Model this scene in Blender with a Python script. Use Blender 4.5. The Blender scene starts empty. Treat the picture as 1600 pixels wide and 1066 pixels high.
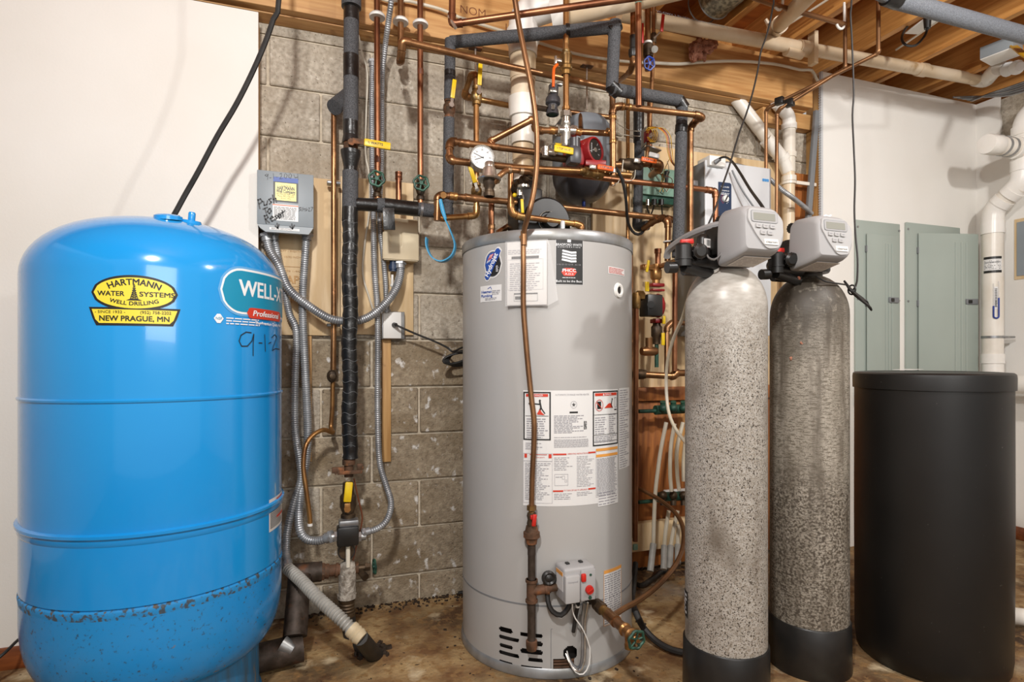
import bpy, bmesh, math, random
from mathutils import Vector, Matrix
random.seed(7)
SC = bpy.context.scene
COL = SC.collection
# ------------------------------------------------------------------ camera
H = 1.05; F = 891.0; YAW = math.radians(19.2)
cam = bpy.data.objects.new('camera', bpy.data.cameras.new('camera'))
COL.objects.link(cam); SC.camera = cam
cam.data.sensor_width = 36.0; cam.data.lens = 36.0*F/1600; cam.data.shift_y = 27/1600
cam.data.clip_start = 0.02
cam.location = (0, 0, H); cam.rotation_euler = (math.pi/2, 0, -YAW)
SY, CY = math.sin(YAW), math.cos(YAW)
# ------------------------------------------------------------------ light
SC.view_settings.view_transform = 'Standard'; SC.view_settings.look = 'None'
SC.view_settings.gamma = 1.0; SC.view_settings.use_curve_mapping = False
SC.view_settings.exposure = 0.0
w = bpy.data.worlds.new('world'); SC.world = w; w.use_nodes = True
w.node_tree.nodes['Background'].inputs[0].default_value = (1.0, 0.98, 0.96, 1)
w.node_tree.nodes['Background'].inputs[1].default_value = 0.48
def area(name, loc, target, size, power, col, size_y=None):
    L = bpy.data.lights.new(name, 'AREA'); L.energy = power; L.color = col
    L.shape = 'RECTANGLE' if size_y else 'SQUARE'; L.size = size
    if size_y: L.size_y = size_y
    o = bpy.data.objects.new(name, L); COL.objects.link(o); o.location = loc
    o.rotation_euler = (Vector(target)-Vector(loc)).to_track_quat('-Z', 'Y').to_euler()
    return o
area('ceiling_bulb_light', (-0.30, -0.05, 2.42), (0.9, 2.2, 1.0), 0.12, 53, (1.0, 0.98, 0.955))
area('far_ceiling_bulb_light', (1.95, 0.10, 2.50), (2.6, 2.3, 1.2), 0.12, 36, (1.0, 0.98, 0.955))
area('added_fill_light', (0.4, -2.0, 1.9), (0.9, 2.2, 1.1), 1.8, 36, (1.0, 0.97, 0.93), 1.2)  # broad soft fill added behind the camera, not a lamp of the room
# ------------------------------------------------------------------ measuring helpers: image position + real depth -> real point
def P(px, py, Y):
    d = px-800.0; t = Y/(CY*F - SY*d)
    return Vector((t*(SY*F + CY*d), Y, H + t*(560.0-py)))
def PZ(px, py, Z):
    d = px-800.0; t = (Z-H)/(560.0-py)
    return Vector((t*(SY*F+CY*d), t*(CY*F-SY*d), Z))
def scl(px, Y): return Y/(CY*F - SY*(px-800.0))      # metres per pixel at a place
def hit(px, py, cx, cy, r):                           # ray against a vertical cylinder -> angle, z, point
    d = px-800.0; dx, dy = SY*F+CY*d, CY*F-SY*d
    a = dx*dx+dy*dy; b = -2*(dx*cx+dy*cy); c = cx*cx+cy*cy-r*r
    disc = max(b*b-4*a*c, 0.0); t = (-b-math.sqrt(disc))/(2*a)
    x, y = t*dx, t*dy
    return math.atan2(y-cy, x-cx), H+t*(560.0-py), Vector((x, y, H+t*(560.0-py)))
# ------------------------------------------------------------------ materials
def lin(c):
    if isinstance(c, str):
        c = c.lstrip('#'); c = tuple(int(c[i:i+2], 16)/255 for i in (0, 2, 4))
    return tuple(((v/12.92) if v <= 0.04045 else ((v+0.055)/1.055)**2.4) for v in c)+(1.0,)
def mat(name, c1, c2=None, scale=8, lo=.35, hi=.65, rough=.5, metal=0.0, bump=0.0, bscale=None, stretch=(1,1,1), coord='Position',
        c3=None, s3=3, lo3=.55, hi3=.7, detail=6, coat=0.0, bstretch=None, st3=(1,1,1), r2=None, spec=.5, vor=None, alpha=1.0, trans=0.0, rnd=0.0, zf=None):
    m = bpy.data.materials.new(name); m.use_nodes = True
    n, l = m.node_tree.nodes, m.node_tree.links
    b = n['Principled BSDF']
    b.inputs['Base Color'].default_value = lin(c1); b.inputs['Roughness'].default_value = rough
    b.inputs['Metallic'].default_value = metal; b.inputs['Coat Weight'].default_value = coat
    b.inputs['Specular IOR Level'].default_value = spec
    if alpha < 1: b.inputs['Alpha'].default_value = alpha
    if trans: b.inputs['Transmission Weight'].default_value = trans
    if coord == 'Position':
        g = n.new('ShaderNodeNewGeometry'); src = g.outputs['Position']
    else:
        g = n.new('ShaderNodeTexCoord'); src = g.outputs[coord]
    def noise(s, st, det=detail):
        mp = n.new('ShaderNodeMapping'); mp.inputs['Scale'].default_value = st; l.new(src, mp.inputs['Vector'])
        t = n.new('ShaderNodeTexNoise'); t.inputs['Scale'].default_value = s; t.inputs['Detail'].default_value = det
        l.new(mp.outputs[0], t.inputs['Vector']); return t.outputs['Fac']
    def ramp(f, a, bb):
        r = n.new('ShaderNodeMapRange'); r.inputs['From Min'].default_value = a; r.inputs['From Max'].default_value = bb
        l.new(f, r.inputs['Value']); return r.outputs[0]
    def mix(f, A, B):
        x = n.new('ShaderNodeMix'); x.data_type = 'RGBA'; l.new(f, x.inputs[0])
        for sock, v in ((x.inputs[6], A), (x.inputs[7], B)):
            if isinstance(v, tuple): sock.default_value = v
            else: l.new(v, sock)
        return x.outputs[2]
    colr = lin(c1)
    if c2:
        f = ramp(noise(scale, stretch), lo, hi); colr = mix(f, colr, lin(c2)); l.new(colr, b.inputs['Base Color'])
        if r2 is not None:
            rr = n.new('ShaderNodeMapRange'); rr.inputs['To Min'].default_value = rough; rr.inputs['To Max'].default_value = r2
            l.new(f, rr.inputs['Value']); l.new(rr.outputs[0], b.inputs['Roughness'])
    if c3:
        layers = c3 if isinstance(c3, list) else [(c3, s3, lo3, hi3, st3)]
        for li, (cc, s_, a_, b_, st_) in enumerate(layers):
            f = ramp(noise(s_, st_), a_, b_)
            if zf and zf[li]:
                sp = n.new('ShaderNodeSeparateXYZ'); l.new(src, sp.inputs[0])
                ad = n.new('ShaderNodeMath'); ad.operation = 'MULTIPLY_ADD'; l.new(noise(9, (1,1,.6)), ad.inputs[0]); ad.inputs[1].default_value = .16; l.new(sp.outputs[2], ad.inputs[2])
                zr = ramp(ad.outputs[0], zf[li][0]+.08, zf[li][1]+.08); mu = n.new('ShaderNodeMath'); mu.operation = 'MULTIPLY'; l.new(f, mu.inputs[0]); l.new(zr, mu.inputs[1]); f = mu.outputs[0]
            colr = mix(f, colr, lin(cc))
        l.new(colr, b.inputs['Base Color'])
    if rnd:
        oi = n.new('ShaderNodeObjectInfo'); hs = n.new('ShaderNodeHueSaturation')
        rr = n.new('ShaderNodeMapRange'); rr.inputs['To Min'].default_value = 1-rnd; rr.inputs['To Max'].default_value = 1+rnd
        l.new(oi.outputs['Random'], rr.inputs['Value']); l.new(rr.outputs[0], hs.inputs['Value'])
        if isinstance(colr, tuple): hs.inputs['Color'].default_value = colr
        else: l.new(colr, hs.inputs['Color'])
        l.new(hs.outputs[0], b.inputs['Base Color'])
    if bump:
        bn = n.new('ShaderNodeBump'); bn.inputs['Strength'].default_value = bump; bn.inputs['Distance'].default_value = 0.01
        l.new(noise(bscale or scale*3, bstretch or stretch), bn.inputs['Height']); l.new(bn.outputs[0], b.inputs['Normal'])
    return m
M = {}
M['wall'] = mat('painted_drywall', '#e9e6e0', '#e2ded6', 1.5, rough=.75, bump=.06, bscale=120)
M['block'] = mat('concrete_block', '#c2b8a8', '#988d7d', 60, .3, .7, rough=.95, bump=.55, bscale=140, rnd=.07, detail=9,
                 c3=[('#9a8c78', 3.0, .48, .75, (1,1,2)), ('#d4ccbe', 26, .66, .74, (1,1,1)), ('#625748', 90, .64, .72, (1,1,1))])
M['block_eff'] = mat('concrete_block_low_with_efflorescence', '#a99a83', '#837460', 55, .3, .7, rough=.95, bump=.6, bscale=130, rnd=.07, detail=10,
                 c3=[('#77654b', 3.4, .5, .78, (1,1,2)), ('#d8d4ce', 19, .60, .68, (1.3,1,1)), ('#50453a', 90, .64, .72, (1,1,1))])
M['mortar'] = mat('mortar', '#d2c6b2', '#b8aa94', 30, rough=.95, bump=.4, bscale=90)
M['floor'] = mat('stained_concrete_floor', '#a98d62', '#6e4d2c', 5.5, .40, .60, rough=.75, bump=.5, bscale=60, detail=12, r2=.95,
                 c3=[('#3a2817', 1.9, .46, .66, (1,1,1)), ('#86663e', 26, .5, .62, (1,1,1)), ('#c6b391', 7.5, .60, .72, (1,1,1)), ('#332315', 55, .64, .70, (1,1,1)), ('#8d8476', 2.1, .60, .72, (1,1,1))])
def wood(name, a, b_, st, c3=None, rough=.6, knots='#6a3f1c', rnd=.05):
    return mat(name, a, b_, 6, .35, .68, rough=rough, stretch=st, bump=.08, bscale=12,
               c3=[(knots, 5, .72, .78, (1,1,1))]+(c3 or []), rnd=rnd)
M['beam'] = wood('beam_timber', '#c79a62', '#a87642', (.5, 9, 9), c3=[('#966a3c', 2.2, .60, .80, (.6,3,3))])
M['joist'] = wood('joist_timber', '#d39a56', '#b0763a', (10, .5, 10))
M['subfloor'] = wood('subfloor_sheathing', '#b0682a', '#8f4e1c', (1, 4, 1))
M['ply'] = wood('plywood', '#d9c09a', '#c4a679', (7, 7, .7), c3=[('#cdb085', 3, .5, .6, (4,4,.6))])
M['ply_dark'] = wood('stained_plywood', '#a8672d', '#7d441b', (7, 7, .7), c3=[('#cf9a58', 3, .56, .62, (1.5,1,.6))])
M['stud'] = wood('stud_timber', '#c49a62', '#a67a45', (9, 9, .6))
M['oak'] = wood('baseboard_oak', '#8a4c26', '#6c3718', (1, 9, 9), rough=.4)
M['copper'] = mat('aged_copper', '#a87c54', '#6b4a2f', 9, .35, .65, rough=.34, metal=.8, c3=[('#bd875c', 17, .60, .70, (1,1,1)), ('#4a3424', 23, .64, .74, (1,1,1))], bump=.05, bscale=60)
M['copper_red'] = mat('reddish_copper', '#a4704e', '#704530', 7, .35, .65, rough=.36, metal=.8, c3=[('#5a2c1a', 15, .62, .74, (1,1,1))])
M['copper_gold'] = mat('golden_copper', '#b3854f', '#7e5634', 11, .35, .65, rough=.34, metal=.75, c3=[('#cfa468', 19, .62, .70, (1,1,1)), ('#53341a', 21, .64, .74, (1,1,1))])
M['copper_tube'] = mat('soft_copper_tube', '#946c49', '#6b4a30', 6, rough=.4, metal=.7)
M['solder'] = mat('solder', '#b9a48a', '#8a6b48', 40, rough=.4, metal=.8)
M['brass'] = mat('weathered_brass', '#a07c48', '#6b5130', 30, rough=.42, metal=.8, c3=[('#c9b98f', 40, .62, .7, (1,1,1))])
M['darkbrass'] = mat('dark_brass', '#5e4c38', '#3a2f25', 30, rough=.5, metal=.6)
M['nickel'] = mat('nickel', '#d4d0c8', '#a8a298', 30, rough=.25, metal=.85)
M['steel'] = mat('galvanized_steel', '#a8a8a6', '#86878a', 18, rough=.38, metal=.75)
M['duct'] = mat('galvanized_duct', '#a8a490', '#6e6c60', 60, .4, .6, rough=.45, metal=.5, detail=2)
M['iron'] = mat('black_iron', '#4c4038', '#33291f', 40, rough=.6, metal=.4, c3=[('#6b452c', 14, .6, .72, (1,1,1))])
M['rust'] = mat('rusty_iron', '#6b4a35', '#42301f', 25, rough=.75, metal=.2, c3=[('#8f5a35', 30, .55, .7, (1,1,1))], bump=.2)
M['crust'] = mat('mineral_crust', '#b8b0a4', '#7c7266', 60, rough=.9, bump=.6, bscale=120)
M['foam'] = mat('grey_foam_insulation', '#56575a', '#37383a', 260, .35, .65, rough=.8, bump=.3, bscale=300, detail=2)
M['foamlight'] = mat('light_grey_foam_insulation', '#878c93', '#6c7077', 240, .35, .65, rough=.8, bump=.3, bscale=280, detail=2)
M['tape'] = mat('black_vinyl_tape', '#141313', '#1f1e1d', 20, rough=.33, bump=.25, bscale=40)
M['blackp'] = mat('black_plastic', '#171615', '#242220', 12, rough=.38)
M['rubber'] = mat('black_rubber', '#1a1918', '#272523', 30, rough=.55)
M['pvc'] = mat('white_pvc', '#e8e3da', '#d8cfc0', 6, rough=.32, c3=[('#b89c74', 11, .70, .78, (1,1,1))])
M['pvc_old'] = mat('aged_cream_pvc', '#dccab0', '#c9b08c', 5, rough=.36, c3=[('#a88a62', 9, .66, .76, (1,1,1))])
M['pvc_clean'] = mat('clean_white_pvc', '#eeebe6', '#e4dfd6', 6, rough=.28)
M['pex'] = mat('white_pex', '#d8d0bf', '#c5b99f', 8, rough=.45)
M['beige'] = mat('beige_plastic', '#cdbd9e', '#bfae8e', 8, rough=.5)
M['blue'] = mat('blue_tank_enamel', '#1289d2', '#1a91d6', 2, rough=.15, coat=.5, spec=.6)
M['blue_low'] = mat('chipped_blue_enamel', '#1486cc', '#2486c4', 3, rough=.24, coat=.3,
                    c3=[('#35526b', 70, .66, .74, (1,1,1)), ('#77694f', 17, .71, .735, (1,1,1)), ('#2e4a62', 110, .60, .75, (1,1,1))])
M['blue_rust'] = mat('rust_speckled_blue_seam', '#1f86c6', '#3f4d59', 70, .52, .60, rough=.5, c3=[('#5d5348', 95, .60, .66, (1,1,1))])
M['blue_skirt'] = mat('dusty_blue_skirt', '#2a6f9c', '#3a5566', 12, .4, .7, rough=.5, stretch=(4,4,.5), c3=[('#75695a', 50, .62, .72, (1,1,.3))])
M['heater'] = mat('heater_grey_paint', '#a9a7a4', '#a5a3a0', 3, rough=.33, c3=[('#9c968e', 2, .66, .8, (1,1,1))])
M['heater_rim'] = mat('galvanized_rim', '#a4a6a8', '#8b8a86', 12, rough=.35, metal=.5)
M['sticker'] = mat('white_sticker', '#d9d8d6', rough=.4)
M['paper'] = mat('white_paper', '#dfdcd8', rough=.6)
M['ink'] = mat('black_ink', '#1c1b1a', rough=.45)
M['fineink'] = mat('grey_fine_print', '#959398', rough=.5)
M['redink'] = mat('red_ink', '#c63a25', rough=.45)
M['orangeink'] = mat('orange_ink', '#dd9a4a', rough=.45)
M['yellowink'] = mat('yellow_sticker', '#e2cf3f', rough=.35)
M['blueink'] = mat('blue_ink', '#20489a', rough=.45)
M['whiteink'] = mat('white_ink', '#e6e8ea', rough=.4)
M['tealink'] = mat('teal_ink', '#1389ad', rough=.3)
M['skyink'] = mat('pale_blue_ink', '#5fa3d6', rough=.3)
M['greenink'] = mat('green_ink', '#7db07a', rough=.3)
M['marker'] = mat('black_marker', '#1f1f22', rough=.5)
M['pen'] = mat('blue_pen_marks', '#2a3c70', rough=.5)
M['yellow'] = mat('yellow_handle', '#e4c21a', '#d2ac12', 30, rough=.4)
M['orange'] = mat('orange_handle', '#e0631c', '#cc5414', 30, rough=.4)
M['red'] = mat('red_plastic', '#c6281e', '#b02018', 30, rough=.4)
M['redpump'] = mat('red_cast_iron', '#9c1f22', '#7c1719', 12, rough=.38)
M['greenv'] = mat('green_painted_metal', '#2f5a48', '#1d3a30', 30, rough=.5, metal=.2)
M['greenbox'] = mat('green_painted_box', '#7fa08d', '#6f9080', 6, rough=.5)
M['bluev'] = mat('blue_valve_wheel', '#1f3f9c', '#173078', 20, rough=.4)
M['resin1'] = mat('speckled_resin_tank', '#b5b0a8', '#a29c93', 30, .35, .65, rough=.36, detail=2, stretch=(1,1,3),
                  c3=[('#8b8275', 260, .48, .60, (1,1,1)), ('#39322b', 210, .575, .63, (1,1,1)), ('#6b6257', 9, .56, .80, (1,1,.4))], zf=[(1.24, 1.10), (1.22, 1.06), (1.20, 1.0)])
M['resin_clean'] = M['resin1']
M['resin2'] = mat('dusty_streaked_resin_tank', '#a59d90', '#8b8376', 26, .35, .68, rough=.55, detail=9, stretch=(1,1,.3),
                  c3=[('#453c32', 260, .58, .64, (1,1,1.4)), ('#6b6356', 300, .5, .6, (.2,.2,1)), ('#5d5448', 34, .48, .72, (1,1,.12)), ('#3b342b', 60, .18, .46, (1,1,.5)), ('#4a4238', 140, .44, .6, (1,1,1))], zf=[None, None, None, (1.02, 1.26), (.72, .60)])
M['resin_dirty'] = M['resin2']
M['brine'] = mat('black_brine_tank', '#131211', '#191817', 4, rough=.42, c3=[('#6f6c68', 120, .735, .76, (1,1,1))])
M['head'] = mat('grey_control_plastic', '#a2a1a1', rough=.42)
M['headlight'] = mat('light_grey_plastic', '#adacab', rough=.4)
M['lcd'] = mat('lcd_screen', '#8d8d84', rough=.25)
M['greybox'] = mat('grey_painted_steel', '#8f979c', '#878f94', 6, rough=.42)
M['panel'] = mat('grey_green_panel_paint', '#a2aca4', '#9ba59d', 2, rough=.4)
M['whitebox'] = mat('white_powder_coat', '#c9cbcd', '#c2c4c6', 3, rough=.35)
M['greyside'] = mat('grey_sheet_side', '#77797b', rough=.45)
M['navy'] = mat('navy_face_plate', '#1c2f4c', rough=.4)
M['outlet'] = mat('white_outlet_plastic', '#e2e0db', rough=.4)
M['bluestrap'] = mat('blue_plastic_strap', '#1f7fa8', '#2589b2', 10, rough=.35)
M['wirey'] = mat('yellow_wire', '#d8a520', rough=.45)
M['wirew'] = mat('white_wire', '#cfc8b8', rough=.5)
M['wireb'] = mat('brown_wire', '#6b3a22', rough=.5)
M['insul'] = mat('pink_fibreglass', '#c08a72', '#8a5642', 30, .35, .65, rough=1.0, bump=1.0, bscale=70)
M['film'] = mat('clear_plastic_film', '#e8e8e8', rough=.15, alpha=.25)
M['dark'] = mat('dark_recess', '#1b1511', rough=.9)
M['tankgrey'] = mat('grey_vessel_paint', '#7f8489', '#70757b', 6, rough=.4)
M['tankdark'] = mat('dark_vessel_bottom', '#47464a', '#38373a', 10, rough=.35)
# ------------------------------------------------------------------ building helpers
ORG = {}
def thing(name, label, cat, loc=(0,0,0), rot=(0,0,0), group=None, local=False):
    o = bpy.data.objects.new(name, None); COL.objects.link(o); o.empty_display_size = .05
    o.location = loc; o.rotation_euler = rot; o['label'] = label; o['category'] = cat
    if group: o['group'] = group
    ORG[o.name] = None if local else Vector(loc)
    return o
def tag(o, label, cat, group=None, kind=None):
    o['label'] = label; o['category'] = cat
    if group: o['group'] = group
    if kind: o['kind'] = kind
    return o
def obj(name, bm, m, parent=None, smooth=True, kind=None, label=None, center=False):
    org = None
    if parent is not None: org = ORG.get(parent.name)
    elif center:
        vs = [v.co for v in bm.verts]
        org = Vector(((min(v.x for v in vs)+max(v.x for v in vs))/2, (min(v.y for v in vs)+max(v.y for v in vs))/2, min(v.z for v in vs)))
    if org is not None: bmesh.ops.translate(bm, verts=bm.verts, vec=-org)
    me = bpy.data.meshes.new(name); bm.to_mesh(me); bm.free()
    for mm in (m if isinstance(m, (list, tuple)) else [m]): me.materials.append(M[mm] if isinstance(mm, str) else mm)
    if smooth:
        me.polygons.foreach_set('use_smooth', [True]*len(me.polygons))
        try: me.set_sharp_from_angle(angle=math.radians(38))
        except Exception: pass
    o = bpy.data.objects.new(name, me); COL.objects.link(o)
    if parent is not None: o.parent = parent; ORG[o.name] = ORG.get(parent.name)
    else:
        ORG[o.name] = org
        if org is not None: o.location = org
    if kind: o['kind'] = kind
    if label: o['label'] = label
    return o
def B(): return bmesh.new()
def frame(axis):
    z = Vector(axis).normalized(); x = z.orthogonal().normalized(); y = z.cross(x); return x, y, z
def box(bm, c, s, rot=None, bev=0.0, seg=2):
    r = bmesh.ops.create_cube(bm, size=1.0); vs = r['verts']
    bmesh.ops.scale(bm, vec=s, verts=vs)
    if bev > 0:
        es = list({e for v in vs for e in v.link_edges})
        g = bmesh.ops.bevel(bm, geom=es, offset=bev, segments=seg, affect='EDGES', profile=.5)
        vs = list({v for f in g['faces'] for v in f.verts} | {v for v in vs if v.is_valid})
        vs = list({v for f in g['faces'] for v in f.verts} | {v2 for v in vs for e in v.link_edges for v2 in e.verts})
    if rot is not None: bmesh.ops.rotate(bm, cent=(0,0,0), matrix=rot, verts=vs)
    bmesh.ops.translate(bm, vec=Vector(c), verts=vs)
def bx(bm, x0, x1, y0, y1, z0, z1, bev=0.0):
    box(bm, ((x0+x1)/2, (y0+y1)/2, (z0+z1)/2), (abs(x1-x0), abs(y1-y0), abs(z1-z0)), bev=bev)
def cyl(bm, a, b, r, r2=None, seg=16, cap=True):
    a, b = Vector(a), Vector(b); r2 = r if r2 is None else r2
    x, y, z = frame(b-a); A = []; Bv = []
    for i in range(seg):
        t = 2*math.pi*i/seg; u = x*math.cos(t)+y*math.sin(t)
        A.append(bm.verts.new(a+u*r)); Bv.append(bm.verts.new(b+u*r2))
    for i in range(seg):
        j = (i+1) % seg; bm.faces.new((A[i], A[j], Bv[j], Bv[i]))
    if cap: bm.faces.new(A[::-1]); bm.faces.new(Bv)
def lathe(bm, prof, c=(0,0,0), axis=(0,0,1), seg=32, close=False):
    """prof = [(r, h)] along axis"""
    c = Vector(c); x, y, z = frame(axis); rings = []
    if tuple(axis) == (0,0,1): x, y, z = Vector((1,0,0)), Vector((0,1,0)), Vector((0,0,1))
    for r, h in prof:
        if r < 1e-6: rings.append([bm.verts.new(c+z*h)])
        else: rings.append([bm.verts.new(c+z*h+(x*math.cos(2*math.pi*i/seg)+y*math.sin(2*math.pi*i/seg))*r) for i in range(seg)])
    for A, Bv in zip(rings, rings[1:]):
        for i in range(seg):
            j = (i+1) % seg
            if len(A) == 1 and len(Bv) == 1: continue
            if len(A) == 1: bm.faces.new((A[0], Bv[j], Bv[i]))
            elif len(Bv) == 1: bm.faces.new((A[i], A[j], Bv[0]))
            else: bm.faces.new((A[i], A[j], Bv[j], Bv[i]))
    if close:
        if len(rings[0]) > 1: bm.faces.new(rings[0][::-1])
        if len(rings[-1]) > 1: bm.faces.new(rings[-1])
def sph(bm, c, r, seg=16, s=(1,1,1)):
    g = bmesh.ops.create_uvsphere(bm, u_segments=seg, v_segments=max(6, seg//2), radius=r)
    bmesh.ops.scale(bm, vec=s, verts=g['verts']); bmesh.ops.translate(bm, vec=Vector(c), verts=g['verts'])
def fillet(pts, R, n=5):
    pts = [Vector(p) for p in pts]
    if R <= 0 or len(pts) < 3: return pts
    out = [pts[0]]
    for i in range(1, len(pts)-1):
        p, q, s = pts[i-1], pts[i], pts[i+1]; a = (p-q); b = (s-q); la, lb = a.length, b.length
        d = min(R, la*.48, lb*.48); A = q+a.normalized()*d; C = q+b.normalized()*d
        for k in range(n+1):
            t = k/n; out.append(A*(1-t)**2+q*2*t*(1-t)+C*t*t)
    out.append(pts[-1]); return out
def spline(pts, step=.012):
    pts = [Vector(p) for p in pts]; out = []
    P_ = [pts[0]*2-pts[1]]+pts+[pts[-1]*2-pts[-2]]
    for i in range(1, len(P_)-2):
        p0, p1, p2, p3 = P_[i-1:i+3]; n = max(2, int((p2-p1).length/step))
        for k in range(n):
            t = k/n
            out.append(.5*((2*p1)+(p2-p0)*t+(2*p0-5*p1+4*p2-p3)*t*t+(3*p1-p0-3*p2+p3)*t**3))
    out.append(pts[-1]); return out
def sweep(bm, pts, r, seg=12, cap=True):
    """r may be a number or a list with one radius per point"""
    pts = [Vector(p) for p in pts]; n = len(pts)
    T = []
    for i in range(n):
        a = pts[min(i+1, n-1)]-pts[max(i-1, 0)]
        T.append(a.normalized() if a.length > 1e-9 else (T[-1] if T else Vector((0,0,1))))
    x = T[0].orthogonal().normalized(); rings = []
    for i in range(n):
        x = (x - T[i]*x.dot(T[i])); x = x.normalized() if x.length > 1e-6 else T[i].orthogonal().normalized()
        y = T[i].cross(x); rr = r[i] if isinstance(r, (list, tuple)) else r
        rings.append([bm.verts.new(pts[i]+(x*math.cos(2*math.pi*k/seg)+y*math.sin(2*math.pi*k/seg))*rr) for k in range(seg)])
    for A, Bv in zip(rings, rings[1:]):
        for k in range(seg):
            j = (k+1) % seg; bm.faces.new((A[k], A[j], Bv[j], Bv[k]))
    if cap: bm.faces.new(rings[0][::-1]); bm.faces.new(rings[-1])
def resample(pts, step):
    out = [pts[0]]; acc = 0.0
    for a, b in zip(pts, pts[1:]):
        L = (b-a).length
        if L < 1e-9: continue
        d = step-acc
        while d <= L: out.append(a+(b-a)*(d/L)); d += step
        acc = L-(d-step)
    return out
def flex(bm, pts, r, pitch=.0085, seg=10, depth=.17):
    q = resample(spline(pts, .01), pitch/3); rr = [r*(1-(depth if i % 3 == 0 else 0.0)) for i in range(len(q))]
    sweep(bm, q, rr, seg)
def ipol(pts, step=.06):
    return pts
def PP(pts):   # list of (px, py, Y)
    q = [P(*p) for p in pts]      # pipes and cords that leave the top of the view run on up to the joists
    if pts[0][1] < -3 and q[0].z < 2.7: q.insert(0, Vector((q[0].x, q[0].y, 2.72)))
    if pts[-1][1] < -3 and q[-1].z < 2.7: q.append(Vector((q[-1].x, q[-1].y, 2.72)))
    return q
def run(name, label, pts, r, m='copper', cat='pipe', group=None, bend=None, elbows=True, collars=True, root=None, el_m=None, world=False, fit=1.22, seg=14, sol=True):
    """a pipe run: pipe + elbow fittings at the corners (+ soldered hubs)"""
    pts = [Vector(p) for p in pts] if world else PP(pts)
    if root is None: root = thing(name, label, cat, pts[0], group=group)
    bend = r*2.0 if bend is None else bend
    bm = B(); sweep(bm, fillet(pts, bend), r, seg); obj('pipe', bm, m, root)
    if elbows:
        for i in range(1, len(pts)-1):
            a = (pts[i-1]-pts[i]); b = (pts[i+1]-pts[i]); 
            if a.angle(-b) < .2: continue
            L = min(r*3.0, a.length*.45, b.length*.45)
            p = pts[i]+a.normalized()*L; q = pts[i]+b.normalized()*L
            f = fillet([p, pts[i], q], bend); bm = B()
            rr = [r*fit]*len(f)
            sweep(bm, f, rr, seg)
            if sol:
                for s, d in ((p, a), (q, b)): cyl(bm, s-d.normalized()*r*.35, s+d.normalized()*r*.15, r*fit*1.05, seg=seg)
            obj('elbow', bm, el_m or m, root)
    return root
def coupling(root, p, d, r, L=.03, m='copper', name='coupling'):
    p, d = Vector(p), Vector(d).normalized(); bm = B()
    lathe(bm, [(0,-L/2),(r*1.2,-L/2),(r*1.25,-L*.35),(r*1.18,-L*.3),(r*1.18,L*.3),(r*1.25,L*.35),(r*1.2,L/2),(0,L/2)], p, d, 14)
    return obj(name, bm, m, root)
def tee(root, p, d, side, r, m='copper', L=.045):
    p, d, s = Vector(p), Vector(d).normalized(), Vector(side).normalized(); bm = B()
    for a, b in ((p-d*L/2, p+d*L/2), (p, p+s*L/2)): cyl(bm, a, b, r*1.2, seg=14)
    for a, v in ((p-d*L/2, d), (p+d*L/2, -d), (p+s*L/2, -s)): cyl(bm, a, a+v*r*.5, r*1.3, seg=14)
    return obj('tee', bm, m, root)
def hexnut(bm, p, d, r, L):
    p, d = Vector(p), Vector(d).normalized(); cyl(bm, p-d*L/2, p+d*L/2, r, seg=6)
def ball_valve(root, p, d, hdir, r, hmat='yellow', hl=.085, hstart=None, stem=None, m='brass', words=True):
    """ball valve on a pipe: body with hex ends, stem, lever handle in direction hdir"""
    p, d, h = Vector(p), Vector(d).normalized(), Vector(hdir).normalized()
    st = Vector(stem).normalized() if stem else Vector((0,-1,0))
    bm = B()
    lathe(bm, [(0,-r*2.9),(r*1.45,-r*2.9),(r*1.45,-r*2.0),(r*1.15,-r*1.9),(r*1.75,-r*.9),(r*1.85,0),(r*1.75,r*.9),(r*1.15,r*1.9),(r*1.45,r*2.0),(r*1.45,r*2.9),(0,r*2.9)], p, d, 14)
    body = obj('ball_valve', bm, m, root)
    bm = B(); cyl(bm, p+st*r*1.2, p+st*(r*2.9), r*.55, seg=10); hexnut(bm, p+st*r*2.9, st, r*.8, r*.5)
    obj('stem', bm, 'nickel', body)
    bm = B(); q = p+st*r*3.0; side = h.cross(st).normalized(); wd = .0085
    rot = Matrix((side, h, st)).transposed()
    box(bm, q+h*.012, (wd*1.3, .04, .003), rot); obj('lever', bm, 'nickel', body)
    bm = B(); box(bm, q+h*(.025+hl/2)+st*.001, (wd*2, hl, .007), rot, bev=.003); hd = obj('handle', bm, hmat, body)
    return body
def gate_wheel(root, p, axis, r, m='greenv', spokes=5, name='hand_wheel'):
    p, a = Vector(p), Vector(axis).normalized(); x, y, z = frame(a); bm = B()
    n = 30; ring = [p+(x*math.cos(2*math.pi*i/n)+y*math.sin(2*math.pi*i/n))*(r*(1+.07*math.cos(i*2*math.pi/5))) for i in range(n)]
    ring.append(ring[0]); sweep(bm, ring, r*.17, 6, cap=False)
    for i in range(spokes):
        u = x*math.cos(2*math.pi*i/spokes)+y*math.sin(2*math.pi*i/spokes); cyl(bm, p+u*r*.15, p+u*r*.95, r*.12, seg=6)
    cyl(bm, p-a*r*.25, p+a*r*.25, r*.28, seg=10)
    return obj(name, bm, m, root)
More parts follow.
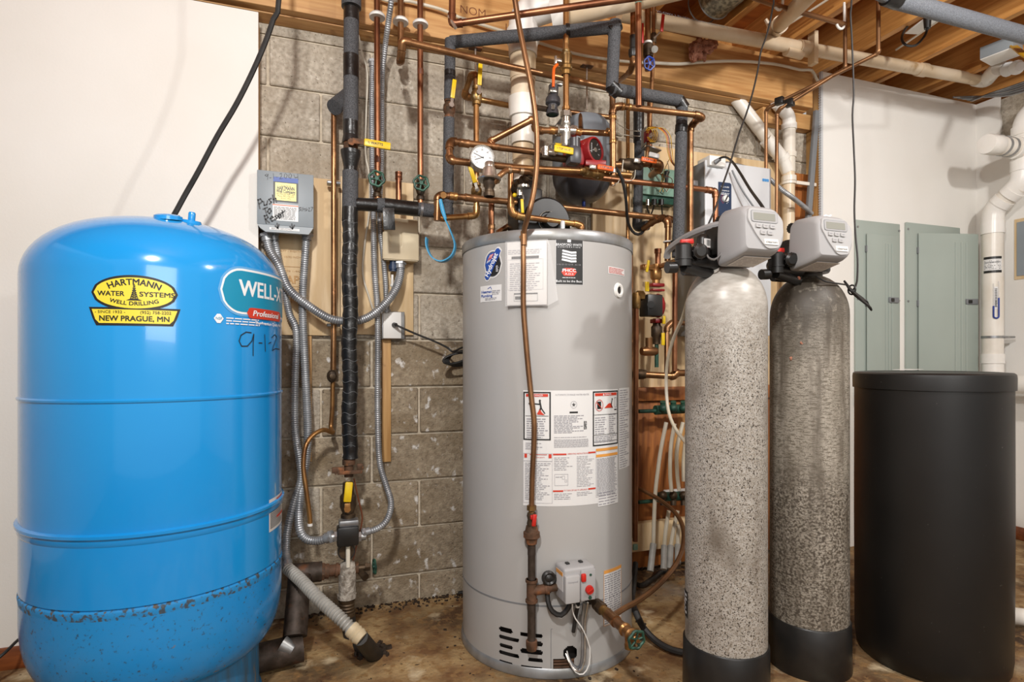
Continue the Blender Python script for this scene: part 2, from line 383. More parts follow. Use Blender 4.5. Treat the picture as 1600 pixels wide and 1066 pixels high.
# ------------------------------------------------------------------ flat print on surfaces
_TC = {}
def textmesh(s, bold=0.0):
    bold = min(bold, 0)
    k = (s, bold)
    if k in _TC: return _TC[k]
    c = bpy.data.curves.new('t', 'FONT'); c.body = s; c.size = 1.0; c.offset = bold; c.align_x = 'CENTER'; c.align_y = 'CENTER'; c.resolution_u = 3
    o = bpy.data.objects.new('t', c); COL.objects.link(o); dg = bpy.context.evaluated_depsgraph_get()
    me = bpy.data.meshes.new_from_object(o.evaluated_get(dg))
    vs = [(v.co.x, v.co.y) for v in me.vertices]; fs = [tuple(p.vertices) for p in me.polygons]
    bpy.data.objects.remove(o); bpy.data.curves.remove(c); bpy.data.meshes.remove(me)
    _TC[k] = (vs, fs); return vs, fs
def cylmap(cx, cy, R, a0, z0):
    return lambda u, v, h=0.0: Vector((cx+(R+h)*math.cos(a0+u/R), cy+(R+h)*math.sin(a0+u/R), z0+v))
def planemap(o, right, up):
    o, r, u_ = Vector(o), Vector(right).normalized(), Vector(up).normalized(); n = r.cross(u_)
    return lambda u, v, h=0.0: o+r*u+u_*v+n*h
def rectp(bm, mp, u0, u1, v0, v1, h=.001, du=.02, thick=0.0):
    n = max(1, int(abs(u1-u0)/du+.5))
    for i in range(n):
        a = u0+(u1-u0)*i/n; b = u0+(u1-u0)*(i+1)/n
        bm.faces.new([bm.verts.new(mp(x, y, h)) for x, y in ((a, v0), (b, v0), (b, v1), (a, v1))])
def polyp(bm, mp, pts, h=.001):
    """convex-ish polygon, cut in strips along u so that it follows a curved face"""
    us = [p[0] for p in pts]; a, b = min(us), max(us); n = max(2, int((b-a)/.008)); n = min(n, 60); n0 = len(pts)
    def span(u):
        ys = []
        for i in range(n0):
            (x0, y0), (x1, y1) = pts[i], pts[(i+1) % n0]
            if (x0-u)*(x1-u) <= 0 and abs(x1-x0) > 1e-9: ys.append(y0+(y1-y0)*(u-x0)/(x1-x0))
        return (min(ys), max(ys)) if ys else None
    prev = None
    for i in range(n+1):
        u = a+(b-a)*(i/n); u = min(max(u, a+1e-6), b-1e-6); s = span(u)
        if s and prev: bm.faces.new([bm.verts.new(mp(x, y, h)) for x, y in ((prev[0], prev[1]), (u, s[0]), (u, s[1]), (prev[0], prev[2]))])
        if s: prev = (u, s[0], s[1])
def ell(cx, cy, a, b, n=48): return [(cx+a*math.cos(2*math.pi*i/n), cy+b*math.sin(2*math.pi*i/n)) for i in range(n)]
def textp(bm, mp, s, u, v, size, h=.002, bold=0.0, sx=1.0, rot=0.0, width=None, shear=0.0, arc=None):
    if bold > .004 and size > .0115:
        o_ = size*.022; w2 = width
        for du_, dv_ in ((-o_, -o_*.6), (o_, -o_*.6), (-o_, o_*.6), (o_, o_*.6)): textp(bm, mp, s, u+du_, v+dv_, size, h+(du_+dv_*.3)*.01, 0, sx, rot, w2, shear, arc)
        return
    vs, fs = textmesh(s, bold)
    if width:
        wv = max(x for x, y in vs)-min(x for x, y in vs); sx = width/(wv*size)
    c, s_ = math.cos(rot), math.sin(rot); out = []
    for x, y in vs:
        x, y = (x+shear*y)*size*sx, y*size
        if arc:                                   # arc = radius; + curves like a rainbow, - like a bowl
            t = x/abs(arc); rr = abs(arc)+(y if arc > 0 else -y)
            x2 = rr*math.sin(t); y2 = (rr*math.cos(t)-abs(arc)) if arc > 0 else (abs(arc)-rr*math.cos(t)); x, y = x2, y2
        out.append(bm.verts.new(mp(u+x*c-y*s_, v+x*s_+y*c, h)))
    for f in fs:
        try: bm.faces.new([out[i] for i in f])
        except Exception: pass
def fineprint(bm, mp, u0, u1, v0, v1, rows, h=.002, fill=.55, seed=1, ragged=.25):
    rnd = random.Random(seed); dv = (v1-v0)/rows
    for k in range(rows):
        y = v1-dv*(k+.5); u = u0; end = u1-(u1-u0)*ragged*rnd.random()
        while u < end:
            wd = dv*rnd.uniform(1.0, 3.6); e = min(u+wd, end)
            bm.faces.new([bm.verts.new(mp(a, b, h)) for a, b in ((u, y-dv*fill/2), (e, y-dv*fill/2), (e, y+dv*fill/2), (u, y+dv*fill/2))])
            u = e+dv*.45
def framep(bm, mp, u0, u1, v0, v1, t, h=.002):
    rectp(bm, mp, u0, u1, v0, v0+t, h); rectp(bm, mp, u0, u1, v1-t, v1, h); rectp(bm, mp, u0, u0+t, v0+t, v1-t, h); rectp(bm, mp, u1-t, u1, v0+t, v1-t, h)
def strokep(bm, mp, pts, w_, h=.002):
    for (x0, y0), (x1, y1) in zip(pts, pts[1:]):
        L = math.hypot(x1-x0, y1-y0)
        if L < 1e-6: continue
        nx, ny = -(y1-y0)/L*w_/2, (x1-x0)/L*w_/2
        ex, ey = (x1-x0)/L*w_*.3, (y1-y0)/L*w_*.3
        bm.faces.new([bm.verts.new(mp(a, b, h)) for a, b in ((x0-nx-ex, y0-ny-ey), (x1-nx+ex, y1-ny+ey), (x1+nx+ex, y1+ny+ey), (x0+nx-ex, y0+ny-ey))])
# ================================================================== SETTING
WY = 2.49            # face of the block wall
bm = B(); bx(bm, -2.6, 4.6, -2.6, 2.75, -.12, 0); obj('floor', bm, 'floor', kind='structure', smooth=False)
# block wall: mortar slab with single blocks set proud of it
bm = B(); bx(bm, -.9, 3.7, WY+.003, WY+.2, 0, 2.40); wall = obj('wall_back', bm, 'mortar', kind='structure', smooth=False)
BW, BH, JT = .4064, .2032, .010
def block_mesh(wd, key, mt):
    bm = B(); box(bm, (0, .02, 0), (wd-JT, .06, BH-JT), bev=.004, seg=1)
    me = bpy.data.meshes.new('block_'+key); bm.to_mesh(me); bm.free(); me.materials.append(M[mt]); return me
mb = {mt: block_mesh(BW, mt, mt) for mt in ('block', 'block_eff')}
for k in range(-1, 11):
    z0 = .113+BH*k; x = (.03 if k % 2 else -.173)-BW
    n = 0
    while x < 3.2:
        x1 = x+BW
        if x1 > -.62:
            me = mb['block_eff' if (k < 5 and x > -.3) else 'block']
            o = bpy.data.objects.new('block', me); COL.objects.link(o); o.parent = wall
            zc = z0+BH/2
            if k == -1:
                o.scale = (1, 1, .98); 
            o.location = (x+BW/2+random.uniform(-.001, .001), WY+random.uniform(-.0015, .0015), zc)
        x = x1
# thin top course under the sill
bm = B(); bx(bm, -.55, 3.2, WY-.006, WY+.05, 2.353, 2.392); obj('top_course', bm, 'block', wall, smooth=False)
# drywall: left, right, and the side wall at the far right
DY = 2.38
XL = P(403.5, 300, DY).x; XA = P(1283, 300, DY).x; XB = P(1525, 300, DY).x
bm = B(); bx(bm, -2.6, XL, DY, DY+.013, 0, P(403, 19, DY).z); obj('wall_left', bm, 'wall', kind='structure', smooth=False)
bm = B(); bx(bm, XL-.045, XL-.002, DY+.013, WY-.01, 0, 2.36); tr = obj('trim_left', bm, 'stud', kind='structure', smooth=False)
ZA = P(1300, 115, DY).z
bm = B(); bx(bm, XA, XB, DY, DY+.013, 0, ZA); obj('wall_right', bm, 'wall', kind='structure', smooth=False)
bm = B(); bx(bm, XA, XA+.04, DY+.013, WY-.01, 0, 2.6); tr2 = obj('trim_right', bm, 'stud', kind='structure', smooth=False)
bm = B(); 
for i in range(150): bx(bm, XA-.003, XA+.001, DY-.001, DY+.014, .5+i*.0138, .5+i*.0138+.008)
bx(bm, XA-.001, XA+.012, DY-.002, DY+.012, .3, ZA); obj('corner_bead', bm, 'whitebox', tr2, smooth=False, kind='stuff')
# side wall with a ragged break at its top
bm = B()
Yb = P(1562, 200, DY); # where the ragged edge starts
def onB(px, py):
    d = px-800.0; t = XB/(SY*F+CY*d); return Vector((XB, t*(CY*F-SY*d), H+t*(560-py)))
y_r = onB(1562, 150).y
prof = [(DY, 0), (DY, ZA), (y_r, ZA), (y_r+.004, onB(1561,175).z), (y_r-.006, onB(1563,190).z), (y_r, onB(1562,212).z), (y_r-.05, onB(1572,216).z), (y_r-.3, onB(1572,216).z-.004), (y_r-.3, ZA), (-2.6, ZA), (-2.6, 0)]
f1 = [bm.verts.new((XB, y, z)) for y, z in prof]; f2 = [bm.verts.new((XB+.013, y, z)) for y, z in prof]
bm.faces.new(f1); bm.faces.new(f2[::-1])
for i in range(len(prof)): j = (i+1) % len(prof); bm.faces.new((f1[j], f1[i], f2[i], f2[j]))
wr = obj('wall_side', bm, 'wall', kind='structure', smooth=False)
bm = B(); bx(bm, XB+.03, XB+.2, -2.6, 2.8, 0, 2.6); obj('backing', bm, 'block', wr, smooth=False)
# rear and far left walls of the room
bm = B(); bx(bm, -2.7, -2.6, -2.6, 2.4, 0, 2.63); obj('wall_far_left', bm, 'wall', kind='structure', smooth=False)
# baseboards
zb = .075
bm = B(); bx(bm, -2.6, XL-.02, DY-.012, DY, 0, zb, bev=.003); obj('baseboard_left', bm, 'oak', kind='structure')
bm = B(); bx(bm, XB-.012, XB, -2.6, DY-.02, 0, zb, bev=.003); obj('baseboard_side', bm, 'oak', kind='structure')
# beam under the joists, doubled
YBm = 2.37; ZB0 = 2.40; ZB1 = 2.64
xe = P(1270, 130, YBm).x
bm = B(); bx(bm, -2.6, xe, YBm, YBm+.04, ZB0, ZB1, bev=.003); beam = obj('wood_beam', bm, 'beam', center=True)
tag(beam, 'long yellow timber beam running above the concrete block wall', 'beam')
bm = B(); bx(bm, -2.6, xe-.0, YBm+.042, WY+.2, 2.395, 2.435, bev=.002); sp = obj('sill_plate', bm, 'beam', center=True)
tag(sp, 'wooden sill plate lying flat on top of the block wall', 'beam')
bm = B(); bx(bm, xe-.28, XA-.01, YBm+.06, WY+.1, 2.31, 2.392, bev=.002); sp = obj('header_block', bm, 'beam', center=True)
tag(sp, 'short timber block at the right end of the beam above the white drain', 'lumber')
# joists and subfloor
ZJ0, ZJ1 = 2.64, 2.88
bm = B(); bx(bm, -2.6, 4.6, -1.2, 2.75, ZJ1, ZJ1+.02); obj('ceiling', bm, 'subfloor', kind='structure', smooth=False)
bm = B(); bx(bm, -.019, .019, -1.2, 2.7, ZJ0, ZJ1, bev=.002); jm = bpy.data.meshes.new('joist'); bm.to_mesh(jm); bm.free(); jm.materials.append(M['joist'])
JL = ['wooden floor joist above the copper riser near the white vent elbow', 'wooden floor joist just left of the round metal duct, half hidden', 'wooden floor joist just right of the round metal duct',
      'wooden floor joist right of the short white pipe in the ceiling', 'wooden floor joist left of the black-corded ceiling outlet', 'wooden floor joist carrying the white ceiling outlet', 'wooden floor joist left of the ceiling junction box',
      'wooden floor joist behind the ceiling junction box', 'wooden floor joist at the top right corner beyond the junction box', 'last wooden floor joist over the side wall', 'joist over the far right', 'joist beyond the side wall']
for k in range(0, 12):
    X = 2.274-.40*2+.40*k-.0
    if X > 4.5: break
    o = bpy.data.objects.new('floor_joist', jm); COL.objects.link(o); o.location = (X, 0, 0)
    tag(o, JL[k], 'joist', 'floor joists under the subfloor')
bm = B(); bx(bm, -2.6, 4.6, 2.66, 2.70, ZJ0, ZJ1); o = obj('rim_board', bm, 'joist', center=True); tag(o, 'rim board closing the joist ends above the wall', 'board')
# furring strips and plywood on the block wall
def board(px0, px1, py0, py1, Y, th, name, label, m='ply', cat='board', pyr=None):
    a = P(px0, py0, Y); b = P(px1, py1, Y); z0 = P((px0+px1)/2, py1, Y).z; z1 = P((px0+px1)/2, py0, Y).z
    bm = B(); bx(bm, a.x, b.x, Y, Y+th, min(z0, z1), max(z0, z1), bev=.0015); o = obj(name, bm, m, center=True); tag(o, label, cat); return o
board(413, 531, 276, 524, 2.462, .018, 'plywood_board', 'plywood backing board behind the grey control box')
board(532, 646, 281, 523, 2.462, .018, 'plywood_board', 'plywood backing board behind the beige plastic box and tall black pipe')
board(597, 611, 524, 722, 2.464, .016, 'furring_strip', 'narrow wood strip on the block wall below the white outlet', 'stud')
board(476, 487, 525, 722, 2.464, .016, 'furring_strip', 'narrow wood strip on the block wall behind the thick flexible conduit', 'stud')
board(585, 597, 120, 280, 2.466, .016, 'furring_strip', 'narrow wood strip behind the conduits above the plywood', 'stud')
board(926, 1235, 236, 604, 2.455, .018, 'plywood_board', 'pale plywood backing board behind the circulator pump and white control cabinet')
board(985, 1235, 625, 872, 2.43, .018, 'plywood_board', 'dark stained plywood panel behind the white tubes and green manifolds', 'ply_dark')
board(985, 1235, 604, 624, 2.41, .07, 'wood_shelf', 'reddish wood ledge between the two plywood panels', 'ply_dark', 'shelf')
o = board(985, 1078, 815, 858, 2.38, .04, 'lumber_block', 'pale timber block low down behind the white tubes', 'ply', 'lumber')
board(1236, 1276, 272, 470, 2.455, .018, 'sheathing_board', 'orange wood sheathing strip behind the white drain pipe', 'ply_dark')
# electrical panels
def panel(px0, px1, label, ajar=0.0):
    x0 = P(px0, 400, DY-.012).x; x1 = P(px1, 400, DY-.012).x; z1 = P(px0, 343 if px0 < 1400 else 347, DY-.012).z; z0 = .78
    c = (x0, DY-.012, z0)
    t = thing('breaker_panel', label, 'electrical panel', c)
    bm = B(); bx(bm, x0, x1, DY-.014, DY-.001, z0, z1, bev=.004); obj('cover', bm, 'panel', t)
    return t, x0, x1, z0, z1
for (a, b_, lab, aj) in ((1337, 1406, 'left grey-green electrical panel on the white wall, door shut', 0), (1416, 1511, 'right grey-green electrical panel on the white wall, door swung ajar', 1)):
    t, x0, x1, z0, z1 = panel(a, b_ if not aj else 1500, lab)
    w0 = x0+(.07 if not aj else .085); w1 = x1-.028; yd = DY-.014
    th = math.radians(15 if aj else 0)
    L = (w1-w0) if not aj else .37
    rot = Matrix.Rotation(-th, 3, 'Z'); hinge = Vector((w0, yd-.006, 0))
    def D(u, v, h=0.0):
        return hinge+rot @ Vector((u, -h, 0))+Vector((0, 0, v))
    bm = B(); zt = z1-.075 if not aj else z1-.06
    box(bm, D(L/2, (z0+.03+zt)/2, .003), (L, .007, zt-z0-.03), rot, bev=.002); d_ = obj('door', bm, 'panel', t)
    for i, u in enumerate(((L-.10), (L-.075), (L-.05)) if not aj else (L*.62, L*.72, L*.80)):
        bm = B(); box(bm, D(u, (z0+zt)/2, .0075), (.012, .004, (zt-z0)*.9), rot, bev=.0018); obj('rib', bm, 'panel', d_)
    zl = P(1390, 470, DY).z; ul = L-.045
    bm = B(); box(bm, D(ul, zl, .010), (.075, .010, .032), rot, bev=.003); lt = obj('latch', bm, 'greyside', d_)
    bm = B(); box(bm, D(ul-.015, zl, .017), (.022, .006, .02), rot, bev=.002); obj('catch', bm, 'blackp', d_)
    bm = B()
    for zz in (z1-.04, P(1390, 470, DY).z, z0+.1):
        for xx in (x0+.012, x1-.01): cyl(bm, (xx, DY-.018, zz), (xx, DY-.013, zz), .006, seg=8)
    obj('cover_screws', bm, 'steel', t, kind='stuff')
    bm = B()
    for zz in (z1-.16, (z0+z1)/2+.06, z0+.14): bx(bm, w0-.004, w0+.004, yd-.012, yd, zz-.018, zz+.018, bev=.001)
    obj('hinges', bm, 'greyside', t, kind='stuff')
# framed opening cut in the side wall (edge of the frame)
a = onB(1590, 348); b = onB(1604, 430)
bm = B(); bx(bm, XB-.004, XB+.002, a.y-.35, a.y+.014, b.z-.02, a.z+.02); o = obj('torn_drywall_edge', bm, 'ply', wr, smooth=False)
bm = B(); bx(bm, XB-.008, XB+.001, a.y-.35, a.y, b.z, a.z); o = obj('access_plate', bm, 'greybox', center=True); tag(o, 'grey metal plate in a torn opening at the far right edge', 'access panel')
# ================================================================== BLUE PRESSURE TANK
TC = (-0.426, 1.959); TR = .33
t = thing('pressure_tank', 'big blue well pressure tank standing at the left of the room', 'tank', (TC[0], TC[1], 0))
def dome(r, z0, z1, n=10, rf=None):     # ellipse-like shoulder from (r,z0) to (0,z1)
    return [(r*math.cos(math.pi/2*i/n)**(.92 if rf else .78) if i < n else 0, z0+(z1-z0)*math.sin(math.pi/2*i/n)) for i in range(n+1)]
Z1, Z2, Z3 = .949, .617, .428
bm = B(); lathe(bm, [(TR, Z1)]+dome(TR, 1.27, 1.453, 16), (*TC, 0), seg=96); obj('upper_shell', bm, 'blue', t)
bm = B(); lathe(bm, [(TR+.003, Z1-.008), (TR+.004, Z1-.003), (TR, Z1+.001)], (*TC, 0), seg=96)
lathe(bm, [(TR, Z2), (TR, Z1-.008)], (*TC, 0), seg=96); obj('middle_shell', bm, 'blue', t)
bm = B(); lathe(bm, [(TR, Z2-.028), (TR+.003, Z2-.022), (TR+.003, Z2-.012), (TR+.008, Z2-.006), (TR+.008, Z2+.001), (TR, Z2+.005)], (*TC, 0), seg=96); obj('seam_band', bm, 'blue', t)
bm = B(); lathe(bm, [(TR, Z3+.01), (TR, Z2-.028)], (*TC, 0), seg=96); obj('lower_shell', bm, 'blue', t)
bm = B(); lathe(bm, [(TR, Z3-.018), (TR+.0005, Z3-.012), (TR+.002, Z3-.004), (TR+.001, Z3+.002), (TR-.004, Z3+.006), (TR, Z3+.012)], (*TC, 0), seg=96); obj('weld_seam', bm, 'blue_rust', t)
bm = B(); pr = [(TR, Z3-.018)]+[(.245+.085*math.cos(a)**.8, Z3-.075-.175*math.sin(a)) for a in [math.pi/2*i/9 for i in range(9)]]+[(.20, .175)]
lathe(bm, pr[::-1], (*TC, 0), seg=96); obj('bottom_dome', bm, 'blue_low', t)
bm = B(); lathe(bm, [(.272, 0), (.272, .01), (.264, .02), (.262, .215), (.2, .215)], (*TC, 0), seg=72); obj('base_skirt', bm, 'blue_skirt', t)
def dz_(x, y):
    rr = math.hypot(x-TC[0], y-TC[1])/TR; c = rr**(1/.78); return 1.27+.183*math.sqrt(max(0, 1-c*c))
v = P(263, 340, 1.80); bm = B(); lathe(bm, [(.036, -.004), (.035, .006), (.028, .010), (.012, .012), (0, .012)], (v.x, v.y, dz_(v.x, v.y)), (0,-.15,1), seg=24); obj('plastic_cap', bm, 'blue', t)
v = P(299, 349, 1.82); bm = B(); lathe(bm, [(.028, -.004), (.024, .004), (.0095, .006), (.0095, .024), (.007, .028), (0, .028)], (v.x, v.y, dz_(v.x, v.y)), (0.1,-.15,1), seg=16); obj('air_valve', bm, 'blue', t)
def cm(px, py, c, r):        # surface map centred where the picture ray meets the cylinder
    a, z, _ = hit(px, py, c[0], c[1], r); return cylmap(c[0], c[1], r, a, z), a, z
def span(px0, px1, py, c, r):
    return (hit(px1, py, c[0], c[1], r)[0]-hit(px0, py, c[0], c[1], r)[0])*r
def sticker(root, name, bms, label=None):
    """bms = [(part name, bmesh, material)]; first is the sheet, the others are its sub-parts"""
    base = obj(name, bms[0][1], bms[0][2], root, smooth=False, label=label)
    for nm, b_, m_ in bms[1:]: obj(nm, b_, m_, base, smooth=False)
    return base
# yellow installer decal
mp, a, z = cm(210, 458, TC, TR); s_ = (hit(210, 430, *TC, TR)[1]-hit(210, 486, *TC, TR)[1])   # oval height
W2 = span(142, 277, 458, TC, TR)/2; Hh = s_/2
b0, b1, b2 = B(), B(), B()
polyp(b0, mp, ell(0, 0, W2, Hh), .0012)
zb_ = hit(210, 509, *TC, TR)[1]-z; zt_ = hit(210, 486, *TC, TR)[1]-z
tw = W2*1.06
polyp(b0, mp, [(-tw, zt_+.008), (tw, zt_+.008), (tw*.86, zb_), (-tw*.86, zb_)], .0012)
polyp(b0, mp, [(-W2*.62, zt_), (W2*.62, zt_), (W2*.55, -Hh*.75), (-W2*.55, -Hh*.75)], .0011)
polyp(b1, mp, ell(0, 0, W2-.006, Hh-.006), .0022)
polyp(b1, mp, [(-tw*.93, zt_+.003), (tw*.93, zt_+.003), (tw*.815, zb_+.0055), (-tw*.815, zb_+.0055)], .0018)
polyp(b2, mp, [(-W2*.60, zt_+.004), (W2*.60, zt_+.004), (W2*.55, -Hh*.8), (-W2*.55, -Hh*.8)], .0020)
textp(b2, mp, 'HARTMANN', 0, Hh*.60, .0215, .003, .02, width=W2*1.22, arc=.135)
textp(b2, mp, 'WATER', -W2*.53, -.003, .0165, .003, .02, width=W2*.62)
textp(b2, mp, 'SYSTEMS', W2*.52, -.003, .0165, .003, .02, width=W2*.80)
textp(b2, mp, 'WELL DRILLING', 0, -Hh*.60, .0135, .003, .01, width=W2*1.12, arc=-.17)
textp(b2, mp, '- SINCE 1932 -', -tw*.52, zt_-.0035, .0095, .003, width=W2*.70); textp(b2, mp, '(952) 758-2202', tw*.46, zt_-.0035, .0105, .003, width=W2*.70)
textp(b2, mp, 'NEW PRAGUE, MN', 0, zt_*.52+zb_*.48-.002, .018, .003, .012, width=tw*1.5)
for k in range(7):
    y0 = -Hh*.33+k*.0052; w_ = .0075*(1-k/8.5); w1_ = .0075*(1-(k+1)/8.5)
    strokep(b2, mp, [(-w_, y0), (w1_, y0+.0052)], .0012, .003); strokep(b2, mp, [(w_, y0), (-w1_, y0+.0052)], .0012, .003); strokep(b2, mp, [(-w_, y0), (w_, y0)], .0012, .003)
strokep(b2, mp, [(-.008, -Hh*.33), (0, Hh*.24), (.008, -Hh*.33)], .0018, .003)
polyp(b2, mp, [(-.017, -Hh*.42), (.017, -Hh*.42), (.012, -Hh*.33), (-.010, -Hh*.33)], .003)
st = obj('installer_decal', b0, 'ink', t, smooth=False); obj('yellow_field', b1, 'yellowink', st, smooth=False); obj('lettering', b2, 'ink', st, smooth=False)
# maker's label wrapping round the right side
mp, a, z = cm(390, 457, TC, TR); zz = lambda px, py: hit(px, py, *TC, TR)[1]-z
uu = lambda px, py=457: (hit(px, py, *TC, TR)[0]-a)*TR
hL = zz(390, 422)-zz(390, 492); L0 = uu(346); L1 = L0+.40
def stadium(u0, u1, v0, v1, n=12):
    r = (v1-v0)/2; c = (v0+v1)/2
    return [(u0+r-r*math.sin(math.pi*i/n), c+r*math.cos(math.pi*i/n)) for i in range(n+1)]+[(u1-r+r*math.sin(math.pi*i/n), c-r*math.cos(math.pi*i/n)) for i in range(n+1)]
v0, v1 = -hL/2, hL/2
b0, b1, b2, b3, b4, b5 = B(), B(), B(), B(), B(), B()
polyp(b0, mp, stadium(L0-.010, L1+.01, v0-.006, v1+.006), .001)
polyp(b5, mp, stadium(L0-.004, L1+.004, v0, v1), .0016)
polyp(b1, mp, stadium(L0+.001, L1, v0+.006, v1-.006), .0022)
textp(b2, mp, 'WELL-X', L0+.155, v0+hL*.56, .062, .003, .03, width=.21, sx=1); textp(b2, mp, 'TROL', L0+.32, v0+hL*.56, .062, .003, .03, width=.11)
polyp(b3, mp, stadium(L0+.075, L0+.26, v0-.010, v0+.020), .003)
textp(b4, mp, 'Professional', L0+.165, v0+.0045, .022, .004, .012, width=.135, shear=.2)
textp(b4, mp, 'The Premium Quality Well Tank', L0+.20, v0-.022, .012, .003, .01, width=.19)
fineprint(b4, mp, L0+.012, L0+.17, v0-.032, v0-.010, 3, .002, .4, 5, .5)
polyp(b4, mp, ell(L0-.008, v0-.016, .013, .013, 24), .0018)
b6 = B(); textp(b6, mp, 'NSF', L0-.008, v0-.016, .0105, .003, .02)
st = obj('maker_label', b0, 'skyink', t, smooth=False); obj('white_outline', b5, 'whiteink', st, smooth=False); obj('teal_field', b1, 'tealink', st, smooth=False)
obj('white_lettering', b2, 'whiteink', st, smooth=False); obj('red_banner', b3, 'redink', st, smooth=False); obj('small_lettering', b4, 'whiteink', st, smooth=False); obj('round_mark_letters', b6, 'tealink', st, smooth=False)
# handwritten date
b0 = B(); q = lambda px, py: (uu(px, py), zz(px, py))
for ln in ([(392,520),(384,519),(376,524),(373,533),(377,541),(386,541),(393,533),(396,522),(395,540),(395,556)], [(404,536),(409,536)], [(413,523),(414,549)], [(419,537),(423,535)], [(424,528),(429,523),(432,527),(426,543),(425,548),(430,545),(436,546)]):
    strokep(b0, mp, [q(*p) for p in ln], .0028, .0015)
obj('handwritten_date', b0, 'marker', t, smooth=False)
# data label low on the right
mp2, a2, z2 = cm(430, 803, TC, TR); z3 = lambda py: hit(427, py, *TC, TR)[1]-z2
u0 = (hit(420, 803, *TC, TR)[0]-a2)*TR; b0, b1, b2 = B(), B(), B()
rectp(b0, mp2, u0, u0+.13, z3(828), z3(778), .001); fineprint(b1, mp2, u0+.006, u0+.124, z3(824), z3(786), 14, .002, .5, 3)
rectp(b2, mp2, u0+.05, u0+.124, z3(785), z3(781), .0022); rectp(b2, mp2, u0+.05, u0+.124, z3(812), z3(808), .0024)
sticker(t, 'data_label', [('', b0, 'sticker'), ('fine_print', b1, 'ink'), ('red_bars', b2, 'redink')])

# ================================================================== WATER HEATER
HC = (0.844, 2.020); HR = .32
t = thing('water_heater', 'tall light grey tank water heater covered with white labels', 'water heater', (HC[0], HC[1], 0))
hz = lambda px, py, r=HR: hit(px, py, *HC, r)[1]
ZT = 1.462
bm = B(); lathe(bm, [(HR, .24), (HR, ZT-.02)], (*HC, 0), seg=96); obj('jacket', bm, 'heater', t)
bm = B(); lathe(bm, [(HR-.0006, .236), (HR+.001, .236), (HR+.001, .2415), (HR-.0006, .2415)], (*HC, 0), seg=96); obj('jacket_joint', bm, 'greyside', t)
bm = B(); lathe(bm, [(HR+.002, ZT-.024), (HR+.0035, ZT-.022), (HR+.0035, ZT+.008), (HR, ZT+.013), (HR-.006, ZT+.010), (HR-.008, ZT), (0, ZT)], (*HC, 0), seg=96); obj('top_rim', bm, 'heater_rim', t)
bm = B(); lathe(bm, [(HR-.02, .002), (HR+.005, .002), (HR+.007, .008), (HR+.004, .03), (HR+.001, .034)], (*HC, 0), seg=96); obj('bottom_rim', bm, 'heater_rim', t)
# lower skirt with real slots: cells of the ring are left out where slots are
a_hole = []
slots = []
def slot(px0, px1, py): slots.append((hit(px0, py, *HC, HR)[0], hit(px1, py, *HC, HR)[0], hit((px0+px1)/2, py, *HC, HR)[1]))
for (x0, x1, y) in ((780,801,985),(780,811,998),(781,801,1010),(780,811,1023),(780,801,1036),(813,848,993),(825,848,1006),(813,848,1019),(825,848,1032),(813,848,1045)): slot(x0, x1, y)
dr = (hit(864, 1040, *HC, HR)[0], hit(897, 1040, *HC, HR)[0], hit(880, 1049, *HC, HR)[1], hit(880, 1030, *HC, HR)[1])
hc_, hzc, _ = hit(891, 1021, *HC, HR); hrad = .024
bm = B(); da = .0075; dz = .004; aF0, aF1 = hit(770, 1010, *HC, HR)[0], hit(915, 1010, *HC, HR)[0]
def inhole(a, z):
    for s0, s1, sz in slots:
        hh = .0068; L0_, L1_ = s0+hh/HR, s1-hh/HR
        d = 0 if L0_ <= a <= L1_ else min(abs(a-L0_), abs(a-L1_))*HR
        if math.hypot(d, z-sz) < hh: return True
    if dr[0] < a < dr[1] and dr[2] < z < dr[3]: return True
    if math.hypot((a-hc_)*HR, z-hzc) < hrad: return True
    return False
na = int((aF1-aF0)/da); nz = int((.238-.03)/dz); vd = {}
def vt(i, j):
    if (i, j) not in vd:
        a_ = aF0+(aF1-aF0)*i/na; vd[(i, j)] = bm.verts.new((HC[0]+HR*math.cos(a_), HC[1]+HR*math.sin(a_), .03+.208*j/nz))
    return vd[(i, j)]
for i in range(na):
    for j in range(nz):
        if not inhole(aF0+(aF1-aF0)*(i+.5)/na, .03+.208*(j+.5)/nz): bm.faces.new((vt(i,j), vt(i+1,j), vt(i+1,j+1), vt(i,j+1)))
n2 = 70
for i in range(n2):
    a0 = aF1+(2*math.pi-(aF1-aF0))*i/n2; a1 = aF1+(2*math.pi-(aF1-aF0))*(i+1)/n2
    bm.faces.new([bm.verts.new((HC[0]+HR*math.cos(a_), HC[1]+HR*math.sin(a_), z_)) for a_, z_ in ((a0,.03),(a1,.03),(a1,.238),(a0,.238))])
bmesh.ops.remove_doubles(bm, verts=bm.verts, dist=.0001); obj('slotted_skirt', bm, 'heater', t)
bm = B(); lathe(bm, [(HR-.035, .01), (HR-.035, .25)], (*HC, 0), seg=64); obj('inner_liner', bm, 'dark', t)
bm = B(); 
for i in range(3):
    zz_ = dr[2]+.006+i*.011; pts = [(HC[0]+(HR-.012)*math.cos(a_), HC[1]+(HR-.012)*math.sin(a_), zz_) for a_ in [dr[0]-.02+(dr[1]-dr[0]+.04)*k/6 for k in range(7)]]
    sweep(bm, pts, .0045, 6)
obj('burner_tubes', bm, 'rust', t)
# panel seams around the access door
mp, a, z = cm(860, 1000, HC, HR); bm = B()
for (p, q_) in (((861,983),(861,1048)), ((861,983),(905,983))):
    A = hit(*p, *HC, HR); Bq = hit(*q_, *HC, HR); strokep(bm, mp, [((A[0]-a)*HR, A[1]-z), ((Bq[0]-a)*HR, Bq[1]-z)], .0018, .0008)
obj('door_seam', bm, 'greyside', t, smooth=False)
def hm(px, py):
    mp, a, z = cm(px, py, HC, HR); return mp, (lambda x, y: ((hit(x, y, *HC, HR)[0]-a)*HR, hit(x, y, *HC, HR)[1]-z))
